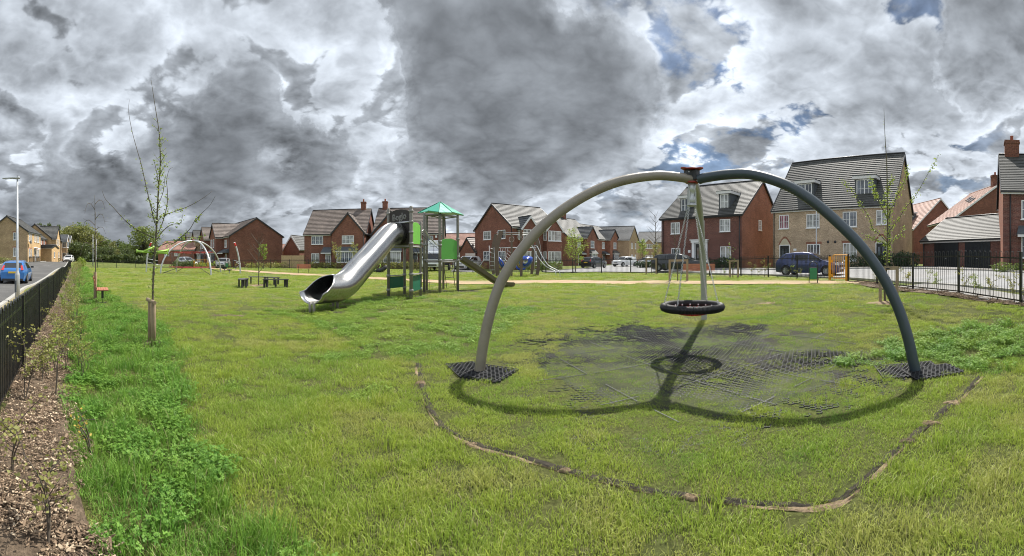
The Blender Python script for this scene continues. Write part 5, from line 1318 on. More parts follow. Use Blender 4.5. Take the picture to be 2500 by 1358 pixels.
for x0, x1, yt, ya in ((1903.7, 1928.8, 598, 582.5), (2138, 2166, 592.3, 575.7)):
    a, b = h.hit(f0, x0, 620)[0], h.hit(f0, x1, 620)[0]; _, zt = h.hit(f0, (x0+x1)/2, yt); _, zA = h.hit(f0, (x0+x1)/2, ya); h.door(f0, a, b, zt-2.12, zt)
    mb = MB(); n = 14; pr = [(a+(b-a)*k/n, zt+(zA-zt)*math.sin(PI*k/n)) for k in range(n+1)]; mb.prism(pr, -.03, .02, 'y'); h.build(mb, 'arch_panel', STONE)
    mb = MB(); 
    for k in range(n): p0 = pr[k]; p1_ = pr[k+1]; c_ = ((a+b)/2, zt); e = lambda p: (c_[0]+(p[0]-c_[0])*1.28, c_[1]+(p[1]-c_[1])*1.32); mb.quad([(p0[0], -.012, p0[1]), (p1_[0], -.012, p1_[1]), (e(p1_)[0], -.012, e(p1_)[1]), (e(p0)[0], -.012, e(p0)[1])])
    h.build(mb, 'brick_arch', REDO)
for x in (2021.4, 2039): u_, z_ = h.hit(f0, x, 590.8); mb = MB(); mb.lathe([(.0, -.03), (.11, -.03), (.13, 0)], (u_, 0, z_), 12, axis='y'); h.build(mb, 'vent', PIPE)
u_, z_ = h.hit(f0, 1941, 610); mb = MB(); mb.box((u_, -.02, z_), (.3, .03, .2)); h.build(mb, 'number_plate', UPVC)
h.pipe(.15, -.08, h.zb, ze); h.pipe(w-.25, -.08, h.zb, ze)
# ---- houses behind on the right
def mk2(name, label, apx, half, X, ze, zr, dep, wall, roof):
    X = Vector(X).normalized(); A = Vector(apx)-X*half; return House(name, label, A, A+X*2*half, wall=wall, roof=roof)
h = House('terracotta_roof_house', 'red house with terracotta roof and side dormer, between the buff house and garages', Vector(XY(2230.8, 61.6)), Vector(XY(2230.8, 61.6))+Vector((.87, -.5)).normalized()*9.6, wall=RED, roof=T_PK)
ro = h.block(0, 9.6, 0, 11, 6.0, 10.9, 'v', verge=WTRIM)
mb = MB(); mb.box((.9, 4, 8.0), (2.4, 1.9, 1.5)); o = h.build(mb, 'dormer', LEAD, ro); mb = MB(); mb.box((.9, 4, 8.8), (2.7, 2.2, .2)); h.build(mb, 'dormer_roof', WTRIM, o); h.win(('u', -.3), 3.4, 4.6, 7.4, 8.6, -1)
apx_ = Vector(XY(2437.5, 48.9)); X_ = Vector((.74, -.67)).normalized()
h = House('terracotta_roof_house', 'red house with a long terracotta roof and chimney rising behind the double garage', apx_-X_*6, apx_+X_*6, wall=RED, roof=T_PK)
ro = h.block(0, 12, 0, 9, 6., 10.45, 'v', verge=WTRIM); h.chimney(6, .9, 11.7, 9.9, .9, .7, ro)
for v, z, u in ((2.0, 8.6, 3.35), (3.6, 8.9, 3.75), (5.2, 9.3, 4.3)):
    ang = math.atan2(4.45, 6); M = Matrix.Translation((u, v, 6+4.45*u/6+.14)) @ Matrix.Rotation(-ang, 4, 'Y'); mb = MB(); mb.box((0, 0, 0), (.9, .7, .08), M=M); o = h.build(mb, 'rooflight', DTRIM, ro); mb = MB(); mb.box((0, 0, .045), (.75, .56, .01), M=M); h.build(mb, 'pane', GLASS, o)
# garage block
A = Vector(XY(2252.8, 35.4)); B = Vector(XY(2439, 30)); B = B+(B-A).normalized()*2.2
h = House('garage', 'brick double garage with two black up-and-over doors and slate roof', A, B, wall=REDD, roof=T_SL); w = h.w
h.block(0, w, 0, 6.2, 3.08, 5.15, 'u', th=.032, course=.24, fascia=WTRIM)
for x0, x1, y0, y1 in ((2282, 2340.3, 594, 650), (2356.5, 2418, 591.5, 650)):
    a, z1 = h.hit(f0, x0, y0); b, _ = h.hit(f0, x1, y0); mb = MB(); mb.box(((a+b)/2, -.03, (z1+.72)/2), (b-a, .05, z1-.72)); o = h.build(mb, 'garage_door', GARB)
    mb = MB()
    for k in range(1, 8): mb.box((a+(b-a)*k/8, -.058, (z1+.8)/2), (.03, .012, z1-.9))
    h.build(mb, 'door_ribs', PIPE, o); mb = MB(); mb.box(((a+b)/2, -.075, 1.5), (.12, .04, .05)); h.build(mb, 'handle', GALV, o)
h.pipe(.2, -.08, h.zb, 3.)
a, z_ = h.hit(f0, 2315, 589); mb = MB(); mb.box((a, -.08, z_-.02), (.16, .14, .12)); h.build(mb, 'wall_light', UPVC)
# right edge house
A = Vector(XY(2449, 25.3)); X_ = Vector((.38, -.92)).normalized()
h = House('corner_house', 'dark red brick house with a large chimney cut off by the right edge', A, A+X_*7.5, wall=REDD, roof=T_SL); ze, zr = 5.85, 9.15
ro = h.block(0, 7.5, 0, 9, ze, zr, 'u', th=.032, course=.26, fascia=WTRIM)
mb = MB(); mb.quad([(-.006, 0, h.zb), (-.006, 9, h.zb), (-.006, 9, ze), (-.006, 4.5, zr-.02), (-.006, 0, ze)]); h.build(mb, 'gable_wall', REDO)  # left side in lighter brick, its sunlit look painted into the colour
a = h.hit(('v', 4.5), 2470, 380)[0]; zt = h.hit(('v', 4.5), 2470, 346)[1]; h.chimney(a, 4.5, zt, 8.6, 1.05, .8, ro)
h.pipe(.45, -.08, h.zb, ze); a = h.hit(f0, 2493.5, 600)[0]; h.win(f0, a, a+1.8, 1.55, 2.95, n=2); a2 = h.hit(f0, 2481, 570)[0]; h.leanto(a2, a2+3.2, 0, .9, 3.05, 3.6); h.win(f0, a, a+1.3, 4.0, 5.2)
# ---- row of gabled houses, centre left
X_ = Vector((.83, -.56)).normalized(); Bc = Vector(XY(560.7, 63.)); walls = [TAN, TAN, RED, RED]; roofs = [T_GR, T_GR, T_BR, T_BR]
LB = ['buff gabled house farthest along the row behind the climbing dome', 'buff gabled house second from the far end of the row behind the dome', 'red gabled house in the middle of the row behind the climbing dome', 'red brick house with a huge plain gable end, right of the climbing dome']
for k in range(4):
    j = 3-k; B = Bc-X_*9.0*k; A = B-X_*8.9
    h = House('gabled_house', LB[j], A, B, wall=walls[j], roof=roofs[j]); w = h.w
    ro = h.block(0, w, 0, 9, 5.0, 7.85, 'u', gab=(1, 1)); h.block(.6, 5.0, -1.3, 4, 5.0, 7.3, 'v')
    h.win(('v', -1.3), 1.5, 2.3, 3.2, 4.6, n=1); h.win(('v', -1.3), 3.1, 3.9, 3.2, 4.6, n=1); h.bay('v', 1.4, 4.2, -1.3, .7, .7, 2.2, n=4)
    h.door(f0, 6.3, 7.2, .05, 2.15, m=DOORW); h.leanto(5.1, 8.4, 0, 1.1, 2.35, 2.95); h.win(f0, 6.0, 7.2, 3.2, 4.4); h.pipe(w-.15, -.08, h.zb, 4.9)
h = House('small_garage_house', 'small red brick gabled garage behind the wooden fence', XY(692, 70), XY(731, 68.5), wall=RED, roof=T_GR); h.block(0, h.w, 0, 7, 3.0, 5.3, 'v', verge=WTRIM)
h = House('brick_shed', 'low brick outbuilding far behind the wooden fence', XY(679, 84), XY(705, 84), wall=REDO, roof=T_PK); h.block(0, h.w, 0, 5, 3.3, 4.3, 'u')
h = House('terraced_bungalow', 'long low brick row with salmon tiled roof behind the lime spinner', XY(386, 86), XY(474, 83), wall=REDO, roof=T_PK); h.block(0, h.w, 0, 8, 3.2, 5.1, 'u', fascia=WTRIM)
for x0, x1 in ((402, 413), (426, 435)): h.winp(f0, x0, 617, x1, 625, n=2, bars=0)
h = House('distant_house', 'distant red house with white bay, at the far end behind the dome', XY(446, 104), XY(474, 101), wall=RED, roof=T_DK, zb=-.2); h.block(0, h.w, 0, 7, 4.6, 6.9, 'u'); h.block(.8, 2.9, -.5, 3, 4.4, 5.9, 'v', verge=WTRIM); h.bay('v', .9, 2.8, -.5, .4, .9, 2.2, n=3)
# ---- left street houses
B1 = Vector(XY(67.7, 64)); Yl = Vector((-.81, .59)).normalized(); Xl = Vector((.59, .81)).normalized()
def lhouse(name, label, t0, L, wd, ze, zr, wall, roof, back=0., **kw):
    B = B1+Yl*t0-Xl*back; return House(name, label, B-Xl*wd, B, wall=wall, roof=roof), L
h, L = lhouse('brick_house', 'yellow brick house with dark grey roof at the left edge beside the street', 0, 9, 7, 5.8, 8.25, YEL, T_GR)
w = 7; h.block(0, w, 0, 8.8, 5.75, 8.25, 'v')
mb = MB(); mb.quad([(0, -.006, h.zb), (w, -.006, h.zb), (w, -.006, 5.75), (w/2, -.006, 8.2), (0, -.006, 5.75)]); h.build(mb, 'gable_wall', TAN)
for q in ((32.4, 568, 45.6, 586), (32.4, 605, 45.6, 626)): h.winp(f0, *q, n=2, lintel=REDO)
for z in (1.6, 4.2):
    for c in (.9, 2.0, 4.6, 6.1, 7.2): 
        if z < 3 and c == 4.6: h.door(('u', w), 4.3, 5.3, .85, 3.0, 1, m=DOORW); h.leanto(3.9, 5.7, w, .7, 3.15, 3.3, UPVC, 'u', 1); continue
        h.win(('u', w), c-.35, c+.35, z, z+1.35, 1, n=1, lintel=REDO, glass=GLASSN)
mb = MB(); mb.lathe([(0, 0), (.2, .04), (.34, .14), (.35, .14), (.2, -.01)], (w+.3, .5, 4.0), 14, axis='x'); h.build(mb, 'satellite_dish', LEAD)
h, L = lhouse('brick_house', 'red brick upper storey house with yellow brick porch, second on the left street', 10, 8, 7, 5.2, 7.9, REDO, T_GR, back=1.0); w = 7
h.block(0, w, 0, 8, 5.3, 7.9, 'v'); h.block(w-1, w+2.6, 1, 7.6, 3.4, 3.9, 'u', wall=YEL, roof=T_GR)
for c in (2, 3.4, 6): h.win(('u', w), c-.4, c+.4, 4.1, 5.1, 1, n=1)
h.win(('u', w+2.6), 3, 4, 1.5, 2.6, 1)
h, L = lhouse('brick_house', 'yellow brick house with a street-facing gable, third on the left street', 18.4, 9, 7, 5.2, 8.2, YEL, T_GR); w = 7
h.block(0, w, 0, 9, 5.5, 8.4, 'v'); h.block(2, w+.9, .3, 4.9, 5.5, 8.0, 'u')
for c in (1.3, 3.2): 
    for z in (1.5, 4.1): h.win(('u', w+.9), c-.4, c+.4, z, z+1.2, 1, n=1)
h, L = lhouse('brick_house', 'farthest house on the left street with white-framed stacked bays', 29, 9, 7, 5.2, 7.6, TAN, T_DK); w = 7
h.block(0, w, 0, 9.5, 5.3, 7.5, 'v'); h.block(3, w+1.2, 1, 4, 5.3, 6.8, 'u', verge=WTRIM); h.block(3, w+1.2, 5.6, 8.6, 5.3, 6.8, 'u', verge=WTRIM)
for c in (2.5, 7.1):
    for z in (1.2, 3.8): h.win(('u', w+1.2), c-1.2, c+1.2, z, z+1.4, 1, n=3, bars=0); h.win(('v', c-1.5), w+.2, w+1.1, z, z+1.4, -1, n=1, bars=0)
h = House('brick_house', 'distant brown-roofed house at the far end of the left street', XY(-120, 66), XY(-30, 62), wall=TAN, roof=T_GR); h.block(0, h.w, 0, 8, 5.5, 8.2, 'u') if False else None
if not kids(h.t): bpy.data.objects.remove(h.t)
def paint(name, col, metal=.3):
    m = bpy.data.materials.new(name); t = NT(m); tc = t.n('ShaderNodeTexCoord').outputs['Object']
    b = t.n('ShaderNodeBsdfPrincipled', {'Base Color': t.mix(t.noise(tc, 2., 4, .5), [c*.93 for c in col], [min(1, c*1.07) for c in col]), 'Metallic': metal, 'Roughness': .3, 'Coat Weight': .8, 'Coat Roughness': .05})
    t.n('ShaderNodeOutputMaterial', {0: b.outputs[0]}); return m
TYRE = mat('tyre_rubber', (.015,.015,.016), .8, var=.2); RIM = mat('alloy_rim', (.45,.46,.47), .35, .8, var=.05)
LREDC = mat('tail_light_red', (.42,.015,.012), .25, var=.1, coat=.5); LCLR = mat('head_light_clear', (.62,.64,.66), .15, .3, var=.05, coat=.5)
PLY = mat('plate_yellow', (.65,.45,.03), .5, var=.05); PLWm = mat('plate_white', (.7,.7,.68), .5, var=.05)
def car(name, label, cat, loc, rz, L, W, H, col, typ='hatch', group=None, belt=None, plate=PLY, tailred=True, metal=.3, blackroof=False):
    """local axes: +x is forward"""
    t = thing(name, label, cat, loc, rz, group); P = paint(name+'_paint', col, metal); hL = L/2; gc = .17 if typ != 'suv' else .21; wr = .31 if typ != 'suv' else .36
    xf, xr = hL-.80, -hL+.72; belt = belt or .62*H
    prof = {'hatch': [(-hL, .50*H), (-hL+.04, .63*H), (-hL+.16, .70*H), (-hL+.46, .90*H), (-hL+.62, .945*H), (-.45*hL, .985*H), (-.15*hL, H), (.02*hL, .985*H), (.12*hL, .95*H), (.50*hL, .665*H), (.66*hL, .62*H), (.84*hL, .555*H), (.94*hL, .48*H), (hL, .36*H)],
            'estate': [(-hL, .50*H), (-hL+.04, .66*H), (-hL+.34, .90*H), (-hL+.50, .945*H), (-.4*hL, .985*H), (-.1*hL, H), (.05*hL, .98*H), (.14*hL, .945*H), (.48*hL, .67*H), (.66*hL, .625*H), (.84*hL, .56*H), (.94*hL, .48*H), (hL, .36*H)],
            'suv': [(-hL, .5*H), (-hL+.03, .68*H), (-hL+.30, .92*H), (-hL+.46, .96*H), (-.3*hL, .99*H), (-.05*hL, H), (.10*hL, .975*H), (.18*hL, .94*H), (.46*hL, .69*H), (.82*hL, .63*H), (.95*hL, .55*H), (hL, .40*H)]}[typ]
    def zt(x):
        for (a, b), (c, d) in zip(prof[:-1], prof[1:]):
            if a <= x <= c: f = (x-a)/(c-a); return b+(d-b)*f
        return prof[-1][1]
    def wid(z):
        pts = [(gc, .90), (.32*H, .985), (.45*H, 1.), (.58*H, .965), (.63*H, .92), (.97*H, .68), (H*1.1, .62)]
        if z <= gc: return .9*W/2
        for (a, b), (c, d) in zip(pts[:-1], pts[1:]):
            if a <= z <= c: return (b+(d-b)*(z-a)/(c-a))*W/2
        return .7*W/2
    def tap(x): q = abs(x)/hL; return 1-.16*max(0, q-.55)**1.6/.45**1.6
    def zb(x):
        for c in (xf, xr):
            d = abs(x-c); r = wr+.045
            if d < r: return max(gc, wr+math.sqrt(r*r-d*d)-.0)
        return gc+.05*max(0, abs(x)/hL-.85)/.15
    xs = sorted(set([-hL+L*i/60 for i in range(61)]+[p[0] for p in prof]+[c+s*(wr+.044) for c in (xf, xr) for s in (-1, 1)]+[c+s*(wr+.046) for c in (xf, xr) for s in (-1, 1)]))
    rings = []
    for x in xs:
        x = max(-hL, min(hL, x)); lo = zb(x); top = zt(x); r = []
        lv = [lo, max(lo, .32*H), max(lo, .45*H), max(lo, .58*H), max(lo, .63*H), .80*H, .93*H]
        zs = [min(q, top-.015) for q in lv]
        side = [(wid(z)*tap(x), z) for z in zs]; side.append((side[-1][0]*.92, top-.004)); side.append((side[-1][0]*.5, top+.012))
        r = [(x, -y, z) for y, z in side]+[(x, y, z) for y, z in side[::-1]]; rings.append(r)
    mb = MB(); mb.loft(rings, sm=True); mb.quad(rings[0]); mb.quad(rings[-1]); o = mb.build('body', P, t, world=False)
    mb = MB(); mb.box((0, 0, wr+.02), (L*.94, W*.80, .22)); mb.box(((xf+xr)/2, 0, .45*H), (abs(xf-xr)+2*wr+.1, W*.84, .32*H)); mb.build('underbody', DTRIM, t, world=False)
    e = .008
    def sidepoly(poly, nm, m, off=e):
        for s in (-1, 1):
            mb = MB(); n = 8; 
            mb.quad([(x, s*(wid(z)*tap(x)+off), z) for x, z in poly]); mb.build(nm, m, t, world=False)
    def rx(z, front):   # x on the profile at height z
        seq = prof if not front else prof[::-1]
        for (a, b), (c, d) in zip(seq[:-1], seq[1:]):
            if min(b, d) <= z <= max(b, d) and b != d: return a+(c-a)*(z-b)/(d-b)
        return 0
    zb_, zt_ = .645*H, .90*H; fx0 = rx(zb_, True)-.18; fx1 = rx(zt_, True)-.12; bx0 = rx(zb_, False)+.30; bx1 = rx(zt_, False)+.16; mid = .05*hL
    segs = [(bx0, bx1, -.42*hL, -.42*hL), (-.38*hL, -.38*hL, mid-.03, mid-.03), (mid+.04, mid+.04, fx0, fx1)]
    for a0, a1, b0, b1 in segs: sidepoly([(a0, zb_), (b0, zb_), (b1, zt_), (a1, zt_)], 'side_window', CARG)
    def across(za, zc, front, nm, m, inset=.86, off=.012, n=1):
        mb = MB(); N = 6; R = []
        for k in range(N+1):
            z = za+(zc-za)*k/N; x = rx(z, front)+(off if front else -off); y = wid(z)*tap(x)*inset; R.append([(x, -y+2*y*j/4, z+.006) for j in range(5)])
        mb.loft(R); return mb.build(nm, m, t, world=False)
    across(.67*H, .93*H, True, 'windscreen', CARG); across(.69*H, .90*H, False, 'rear_window', CARG)
    for s in (-1, 1):
        # lights
        mb = MB(); x = -hL; z0, z1 = (.60*H, .80*H) if typ != 'suv' else (.56*H, .66*H)
        if typ in ('hatch', 'estate') and tailred: 
            pts = [(rx(z, False)-.004, s*(wid(z)*tap(-hL)*q), z) for z, q in ((z0, 1.0), (z0, .74), (z1, .84), (z1, 1.0))]; pts = [(p[0]-.03, p[1], p[2]) for p in pts]; mb.quad([(p[0]+.12, p[1]*1.012, p[2]) if i in (0, 3) else p for i, p in enumerate(pts)]); mb.quad(pts)
        else: mb.box((-hL+.02, s*W*.37, .6*H), (.06, W*.14, .1*H))
        mb.build('tail_light', LREDC if tailred else LCLR, t, world=False)
        mb = MB(); zz0 = .44*H; mb.lathe([(0, 0), (.10, .01), (.12, .05), (.10, .09), (0, .1)], (hL-.16, s*W*.355, zz0+.05*H), 10, axis='x'); mb.box((hL-.17, s*W*.37, zz0+.06*H), (.26, W*.17, .09*H), rz=-s*.35); mb.build('headlight', LCLR, t, world=False)
        mb = MB(); mb.box((.44*hL-.1, s*(W/2+.07), .69*H), (.07, .19, .12)); mb.box((.44*hL-.06, s*(W/2+.06), .69*H), (.05, .15, .09)); mb.box((.46*hL-.06, s*(W/2-.02), .69*H), (.06, .1, .03)); mb.build('wing_mirror', P if col[0]+col[1]+col[2] > 1.2 else DTRIM, t, world=False)
        for c in (xf, xr):
            M = Matrix.Translation((c, s*(W/2-.10), wr)); mb = MB(); mb.lathe([(wr*.62, -.09), (wr*.9, -.10), (wr, -.07), (wr, .07), (wr*.9, .10), (wr*.62, .09), (wr*.62, -.09)], (0, 0, 0), 24, axis='y', M=M); wh = mb.build('wheel', TYRE, t, world=False)
            mb = MB(); yo = s*.085; mb.lathe([(wr*.66, yo-.03*s), (wr*.62, yo), (wr*.56, yo-.02*s), (wr*.56, yo-.05*s), (0, yo-.05*s)], (0, 0, 0), 20, axis='y', M=M)
            for k in range(6): a = 2*PI*k/6; mb.bar(M @ Vector((0, yo-.015*s, 0)), M @ Vector((math.cos(a)*wr*.6, yo-.015*s, math.sin(a)*wr*.6)), .05, .03, up=(0, 1, 0))
            mb.build('rim', RIM, wh, world=False)
    mb = MB(); mb.box((-hL-.012, 0, .50*H if typ != 'suv' else .45*H), (.02, .52, .115)); mb.build('rear_plate', plate, t, world=False)
    mb = MB(); mb.box((hL+.012, 0, .32*H), (.02, .52, .115)); mb.build('front_plate', PLWm, t, world=False)
    mb = MB(); mb.box((hL-.01, 0, .22*H), (.05, W*.62, .10*H)); mb.box((hL-.03, 0, .43*H), (.06, W*.38, .05*H)); mb.build('grille', DTRIM, t, world=False)
    mb = MB(); mb.box((-hL+.03, 0, .19*H), (.1, W*.74, .09*H)); mb.build('rear_valance', DTRIM, t, world=False)
    for s in (-1, 1):
        mb = MB()
        for x in (-.40*hL, mid): mb.bar((x, s*(wid(.40*H)*tap(x)+.003), .22*H), (x, s*(wid(.66*H)*tap(x)+.003), .66*H), .008, .004)
        mb.build('door_gap', DTRIM, t, world=False)
        MB().box((.0, s*(wid(.58*H)+.02), .585*H), (.16, .03, .03)).build('door_handle', DTRIM, t, world=False)
    return t
def carpos(px, D): p = GQ(px, D); return (p.x, p.y, p.z+.035)
c = car('blue_hatchback', 'bright blue hatchback seen from behind on the left road behind the lamp post', 'car', carpos(41, 27.6), math.radians(153), 4.3, 1.84, 1.49, (.035,.17,.46), 'hatch')
car('white_car', 'white car facing the camera at the far end of the left street', 'car', carpos(168, 83), math.radians(-36), 4.4, 1.85, 1.45, (.72,.73,.74), 'estate', tailred=True, metal=0)
car('dark_blue_hatchback', 'dark navy hatchback parked behind the railings beside the yellow gate', 'car', carpos(1978, 25.6), math.radians(-60), 4.15, 1.75, 1.47, (.02,.035,.12), 'hatch')
car('black_estate_car', 'black car parked behind the terracotta bench and swing chains', 'car', carpos(1660, 34.6), math.radians(-42), 4.75, 1.85, 1.50, (.014,.017,.02), 'estate')
car('black_hatchback', 'black car seen from behind on the side road, beside the leafy young tree', 'car', carpos(1450, 53), math.radians(50), 4.4, 1.84, 1.52, (.012,.013,.017), 'hatch')
car('white_suv', 'white off-roader facing this way on the side road', 'car', carpos(1525, 64.5), math.radians(214), 4.5, 1.88, 1.62, (.70,.71,.72), 'suv', metal=0)
car('silver_car', 'silver car partly hidden by a hedge at the end of the side road', 'car', carpos(1578, 72), math.radians(200), 4.4, 1.8, 1.5, (.45,.46,.47), 'hatch', metal=.7)
car('white_estate_car', 'white car in front of the pale garage door, behind the brown chute', 'car', carpos(1143, 48), math.radians(250), 4.5, 1.85, 1.62, (.68,.69,.70), 'suv', metal=0)
car('silver_estate_car', 'silver people carrier seen from the side behind the climbing dome', 'car', carpos(455, 66), math.radians(-12), 4.5, 1.8, 1.62, (.5,.51,.52), 'estate', metal=.6)
car('silver_hatchback', 'silver car by the distant white bay window right of the dome', 'car', carpos(545, 60.5), math.radians(-60), 4.1, 1.75, 1.45, (.52,.53,.54), 'hatch', metal=.6)
car('dark_car', 'tiny dark car beyond the far railings at the end of the left bed', 'car', carpos(201, 128), math.radians(120), 4.2, 1.8, 1.45, (.04,.05,.07), 'hatch')
# white box lorry
p = GQ(1067, 46); t = thing('white_lorry', 'white box lorry with dark lettering behind the slide tower', 'lorry', (p.x, p.y, p.z+.03), math.radians(100+180-15))
WH = paint('lorry_white', (.72,.73,.76), 0.); NAVY = paint('lorry_navy', (.02,.05,.10), .2)
mb = MB(); mb.box((-1.1, 0, 2.15), (4.4, 2.15, 2.5)); o = mb.build('cargo_box', WH, t, world=False); bv = o.modifiers.new('b', 'BEVEL'); bv.width = .05; bv.segments = 2
mb = MB(); mb.prism([(1.15, .45), (2.6, .45), (2.75, .8), (2.7, 1.25), (2.15, 1.95), (2.0, 2.2), (1.15, 2.25)], -1.0, 1.0, 'y'); o = mb.build('cab', WH, t, world=False); bv = o.modifiers.new('b', 'BEVEL'); bv.width = .06; bv.segments = 2
mb = MB(); mb.quad([(2.69, -.9, 1.29), (2.69, .9, 1.29), (2.19, .85, 1.93), (2.19, -.85, 1.93)]); mb.v = [(a+.012, b, c+.01) for a, b, c in mb.v]; mb.build('windscreen', CARG, t, world=False)
mb = MB(); mb.box((2.7, 0, .75), (.06, 1.4, .3)); mb.build('grille', DTRIM, t, world=False)
for s in (-1, 1):
    mb = MB(); mb.box((2.68, s*.8, .85), (.08, .3, .25)); mb.build('headlight', LCLR, t, world=False)
    for x in (1.9, -2.1): mb = MB(); mb.lathe([(0, -.1), (.36, -.1), (.38, -.06), (.38, .06), (.36, .1), (0, .1)], (x, s*.9, .38), 18, axis='y'); mb.build('wheel', TYRE, t, world=False)
    mb = MB(); mb.box((2.2, s*1.15, 1.7), (.08, .12, .35)); mb.build('wing_mirror', DTRIM, t, world=False)
mb = MB(); mb.box((-.6, 0, .7), (5., 1.6, .25)); mb.build('chassis', DTRIM, t, world=False)
Mt = Matrix.Translation(t.location) @ Matrix.Rotation(t.rotation_euler.z, 4, 'Z') @ Matrix(((0, 0, 1, 1.115), (1, 0, 0, .1), (0, 1, 0, 3.02), (0, 0, 0, 1)))
text_obj('Blue Cruiser', .26, Mt, NAVY, t, 'lettering')
Mt2 = Mt @ Matrix.Translation((0, -.27, 0)); text_obj('Commercial Cars', .17, Mt2, NAVY, t, 'lettering')
# ================= fences =================
def panel_mesh(L, H, nb, r=.008, hoop=True):
    mb = MB(); p = L/nb
    for k in range(nb):
        x = p*(k+.5); mb.tube([(x, 0, .09), (x, 0, H-p*.5)], r, 5, caps=False, sm=False)
    for k in range(0, nb-1, 2):
        x = p*(k+1); mb.tube([(x-p/2*math.cos(PI*j/5), 0, H-p*.5+p/2*math.sin(PI*j/5)) for j in range(6)], r, 5, caps=False, sm=False)
    for z in (.10, H-.17): mb.box((L/2, 0, z), (L, .010, .035))
    mb.box((L*.33, 0, .04), (.02, .02, .12)); mb.box((L*.66, 0, .04), (.02, .02, .12))
    return mb
def fence(label, poly, H, PL=2.6, end=True, r=.008):
    P = [Vector((p[0], p[1])) for p in poly]; pts = resample_eq(P, PL); a0 = pts[0]; t = thing('railing_fence', label, 'fence', (a0.x, a0.y, T(*a0)))
    nb = int(PL/.104)//2*2; pm = panel_mesh(PL, H, nb, r); pr = None; po = None
    for i, p in enumerate(pts):
        z = T(*p); loc = Vector((p.x, p.y, z))-t.location
        if po is None: mb = MB(); mb.box((0, 0, H/2-.1), (.06, .06, H+.14)); mb.box((0, 0, H-.025), (.068, .068, .02)); o = mb.build('post', BLACKM, t, world=False); po = o
        else: o = po.copy(); COL.objects.link(o)
        d = (pts[min(i+1, len(pts)-1)]-pts[max(i-1, 0)]); o.location = loc; o.rotation_euler = (0, 0, math.atan2(d.y, d.x))
        if i < len(pts)-1:
            q = pts[i+1]; d = q-p; zq = T(*q)
            if pr is None: o = pm.build('panel', BLACKM, t, world=False, fixn=False); pr = o
            else: o = pr.copy(); COL.objects.link(o)
            o.location = loc; o.rotation_euler = (0, -math.atan2(zq-z, d.length), math.atan2(d.y, d.x)); o.scale = (math.hypot(d.length, zq-z)/PL, 1, 1)
    return t
def resample_eq(P, step):
    L = sum((b-a).length for a, b in zip(P[:-1], P[1:])); n = max(1, round(L/step)); return [at_frac(P, i/n) for i in range(n+1)]
fence('black bow-top railings running along the left bed beside the road', FENCE_L, 1.07, r=.0115)
fence('black bow-top railings curving from the right edge up to the yellow gate', FENCE_R, 1.33, r=.0068)
fence('black bow-top railings from the yellow gate across the back of the park', FENCE_R2, 1.3, r=.009)
fence('distant black bow-top railings across the far left end of the park', FENCE_B, 1.05, r=.012)
# wooden fence
def boardfence(label, a, b, H):
    a = Vector(a); b = Vector(b); t = thing('wooden_fence', label, 'fence', (a.x, a.y, T(*a))); L = (b-a).length; d = (b-a).normalized(); n = int(L/.125); q = random.Random(5); mb = MB()
    for k in range(n):
        p = a+d*(k+.5)*L/n; mb.box((p.x, p.y, T(*p)+H/2), (L/n*.94, .02+.01*(k % 2), H+q.uniform(-.02, .02)), rz=math.atan2(d.y, d.x))
    mb.build('boards', WOODL, t)
    for k in range(int(L/1.8)+2): p = a+d*min(L, k*1.8); MB().box((p.x, p.y, T(*p)+H/2), (.1, .12, H+.1), rz=math.atan2(d.y, d.x)).build('post', WOODL, t)
boardfence('pale wooden board fence left of the red brick house with front gable', Q(688, 62), Q(742, 59.5), 1.85)
fence('short black garden railing beside the yellow brick house on the left street', [Q(71, 62.0), Q(84, 64.5), Q(98, 68)], 1.0, 2.0, r=.012)
# ================= lamps =================
def lamp(label, px, D, H, armdir, group=None, thick=True):
    p = GQ(px, D); t = thing('street_lamp', label, 'street lamp', tuple(p)); d = Vector((armdir[0], armdir[1], 0)).normalized()
    mb = MB(); mb.lathe([(0, -.1), (.092, -.1), (.092, 1.02), (.088, 1.06), (.048, 1.18), (.046, 1.2), (.032, H), (0, H)] if thick else [(0, -.1), (.07, -.1), (.07, 1.0), (.045, 1.1), (.035, H), (0, H)], p, 14); mb.build('pole', STEELG, t)
    top = p+Vector((0, 0, H)); mb = MB(); mb.loft([[top+d*s+Vector((-d.y, d.x, 0))*w*a+Vector((0, 0, z+h*b)) for a, b in ((-1, -.3), (-.8, .7), (0, 1), (.8, .7), (1, -.3), (0, -1))] for s, w, h, z in ((-.10, .03, .03, .0), (-.07, .055, .05, .01), (.05, .06, .05, .01), (.22, .07, .035, .03), (.5, .065, .028, .045), (.62, .045, .02, .05))], closed=True)
    mb.build('lamp_head', STEELG, t); mb = MB(); mb.box(top+d*.40+Vector((0, 0, .012)), (.25, .1, .012), rz=math.atan2(d.y, d.x)); mb.build('lens', LCLR, t)
    mb = MB(); mb.cyl(top+Vector((0, 0, .03)), top+Vector((0, 0, .09)), .025, 8); mb.build('photocell', DTRIM, t)
    if thick: mb = MB(); mb.box(p+Vector((.035, -.082, .62)), (.085, .02, .42), rz=.4); mb.build('inspection_door', LEAD, t)
lamp('tall grey street lamp beside the left railings in front of the blue hatchback', 42.5, 14.6, 4.55, (-.75, -.66))
lamp('far street lamp above the end of the left railings, nearer of the pair', 227, 64, 5.1, (-1, .3), 'far lamps'); lamp('far street lamp by the distant trees, shorter of the pair', 235, 86, 5.0, (-1, .3), 'far lamps')
lamp('farthest street lamp at the end of the left street by the trees', 177, 116, 5.0, (-1, 0), 'far lamps'); lamp('slim grey street lamp in front of the buff semi-detached house', 1993, 31.5, 5.2, (-.8, .6), thick=False)
lamp('distant thin street lamp by the yellowish young tree near the side road', 1604, 78, 4.8, (-1, 0), 'far lamps', thick=False)
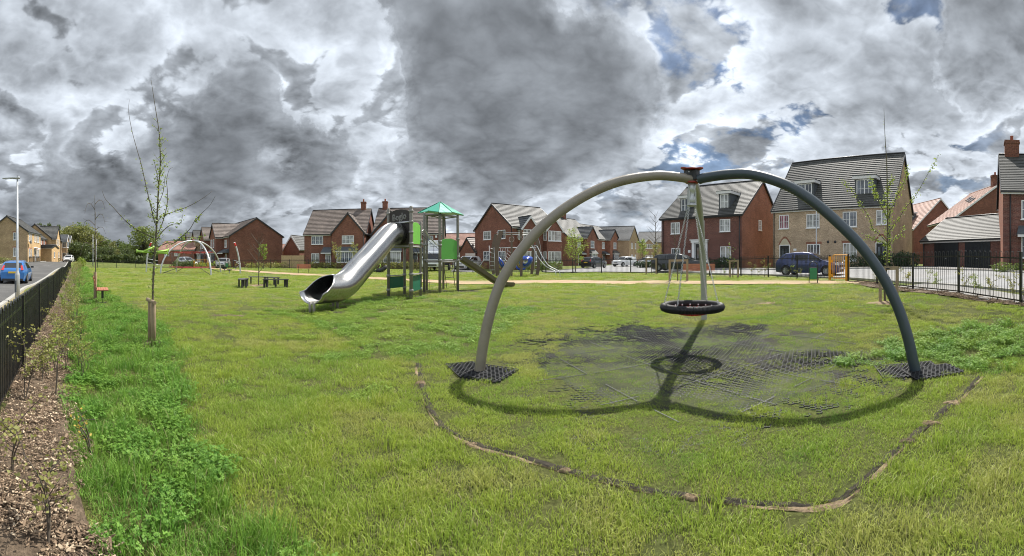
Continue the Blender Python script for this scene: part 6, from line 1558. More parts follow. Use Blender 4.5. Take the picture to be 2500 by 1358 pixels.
# ================= near young trees =================
def leaves_on(mb, pts, n, size, spread, q, down=.3):
    for _ in range(n):
        i = q.randrange(len(pts)-1); p = pts[i].lerp(pts[i+1], q.random())+Vector((q.gauss(0, spread), q.gauss(0, spread), q.gauss(0, spread)))
        a = Vector((q.gauss(0, 1), q.gauss(0, 1), q.gauss(0, .6)-down)).normalized(); b = a.cross(Vector((q.gauss(0, 1), q.gauss(0, 1), q.gauss(0, 1)))).normalized(); s = size*q.uniform(.6, 1.35)
        mb.quad([p, p+a*s*.5+b*s*.34, p+a*s*1.05, p+a*s*.5-b*s*.34])
def stake_pair(t, pts, rail, r=.045, flat=False):
    for (px, D, h) in pts:
        g = GQ(px, D); mb = MB(); mb.tube([g-Vector((0, 0, .15)), g+Vector((random.uniform(-.015, .015), 0, h*.5)), g+Vector((0, 0, h-.012)), g+Vector((0, 0, h))], [r, r, r, r*.85], 12); mb.build('stake', WOOD, t)
    a, b, w = rail; mb = MB(); mb.tube([a, b], w, 10) if not flat else mb.bar(a, b, .04, .10); mb.build('cross_rail', WOOD, t)
q = random.Random(11)
D0 = 7.3
t = thing('young_tree', 'young staked tree with long bare whips and small fresh leaves on the left lawn', 'tree', tuple(GQ(375, D0)))
trunk = catmull([GQ(374, D0)-Vector((0, 0, .05))]+[W(a, b, D0) for a, b in ((373, 740), (375, 660), (380, 590), (384, 520), (387, 460), (391, 410), (391, 370), (388, 320), (378, 255), (369, 196))], 6)
n = len(trunk); MB().tube(trunk, [.021*(1-i/n)**.8+.0022 for i in range(n)], 9).build('trunk', BARK, t)
BR = [[(378, 545), (366, 495), (356, 452), (345, 402), (333, 360), (322, 318), (314, 272), (316, 243)], [(381, 584), (336, 562), (306, 539), (277, 507), (258, 487), (249, 465)], [(389, 530), (410, 522), (440, 512), (470, 499), (497, 483), (518, 467)],
      [(386, 603), (410, 593), (426, 593), (444, 577), (463, 560), (477, 537), (492, 521), (512, 502), (526, 478)], [(385, 572), (398, 540), (408, 500), (409, 470), (407, 440), (413, 415), (422, 409)], [(383, 585), (400, 562), (420, 548), (440, 545), (447, 521)],
      [(388, 470), (384, 430), (378, 400), (374, 391)], [(390, 430), (398, 412), (414, 395)], [(391, 400), (399, 385), (407, 373)], [(380, 520), (368, 500), (360, 478)], [(383, 560), (374, 530), (366, 520)], [(386, 500), (398, 470), (402, 440), (405, 425)], [(477, 542), (486, 530), (494, 524)], [(443, 578), (480, 581), (500, 572)]]
mb = MB(); mlf = MB(); db = [.2, -.25, .3, -.3, .15, .2, -.1, .1, -.1, .25, -.15, .1, -.3, -.3]
for br, dd in zip(BR, db):
    m_ = len(br); pts_ = catmull([W(a, b, D0+dd*i/m_) for i, (a, b) in enumerate(br)], 5); k = len(pts_); r0 = .008 if m_ > 4 else .005; mb.tube(pts_, [r0*(1-i/k)**.8+.0018 for i in range(k)], 6)
    half = pts_[:max(3, int(k*(.5 if m_ > 5 else .95)))]; leaves_on(mlf, half, 62 if m_ > 4 else 36, .038, .024, q)
    if m_ > 5: leaves_on(mlf, pts_[int(k*.6):int(k*.75)], 5, .022, .01, q)
for _ in range(26):
    i = q.randrange(int(n*.30), int(n*.85)); p = trunk[i]; v = Vector((q.gauss(0, 1), q.gauss(0, .6), q.uniform(.2, 1.2))).normalized()*q.uniform(.06, .24); mb.tube([p, p+v*.6, p+v+Vector((0, 0, .03))], [.003, .002, .001], 4); leaves_on(mlf, [p, p+v], 9, .032, .015, q)
leaves_on(mlf, trunk[int(n*.12):int(n*.62)], 240, .034, .035, q); mb.build('branches', TWIG, t, fixn=False); mlf.build('leaves', LF_Y, t, fixn=False)
t2 = thing('tree_stake', 'round timber stakes with a cross rail supporting the near young tree', 'tree stake', tuple(GQ(373, 7.2)))
stake_pair(t2, [(374.5, 7.22, .80), (367.5, 7.5, .80)], (W(360, 731, 7.55), W(378, 740, 7.12), .036), .045)
# right staked tree
D1 = 11.4
t = thing('young_tree', 'young staked tree with curving leafy branches in front of the buff house', 'tree', tuple(GQ(2161, D1)))
trunk = catmull([GQ(2161, D1)]+[W(a, b, D1) for a, b in ((2160, 700), (2165, 640), (2167, 560), (2166, 480), (2165, 400), (2161, 340), (2158, 265))], 6)
n = len(trunk); MB().tube(trunk, [.032*(1-i/n)**.9+.003 for i in range(n)], 8).build('trunk', BARK, t)
BR = [[(2165, 592), (2145, 570), (2130, 558), (2122, 533), (2106, 506), (2089, 479), (2070, 455), (2054, 444)], [(2166, 530), (2150, 502), (2138, 475), (2129, 452), (2125, 433)], [(2167, 575), (2180, 552), (2196, 533), (2207, 512), (2226, 490), (2240, 470), (2262, 430), (2280, 400), (2292, 378)],
      [(2166, 540), (2180, 501), (2193, 473), (2205, 450), (2213, 424), (2216, 410)], [(2166, 600), (2180, 585), (2200, 572), (2208, 555)], [(2166, 600), (2150, 590), (2128, 582), (2112, 575)], [(2165, 480), (2172, 450), (2180, 430)]]
mb = MB(); mlf = MB()
for br, dd in zip(BR, [.4, -.4, .5, -.3, .2, -.2, .1]):
    m_ = len(br); pts_ = catmull([W(a, b, D1+dd*i/m_) for i, (a, b) in enumerate(br)], 5); k = len(pts_); mb.tube(pts_, [.012*(1-i/k)**.8+.002 for i in range(k)], 5); leaves_on(mlf, pts_, 230 if m_ > 4 else 120, .046, .04, q)
leaves_on(mlf, trunk[int(n*.30):int(n*.62)], 420, .046, .07, q); leaves_on(mlf, trunk[int(n*.6):], 26, .03, .02, q); mb.build('branches', TWIG, t, fixn=False); mlf.build('leaves', LF_Y, t, fixn=False)
t2 = thing('tree_stake', 'square timber stakes and rail by the leafy staked tree under the slate arch leg', 'tree stake', tuple(GQ(2170, 11.2)))
for px, D, h in ((2149, 11.3, 1.05), (2190, 11.5, 1.02)): g = GQ(px, D); MB().box(g+Vector((0, 0, h/2-.05)), (.075, .075, h+.1), rz=.9).build('stake', WOOD, t2)
a = GQ(2149, 11.3)+Vector((0, 0, .98)); b = GQ(2193, 11.5)+Vector((0, 0, .98)); MB().bar(a, b, .035, .10).build('cross_rail', WOOD, t2); MB().bar(a.lerp(b, .3)-Vector((0, 0, .01)), a.lerp(b, .5)-Vector((0, 0, .01)), .045, .04).build('tree_tie', RUB, t2)
# generic young trees
def sapling(label, px, D, H, crown, spread, nb, nl, lsz, leaf=LF_Y, seed=1, trunk_r=.03, name='young_tree', weep=0., bare=False, lean=0.):
    q = random.Random(seed); g = GQ(px, D); t = thing(name, label, 'tree', tuple(g)); top = g+Vector((lean+q.uniform(-.1, .1), 0, H))
    tr_ = catmull([g-Vector((0, 0, .1)), g+Vector((q.uniform(-.05, .05), 0, H*.35)), g+Vector((lean*.6, q.uniform(-.05, .05), H*.7)), top], 5); n = len(tr_)
    MB().tube(tr_, [trunk_r*(1-i/n)+.004 for i in range(n)], 7).build('trunk', BARK, t); mb = MB(); ml = MB()
    for k in range(nb):
        f = crown+(1-crown)*(k+.3)/nb*.92; p = g.lerp(top, f); a = k*2.4+q.uniform(-.4, .4); L = spread*(1-.55*abs((f-crown)/(1-crown)-.3))*q.uniform(.7, 1.15)
        v = Vector((math.cos(a), math.sin(a), 0)); up = q.uniform(.5, 1.1)*L
        pts_ = catmull([p, p+v*L*.45+Vector((0, 0, up*.5)), p+v*L*.85+Vector((0, 0, up*(1-weep*.6))), p+v*L*(1.0+.1*weep)+Vector((0, 0, up*(1.15-weep*1.6)))], 3); m_ = len(pts_)
        mb.tube(pts_, [trunk_r*.4*(1-i/m_)+.003 for i in range(m_)], 4)
        for _ in range(2): i = q.randrange(2, m_); u = Vector((q.gauss(0, 1), q.gauss(0, 1), q.uniform(0, 1))).normalized()*L*.35; mb.tube([pts_[i], pts_[i]+u], [.005, .002], 3); 
        if not bare: leaves_on(ml, pts_[2:], nl//nb, lsz, L*.16, q)
    mb.build('branches', TWIG, t, fixn=False)
    if ml.v: ml.build('leaves', leaf, t, fixn=False)
    return t
def stakes(label, pxs, D, h, mid=None):
    t = thing('tree_stake', label, 'tree stake', tuple(GQ(pxs[0], D)))
    for px in pxs: g = GQ(px, D); MB().box(g+Vector((0, 0, h/2-.05)), (.09, .09, h+.1), rz=.6).build('stake', WOOD, t)
    if len(pxs) > 1: a = GQ(pxs[0]-1, D)+Vector((0, 0, h-.06)); b = GQ(pxs[1]+1, D)+Vector((0, 0, h-.06)); MB().bar(a, b, .04, .12).build('cross_rail', WOOD, t)
sapling('slender bare sapling with drooping twigs behind the left bench', 233, 14.9, 3.9, .35, .55, 12, 40, .03, seed=3, trunk_r=.025, weep=1.)
stakes('single timber stake beside the bare sapling at the left bench', (232.5, ), 14.7, 1.05)
sapling('thin birch standing between the curved dark benches', 631, 22.6, 2.75, .25, .75, 14, 30, .03, seed=5, trunk_r=.03, bare=True)
sapling('small leafy young tree beside the huge plain gable wall', 643, 54, 3.4, .35, .6, 10, 700, .14, seed=6, trunk_r=.03)
sapling('yellowish young tree in front of the red house door, left one', 823, 51, 3.1, .30, .75, 10, 520, .12, leaf=LF_H, seed=7); sapling('yellowish young tree in front of the red house bay window, right one', 866, 51, 3.4, .30, .65, 10, 480, .12, leaf=LF_H, seed=8)
sapling('bushy leafy young tree behind the railings beside the black car', 1405, 38.2, 3.3, .22, 1.15, 16, 1900, .10, seed=9, trunk_r=.05)
sapling('small leafy young tree right of the white off-roader', 1568, 55, 3.9, .35, .7, 12, 900, .13, seed=10); sapling('yellowish leafy young tree near the left corner of the dark brick house', 1604, 42, 2.5, .2, .6, 12, 700, .10, leaf=LF_H, seed=12)
sapling('tall bare young tree left of the dark brick townhouse', 1600, 47, 6.6, .3, 1.4, 18, 0, .1, seed=13, trunk_r=.06, bare=True)
stakes('timber goalpost stakes left of the terracotta bench, second from the swing', (1578, 1602), 30.8, 1.25); sapling('thin sapling between the stakes by the railings left of the black car', 1590, 30.9, 1.6, .5, .2, 5, 0, .05, seed=14, trunk_r=.02, bare=True)
stakes('timber goalpost stakes directly left of the swing pole, before the terracotta bench', (1635, 1678), 22.3, 1.22); sapling('bent bare sapling tied between the stakes beside the swing chains', 1655, 22.4, 3.0, .55, .25, 5, 60, .04, seed=15, trunk_r=.03, lean=-.3, bare=True)
stakes('low timber stakes in front of the dark brick townhouse corner', (1782, 1802), 24.3, 1.1); sapling('leafy sapling at the low timber stakes before the dark brick townhouse', 1789, 24.4, 2.2, .2, .35, 8, 60, .07, seed=16, trunk_r=.025, lean=-.2)
for k, px in enumerate((1010, 1018, 1027)): stakes(('timber stake by the hedge seen between the tower posts, ' + ('left', 'middle', 'right')[k]), (px,), 48, 1.3)
# hedge plants
def whip(seed, H, nl, lsz, leaf, spread=.12, bend=.2):
    q = random.Random(seed); t = thing('hedge_plant', 'x', 'hedge plant', (0, 0, 0)); mb = MB(); ml = MB()
    for s in range(q.choice((1, 2, 2, 3))):
        v = Vector((q.gauss(0, bend), q.gauss(0, bend), 1)).normalized(); L = H*q.uniform(.7, 1); pts_ = catmull([Vector((0, 0, -.03)), v*L*.4, v*L*.75+Vector((q.gauss(0, .04), q.gauss(0, .04), 0)), v*L+Vector((q.gauss(0, .08), q.gauss(0, .08), 0))], 4); m_ = len(pts_)
        mb.tube(pts_, [.006*(1-i/m_)+.0018 for i in range(m_)], 5)
        for b in range(5):
            i = q.randrange(m_//3, m_); u = Vector((q.gauss(0, 1), q.gauss(0, 1), q.uniform(.1, 1))).normalized()*spread*q.uniform(.6, 1.6); mb.tube([pts_[i], pts_[i]+u], [.003, .0015], 4); leaves_on(ml, [pts_[i]+u*.4, pts_[i]+u], nl//10, lsz, .022, q, .1)
        leaves_on(ml, pts_[m_//2:], nl//6, lsz, .03, q, .1)
    mb.build('stems', TWIG, t, world=False, fixn=False); ml.build('leaves', leaf, t, world=False, fixn=False); return t
bpy.context.view_layer.update()
protos = [whip(s, H, nl, lz, lf, sp) for s, H, nl, lz, lf, sp in ((21, .75, 170, .034, LF_H, .16), (22, .6, 190, .030, LF_Y, .14), (23, .85, 210, .034, LF_H, .17), (24, .5, 90, .030, LF_H, .13), (25, .40, 20, .024, LF_B, .06), (26, .9, 70, .034, LF_Y, .14))]
ptree = [collect(p) for p in protos]
used = [False]*len(protos)
def put(k, x, y, s, label, group):
    z = T(x, y)+.02; p = protos[k]
    if not used[k]: used[k] = True; p.location = (x, y, z); p.rotation_euler = (0, 0, random.uniform(0, 6.28)); p.scale = (s,)*3; o = p
    else: o = dup(ptree[k], (x, y, z), random.uniform(0, 6.28), None, s)
    o['label'] = label; o['group'] = group; return o
near_lab = {(60, 985): 'leafy hedge plant closest to the black railings at the lower left', (108, 905): 'leafy hedge plant with bunched pale leaves near the lower left railings', (30, 1165): 'bare-stemmed hedge plant in the mulch at the bottom left', (222, 1110): 'low plant with yellow leaves at the edge of the long clover',
            (118, 1345): 'hedge plant at the very bottom of the mulch bed', (135, 975): 'slim hedge plant in the middle of the mulch bed'}
ks = [2, 0, 3, 4, 3, 5]
for ((px, py), lb), k in zip(near_lab.items(), ks): g = G(px, py); put(k, g.x, g.y, 1.0, lb, 'hedge plants in the left bed')
q = random.Random(31)
nrm = Vector((-fdir.y, fdir.x)); nrm = nrm if nrm.y < 0 and False else Vector((fdir.y, -fdir.x))
for i in range(100):
    s = 1.2+54*(i/100)**1.8+q.uniform(-.15, .15); p0 = FL0+fdir*s; off = q.uniform(.28, .85+.012*s); x, y = p0.x+nrm.x*off, p0.y+nrm.y*off
    put(q.choice((0, 1, 2, 3, 5, 0, 2)), x, y, q.uniform(.6, .95)*(1+.012*s), 'young hedge plant with small pale leaves in the mulch bed along the left railings', 'hedge plants in the left bed')
for px, D, s in ((1835, 25.3, 1.15), (1850, 24.9, .8), (1866, 24.6, 1.3), (1930, 22.8, 1.0), (1955, 22.0, .9), (2135, 17.0, .75), (2216, 14.6, 1.2), (2265, 13.4, .95), (2290, 12.9, 1.1), (2350, 11.9, 1.0), (2378, 11.5, 1.2), (2420, 10.9, 1.15), (2478, 10.2, 1.05), (2498, 10.0, .9), (1770, 26.6, 1.0), (1720, 27.6, .8)):
    x, y = Q(px, D-.18); put(q.choice((0, 1, 2, 5)), x, y, s, 'young hedge plant with pale leaves against the right-hand railings', 'hedge plants along the right railings')
for i in range(46):
    f = i/45; px = 560+f*(1320-560)+q.uniform(-4, 4)
    if 1085 < px < 1165: continue
    D = float(np.interp(px, [560, 745, 940, 1060, 1120, 1328], [57, 55.5, 51.5, 46, 41, 36.2]))-.35; x, y = Q(px, D); put(q.choice((0, 2, 5)), x, y, q.uniform(1.0, 1.5), 'young hedge plant in the row along the back railings', 'hedge plants along the back railings')
for u_, p in zip(used, protos):
    if not u_: pass
# dense bushes
def bush(label, px0, px1, D, H, leaf, n=900, lsz=.12, name='evergreen_bush', seed=1, dd=1.0, cat='bush', flat=False):
    q = random.Random(seed); a, b = GQ(px0, D), GQ(px1, D); c = (a+b)/2; t = thing(name, label, cat, tuple(c)); ml = MB(); L = (b-a).length
    nb_ = max(3, int(L/.5)); bl = [(a.lerp(b, (k+.5)/nb_)+Vector((q.uniform(-.15, .15), q.uniform(0, dd), 0)), H*q.uniform(.75, 1.1), L/nb_*q.uniform(.7, 1.1)+.15) for k in range(nb_)]
    for _ in range(n):
        p, h, r = q.choice(bl); th = q.uniform(0, 6.28); ph = math.acos(q.uniform(-1, 1)); k = q.uniform(.75, 1.05); v = Vector((math.sin(ph)*math.cos(th)*r, math.sin(ph)*math.sin(th)*min(r, dd*.8), math.cos(ph)*h/2))*k
        if flat: v = Vector((max(-r, min(r, v.x*1.4)), v.y, max(-h/2, min(h/2, v.z*1.35))))
        leaves_on(ml, [p+Vector((0, 0, h/2))+v]*2, 1, lsz, .02, q, .1)
    mb = MB()
    for p, h, r in bl: mb.tube([p, p+Vector((0, 0, h*.6))], .03, 5); 
    mb.build('stems', TWIG, t, fixn=False); ml.build('leaves', leaf, t, fixn=False)
bush('dark evergreen bush under the ground floor window of the dark brick townhouse', 1746, 1800, 35.6, 1.1, LF_D, 1400, .14, seed=2)
bush('dark evergreen bushes along the buff house, behind the slate leg', 2092, 2210, 31.3, 1.15, LF_D, 3000, .14, seed=3); bush('dark leafy bush at the right end of the buff house', 2196, 2240, 31, 1.25, LF_D, 1200, .14, seed=4)
bush('low green bush below the window of the house at the right edge', 2466, 2530, 23.6, .6, LF_F, 1200, .1, seed=5); bush('green bush at the far left edge across the road', -20, 14, 56, 1.0, LF_G, 900, .16, seed=6)
bush('clipped dark hedge by the silver car on the side road', 1560, 1612, 52, .9, LF_D, 1200, .18, name='clipped_hedge', seed=7, flat=True, cat='hedge')
bush('green bushes in front of the corner house bays', 1285, 1372, 42.5, 1.2, LF_F, 1600, .16, seed=8); bush('pale hedge below the bay windows of the house left of the slide', 752, 878, 57.0, .8, LF_H, 1900, .2, name='hedge', seed=9, flat=True, cat='hedge')
bush('pale hedge below the bay windows of the house behind the tower', 918, 1060, 54, .85, LF_H, 1900, .2, name='hedge', seed=10, flat=True, cat='hedge'); bush('mixed hedge behind the far railings seen through the climbing dome', 420, 470, 60, 1.1, LF_F, 1600, .2, name='hedge', seed=11, cat='hedge')
bush('yellow-green shrubs beside the far yellow gate', 478, 545, 60.5, .9, LF_Y, 900, .18, seed=12)
bush('small shrubs against the huge plain gable wall', 600, 690, 58, .8, LF_H, 1100, .18, seed=13); bush('small green shrub at the end of the left railings', 186, 196, 57, 1.6, LF_Y, 700, .16, seed=14); bush('low dark bushes beside the porch on the left street', 112, 136, 82, 1.1, LF_K, 700, .25, seed=15)
# ================= distant trees =================
def bigtree(H, Rx, leaf, seed, nblob=46, per=46, lsz=.5, trunk_f=.3, shape='round', openness=.0, name='distant_tree'):
    q = random.Random(seed); t = thing(name, 'x', 'tree', (0, 0, 0)); mb = MB(); mb.tube(catmull([Vector((0, 0, -.3)), Vector((q.uniform(-.1, .1), 0, H*.3)), Vector((q.uniform(-.3, .3), 0, H*.85))], 4), [H*.022*(1-.85*i/8) for i in range(9)], 7)
    ml = MB(); z0 = H*trunk_f
    for b in range(nblob):
        f = (b+.5)/nblob; z = z0+(H-z0)*f
        w = {'round': math.sqrt(max(0.05, 1-(2*f-1.0)**2*.9)), 'cone': (1-f)*.95+.08, 'column': math.sin(PI*min(1, f*.9+.12))**.6}[shape]*Rx
        a = q.uniform(0, 6.28); r = w*math.sqrt(q.uniform(.15, 1)); c = Vector((r*math.cos(a), r*math.sin(a), z)); br = Rx*q.uniform(.18, .38)*(.6 if shape == 'cone' else 1)
        mb.tube([Vector((0, 0, z0*.8+(z-z0)*.55)), c*.5+Vector((0, 0, z*.42)), c], [H*.006, H*.004, H*.002], 4)
        for _ in range(per):
            v = Vector((q.gauss(0, 1), q.gauss(0, 1), q.gauss(0, .75))).normalized()*br*q.uniform(.5, 1.15); p = c+v; leaves_on(ml, [p, p], 1, lsz*q.uniform(.6, 1.3), .05, q, 0)
    mb.build('trunk', BARKF, t, world=False, fixn=False); ml.build('crown', leaf, t, world=False, fixn=False); return t
bt = {'oak': bigtree(8.6, 4.0, LF_O, 41, 80, 52, .42, .22, 'round'), 'willow': bigtree(11, 4.6, LF_G, 42, 62, 60, .5, .12), 'ash': bigtree(9, 3.6, LF_F, 43, 52, 56, .45, .15), 'dark': bigtree(7.5, 4.0, LF_K, 44, 52, 60, .5, .08),
      'pine': bigtree(15, 2.2, LF_K, 45, 60, 40, .5, .1, 'column'), 'thin': bigtree(8, 2.1, LF_G, 46, 40, 26, .38, .2, 'column')}
bpy.context.view_layer.update(); btt = {k: collect(v) for k, v in bt.items()}; bused = set()
def puttree(kind, px, D, s, label, group=None, sink=0.):
    x, y = Q(px, D); z = T(x, y)-sink; sc_ = (s*random.uniform(.92, 1.1), s*random.uniform(.92, 1.1), s)
    if kind not in bused: bused.add(kind); o = bt[kind]; o.location = (x, y, z); o.rotation_euler = (0, 0, 1.); o.scale = sc_
    else: o = dup(btt[kind], (x, y, z), random.uniform(0, 6.28), None, sc_)
    o['label'] = label
    if group: o['group'] = group
puttree('oak', 350, 98, 1.0, 'round-crowned oak standing clear behind the lime spinner')
for i, (px, yt) in enumerate(((90, 553), (98, 549), (109, 553), (121, 549), (134, 556), (143, 552))):
    puttree('pine', px, 190, ((YH-yt)*190/R_+1.3)/15, 'tall narrow tree in the row above the left street roofs', 'narrow trees above the left roofs')
L_w = [(158, 120, 566, 'willow'), (176, 112, 556, 'willow'), (192, 116, 552, 'ash'), (206, 108, 556, 'willow'), (222, 118, 568, 'ash'), (236, 112, 577, 'willow'), (250, 120, 578, 'thin'), (262, 112, 586, 'ash'), (276, 108, 588, 'thin'), (290, 116, 590, 'dark'), (303, 110, 593, 'ash'), (318, 118, 598, 'dark'),
       (166, 98, 596, 'dark'), (186, 96, 598, 'dark'), (206, 94, 600, 'dark'), (228, 96, 603, 'thin'), (246, 92, 606, 'dark'), (268, 94, 604, 'dark'), (288, 90, 608, 'thin'), (308, 92, 607, 'dark'), (332, 100, 603, 'dark'), (366, 108, 598, 'ash'), (384, 118, 602, 'dark'), (465, 130, 578, 'ash'), (452, 135, 584, 'dark'), (430, 150, 588, 'ash'), (470, 128, 582, 'thin')]
HT = {'oak': 8.6, 'willow': 11, 'ash': 9, 'dark': 7.5, 'pine': 15, 'thin': 8}
LBT = {'willow': 'large olive-green spreading tree in the wood beyond the left railings', 'ash': 'mid-green rounded tree in the wood beyond the left railings', 'dark': 'dark low bushy tree at the edge of the far wood', 'thin': 'thin airy pale tree at the edge of the far wood'}
for px, D, yt, k in L_w: puttree(k, px, D, ((YH-yt)*D/R_+1.3)/HT[k], LBT[k], 'trees of the far wood')
bush('dark undergrowth hedge closing the field below the far trees', 196, 395, 88, 1.8, LF_K, 5000, .5, name='field_hedge', seed=20, dd=3., cat='hedge')
# ---------------- world, sun, camera ----------------
SUN_AZ, SUN_EL = math.radians(35), math.radians(53)
w = bpy.data.worlds.new('World'); sc.world = w; t = NT(w)
dirv = t.n('ShaderNodeTexCoord').outputs['Generated']
dirv = t.vm('NORMALIZE', dirv)
sky = t.n('ShaderNodeTexSky', sky_type='NISHITA', sun_disc=False, sun_elevation=SUN_EL, sun_rotation=SUN_AZ, altitude=50, dust_density=.6).outputs[0]
skyc = t.vm('SCALE', sky, scale=.1)
sp = t.n('ShaderNodeSeparateXYZ', {0: dirv}); zz_ = t.math('MAXIMUM', sp.outputs[2], 0.0)
inv = t.math('DIVIDE', 1.0, t.math('ADD', zz_, .42))
V_ = t.vm('MULTIPLY', dirv, (1.0, 1.0, 1.6)); P_ = t.vm('SCALE', V_, scale=inv)
def nvec(v, s, d, r): return t.n('ShaderNodeTexNoise', {'Vector': v, 'Scale': s, 'Detail': d, 'Roughness': r}).outputs[1]
half = (.5, .5, .5)
wv = t.vm('SCALE', t.vm('SUBTRACT', nvec(P_, 2.6, 2, .5), half), scale=.10)
Pw = t.vm('ADD', P_, wv)
n_big = t.noise(Pw, 1.0, 3, .5)
def billow(v, sc0=2.2):
    tot = None
    for k, am in enumerate((.54, .30, .15, .07, .03)):
        q = t.math('MULTIPLY', t.math('ABSOLUTE', t.math('SUBTRACT', t.noise(v, sc0*2.25**k, 1, .5), .5)), am*5.0)
        tot = q if tot is None else t.math('ADD', tot, q)
    return tot
sdir = (math.sin(SUN_AZ)*.03, math.cos(SUN_AZ)*.03, .055)
n_mid = billow(Pw); n_mid2 = billow(t.vm('ADD', Pw, sdir))
n_f = t.noise(Pw, 2.2, 7, .52)
emb = t.math('SUBTRACT', n_mid, n_mid2)
# direction blobs for the great cloud masses
dn = t.vm('SCALE', t.vm('SUBTRACT', nvec(dirv, 3.2, 8, .6), half), scale=.34)
dw = t.vm('NORMALIZE', t.vm('ADD', dirv, dn))
BL = [(120, 170, 190, .22), (330, 60, 170, .20), (880, 170, 120, .34), (960, 300, 90, .12), (60, 350, 70, .18), (620, 450, 110, .16), (1050, 420, 140, .08), (210, 320, 70, .08),
      (820, 40, 90, .2), (1640, 60, 150, .08), (1900, 160, 260, .09), (1750, 330, 160, .10), (2050, 330, 220, .09), (1500, 420, 200, .06), (2330, 300, 120, .05), (700, 350, 45, .2), (950, 440, 60, .12),
      (420, 260, 230, -.13), (620, 350, 180, -.24), (1080, 90, 210, -.34), (1230, 240, 220, -.24), (1430, 270, 180, -.24), (90, 285, 120, -.16), (250, 330, 110, -.08), (650, 120, 200, -.08), (1330, 120, 110, -.12), (2430, 110, 150, -.30), (2300, 230, 90, -.16),
      (560, 400, 110, -.12), (240, 485, 60, -.16), (400, 600, 240, -.12), (200, 590, 160, -.08), (1130, 440, 150, -.10), (800, 450, 110, -.12), (1700, 350, 100, .0), (30, 90, 120, -.1)]
br = None
for px, py, r, a in BL:
    if a == 0: continue
    v = Vector((math.sin(az(px)), math.cos(az(px)), (YH-py)/R_)).normalized()
    d = t.vm('DOT_PRODUCT', dw, tuple(v)); ra = r/R_*1.25
    q = t.n('ShaderNodeMapRange', {0: d, 1: math.cos(ra*1.1), 2: math.cos(ra*.05), 3: 0., 4: a}, interpolation_type='SMOOTHSTEP').outputs[0]
    br = q if br is None else t.math('ADD', br, q)
def cramp(f, stops):
    cr = t.n('ShaderNodeValToRGB', {0: f}); e = cr.color_ramp.elements; cr.color_ramp.interpolation = 'EASE'
    e[0].position = stops[0][0]; e[0].color = (*stops[0][1], 1); e[1].position = stops[-1][0]; e[1].color = (*stops[-1][1], 1)
    for p, c in stops[1:-1]: x = e.new(p); x.color = (*c, 1)
    return cr.outputs[0]
g = lambda v: (v*.885, v*.965, v*1.07)
# background veil
veil = cramp(t.noise(Pw, 1.7, 6, .5), ((.3, g(.26)), (.5, g(.36)), (.7, g(.50))))
hv = Vector((math.sin(az(1930)), math.cos(az(1930)), .36)).normalized()
reg = t.ramp(t.vm('DOT_PRODUCT', dw, tuple(hv)), math.cos(.62), math.cos(.18), 0, 1)
blue = t.vm('ADD', t.vm('SCALE', skyc, scale=.20), (.07, .105, .17))
hn = t.noise(t.vm('ADD', Pw, (5.3, 1.7, 0)), 3.4, 9, .58)
veil = t.mix(t.math('MULTIPLY', t.ramp(hn, .48, .56), reg), veil, blue)
# nearer to the sun the thin edges glow
glow = t.ramp(t.vm('DOT_PRODUCT', dirv, tuple(Vector((math.sin(SUN_AZ)*math.cos(SUN_EL), math.cos(SUN_AZ)*math.cos(SUN_EL), math.sin(SUN_EL))))), .1, .95, .84, 1.02)
# layer A: many middle-sized cumulus
dA = t.math('MULTIPLY_ADD', t.math('SUBTRACT', .42, n_mid), -.34, t.math('SUBTRACT', t.noise(t.vm('ADD', Pw, (9.1, 3.3, 2.2)), 2.1, 9, .53), .430))
maskA = t.ramp(dA, 0, .055)
colA = cramp(dA, ((0, g(.50)), (.05, g(.58)), (.12, g(.47)), (.20, g(.34)), (.34, g(.25))))
# layer B: the great dark masses
dB = t.math('MULTIPLY_ADD', br, -1.0, t.math('MULTIPLY', t.math('SUBTRACT', n_big, .52), 1.05))
dB = t.math('MULTIPLY_ADD', t.math('SUBTRACT', n_f, .5), .62, dB)
dB = t.math('MULTIPLY_ADD', t.math('SUBTRACT', n_mid, .42), .20, dB)
maskB = t.ramp(dB, -.02, .07)
colB = cramp(dB, ((0, g(.52)), (.035, g(.44)), (.10, g(.31)), (.20, g(.25)), (.34, g(.195)), (.55, g(.165))))
col = t.mix(maskA, veil, colA); col = t.mix(maskB, col, colB)
k = t.math('MULTIPLY_ADD', emb, t.ramp(dB, .1, .5, 1.15, .7), 1.0)
k = t.math('MULTIPLY', k, t.math('MULTIPLY_ADD', t.math('SUBTRACT', n_mid, .42), .35, 1.0))
col = t.vm('SCALE', col, scale=t.math('MULTIPLY', t.math('MULTIPLY', k, glow), t.ramp(sp.outputs[1], .22, -.25, 1.0, 1.75)))  # sky behind the camera made brighter, an added fill for walls facing it
leftness = t.ramp(sp.outputs[0], -.35, -.75, 0, 1)
hzc = t.mix(leftness, g(.42), g(.22))
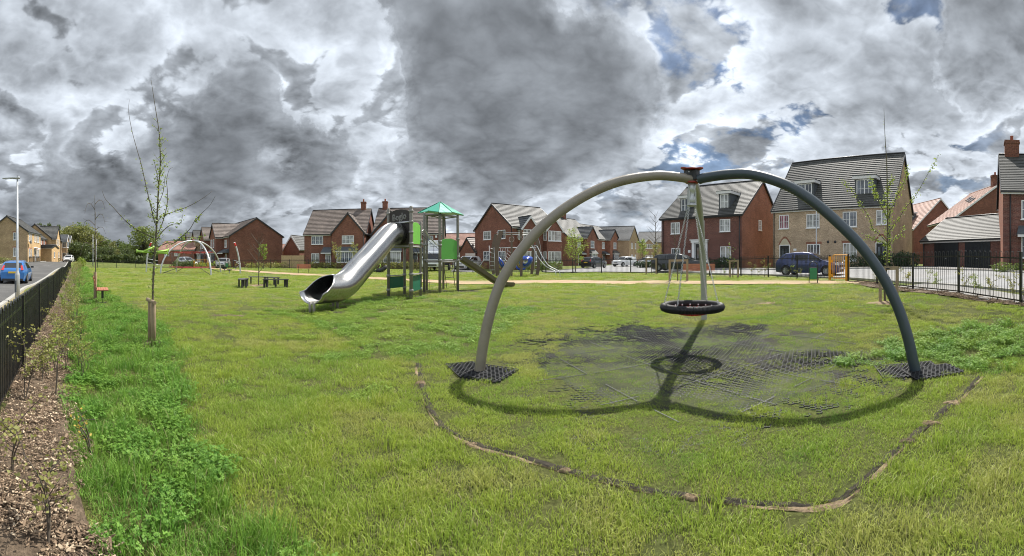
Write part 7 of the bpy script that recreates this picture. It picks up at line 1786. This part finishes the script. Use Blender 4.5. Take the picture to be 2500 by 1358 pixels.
colr = t.mix(t.math('MULTIPLY', t.ramp(zz_, 0, .13, 1, 0), .62), col, hzc)
bg = t.n('ShaderNodeBackground', {'Color': colr, 'Strength': 1.06})
t.n('ShaderNodeOutputWorld', {0: bg.outputs[0]})
w.cycles.sampling_method = 'MANUAL' if hasattr(w.cycles, 'sampling_method') else w.cycles.sampling_method
try: w.cycles.sample_map_resolution = 512
except Exception: pass
sl = bpy.data.lights.new('sun', 'SUN'); sl.energy = 5.0; sl.angle = math.radians(.6); sl.color = (1, .955, .88)
so = bpy.data.objects.new('sun', sl); COL.objects.link(so)
sv = Vector((math.sin(SUN_AZ)*math.cos(SUN_EL), math.cos(SUN_AZ)*math.cos(SUN_EL), math.sin(SUN_EL)))
so.rotation_euler = sv.to_track_quat('Z', 'Y').to_euler(); so.location = sv*60
cd = bpy.data.cameras.new('camera'); cam = bpy.data.objects.new('camera', cd); COL.objects.link(cam)
cd.type = 'PANO'; cd.panorama_type = 'CENTRAL_CYLINDRICAL'
cd.central_cylindrical_range_u_min = -1250/R_; cd.central_cylindrical_range_u_max = 1250/R_
cd.central_cylindrical_range_v_max = YH/R_; cd.central_cylindrical_range_v_min = -(1358-YH)/R_
cd.central_cylindrical_radius = 1.0
cd.clip_start = .05; cd.clip_end = 3000
cam.location = (0, 0, CH); cam.rotation_euler = (PI/2, 0, 0)
sc.camera = cam
sc.view_settings.view_transform = 'Standard'; sc.view_settings.look = 'None'; sc.view_settings.exposure = .55; sc.view_settings.gamma = 1
sc.view_settings.use_curve_mapping = False
sc.render.engine = 'CYCLES'
sc.cycles.max_bounces = 6; sc.cycles.diffuse_bounces = 3; sc.cycles.glossy_bounces = 3; sc.cycles.transmission_bounces = 4; sc.cycles.transparent_max_bounces = 6
sc.cycles.filter_width = 1.05; sc.cycles.use_denoising = True; sc.cycles.sample_clamp_indirect = 6
try: sc.cycles.denoiser = 'OPENIMAGEDENOISE'; sc.cycles.denoising_prefilter = 'ACCURATE'
except Exception: pass
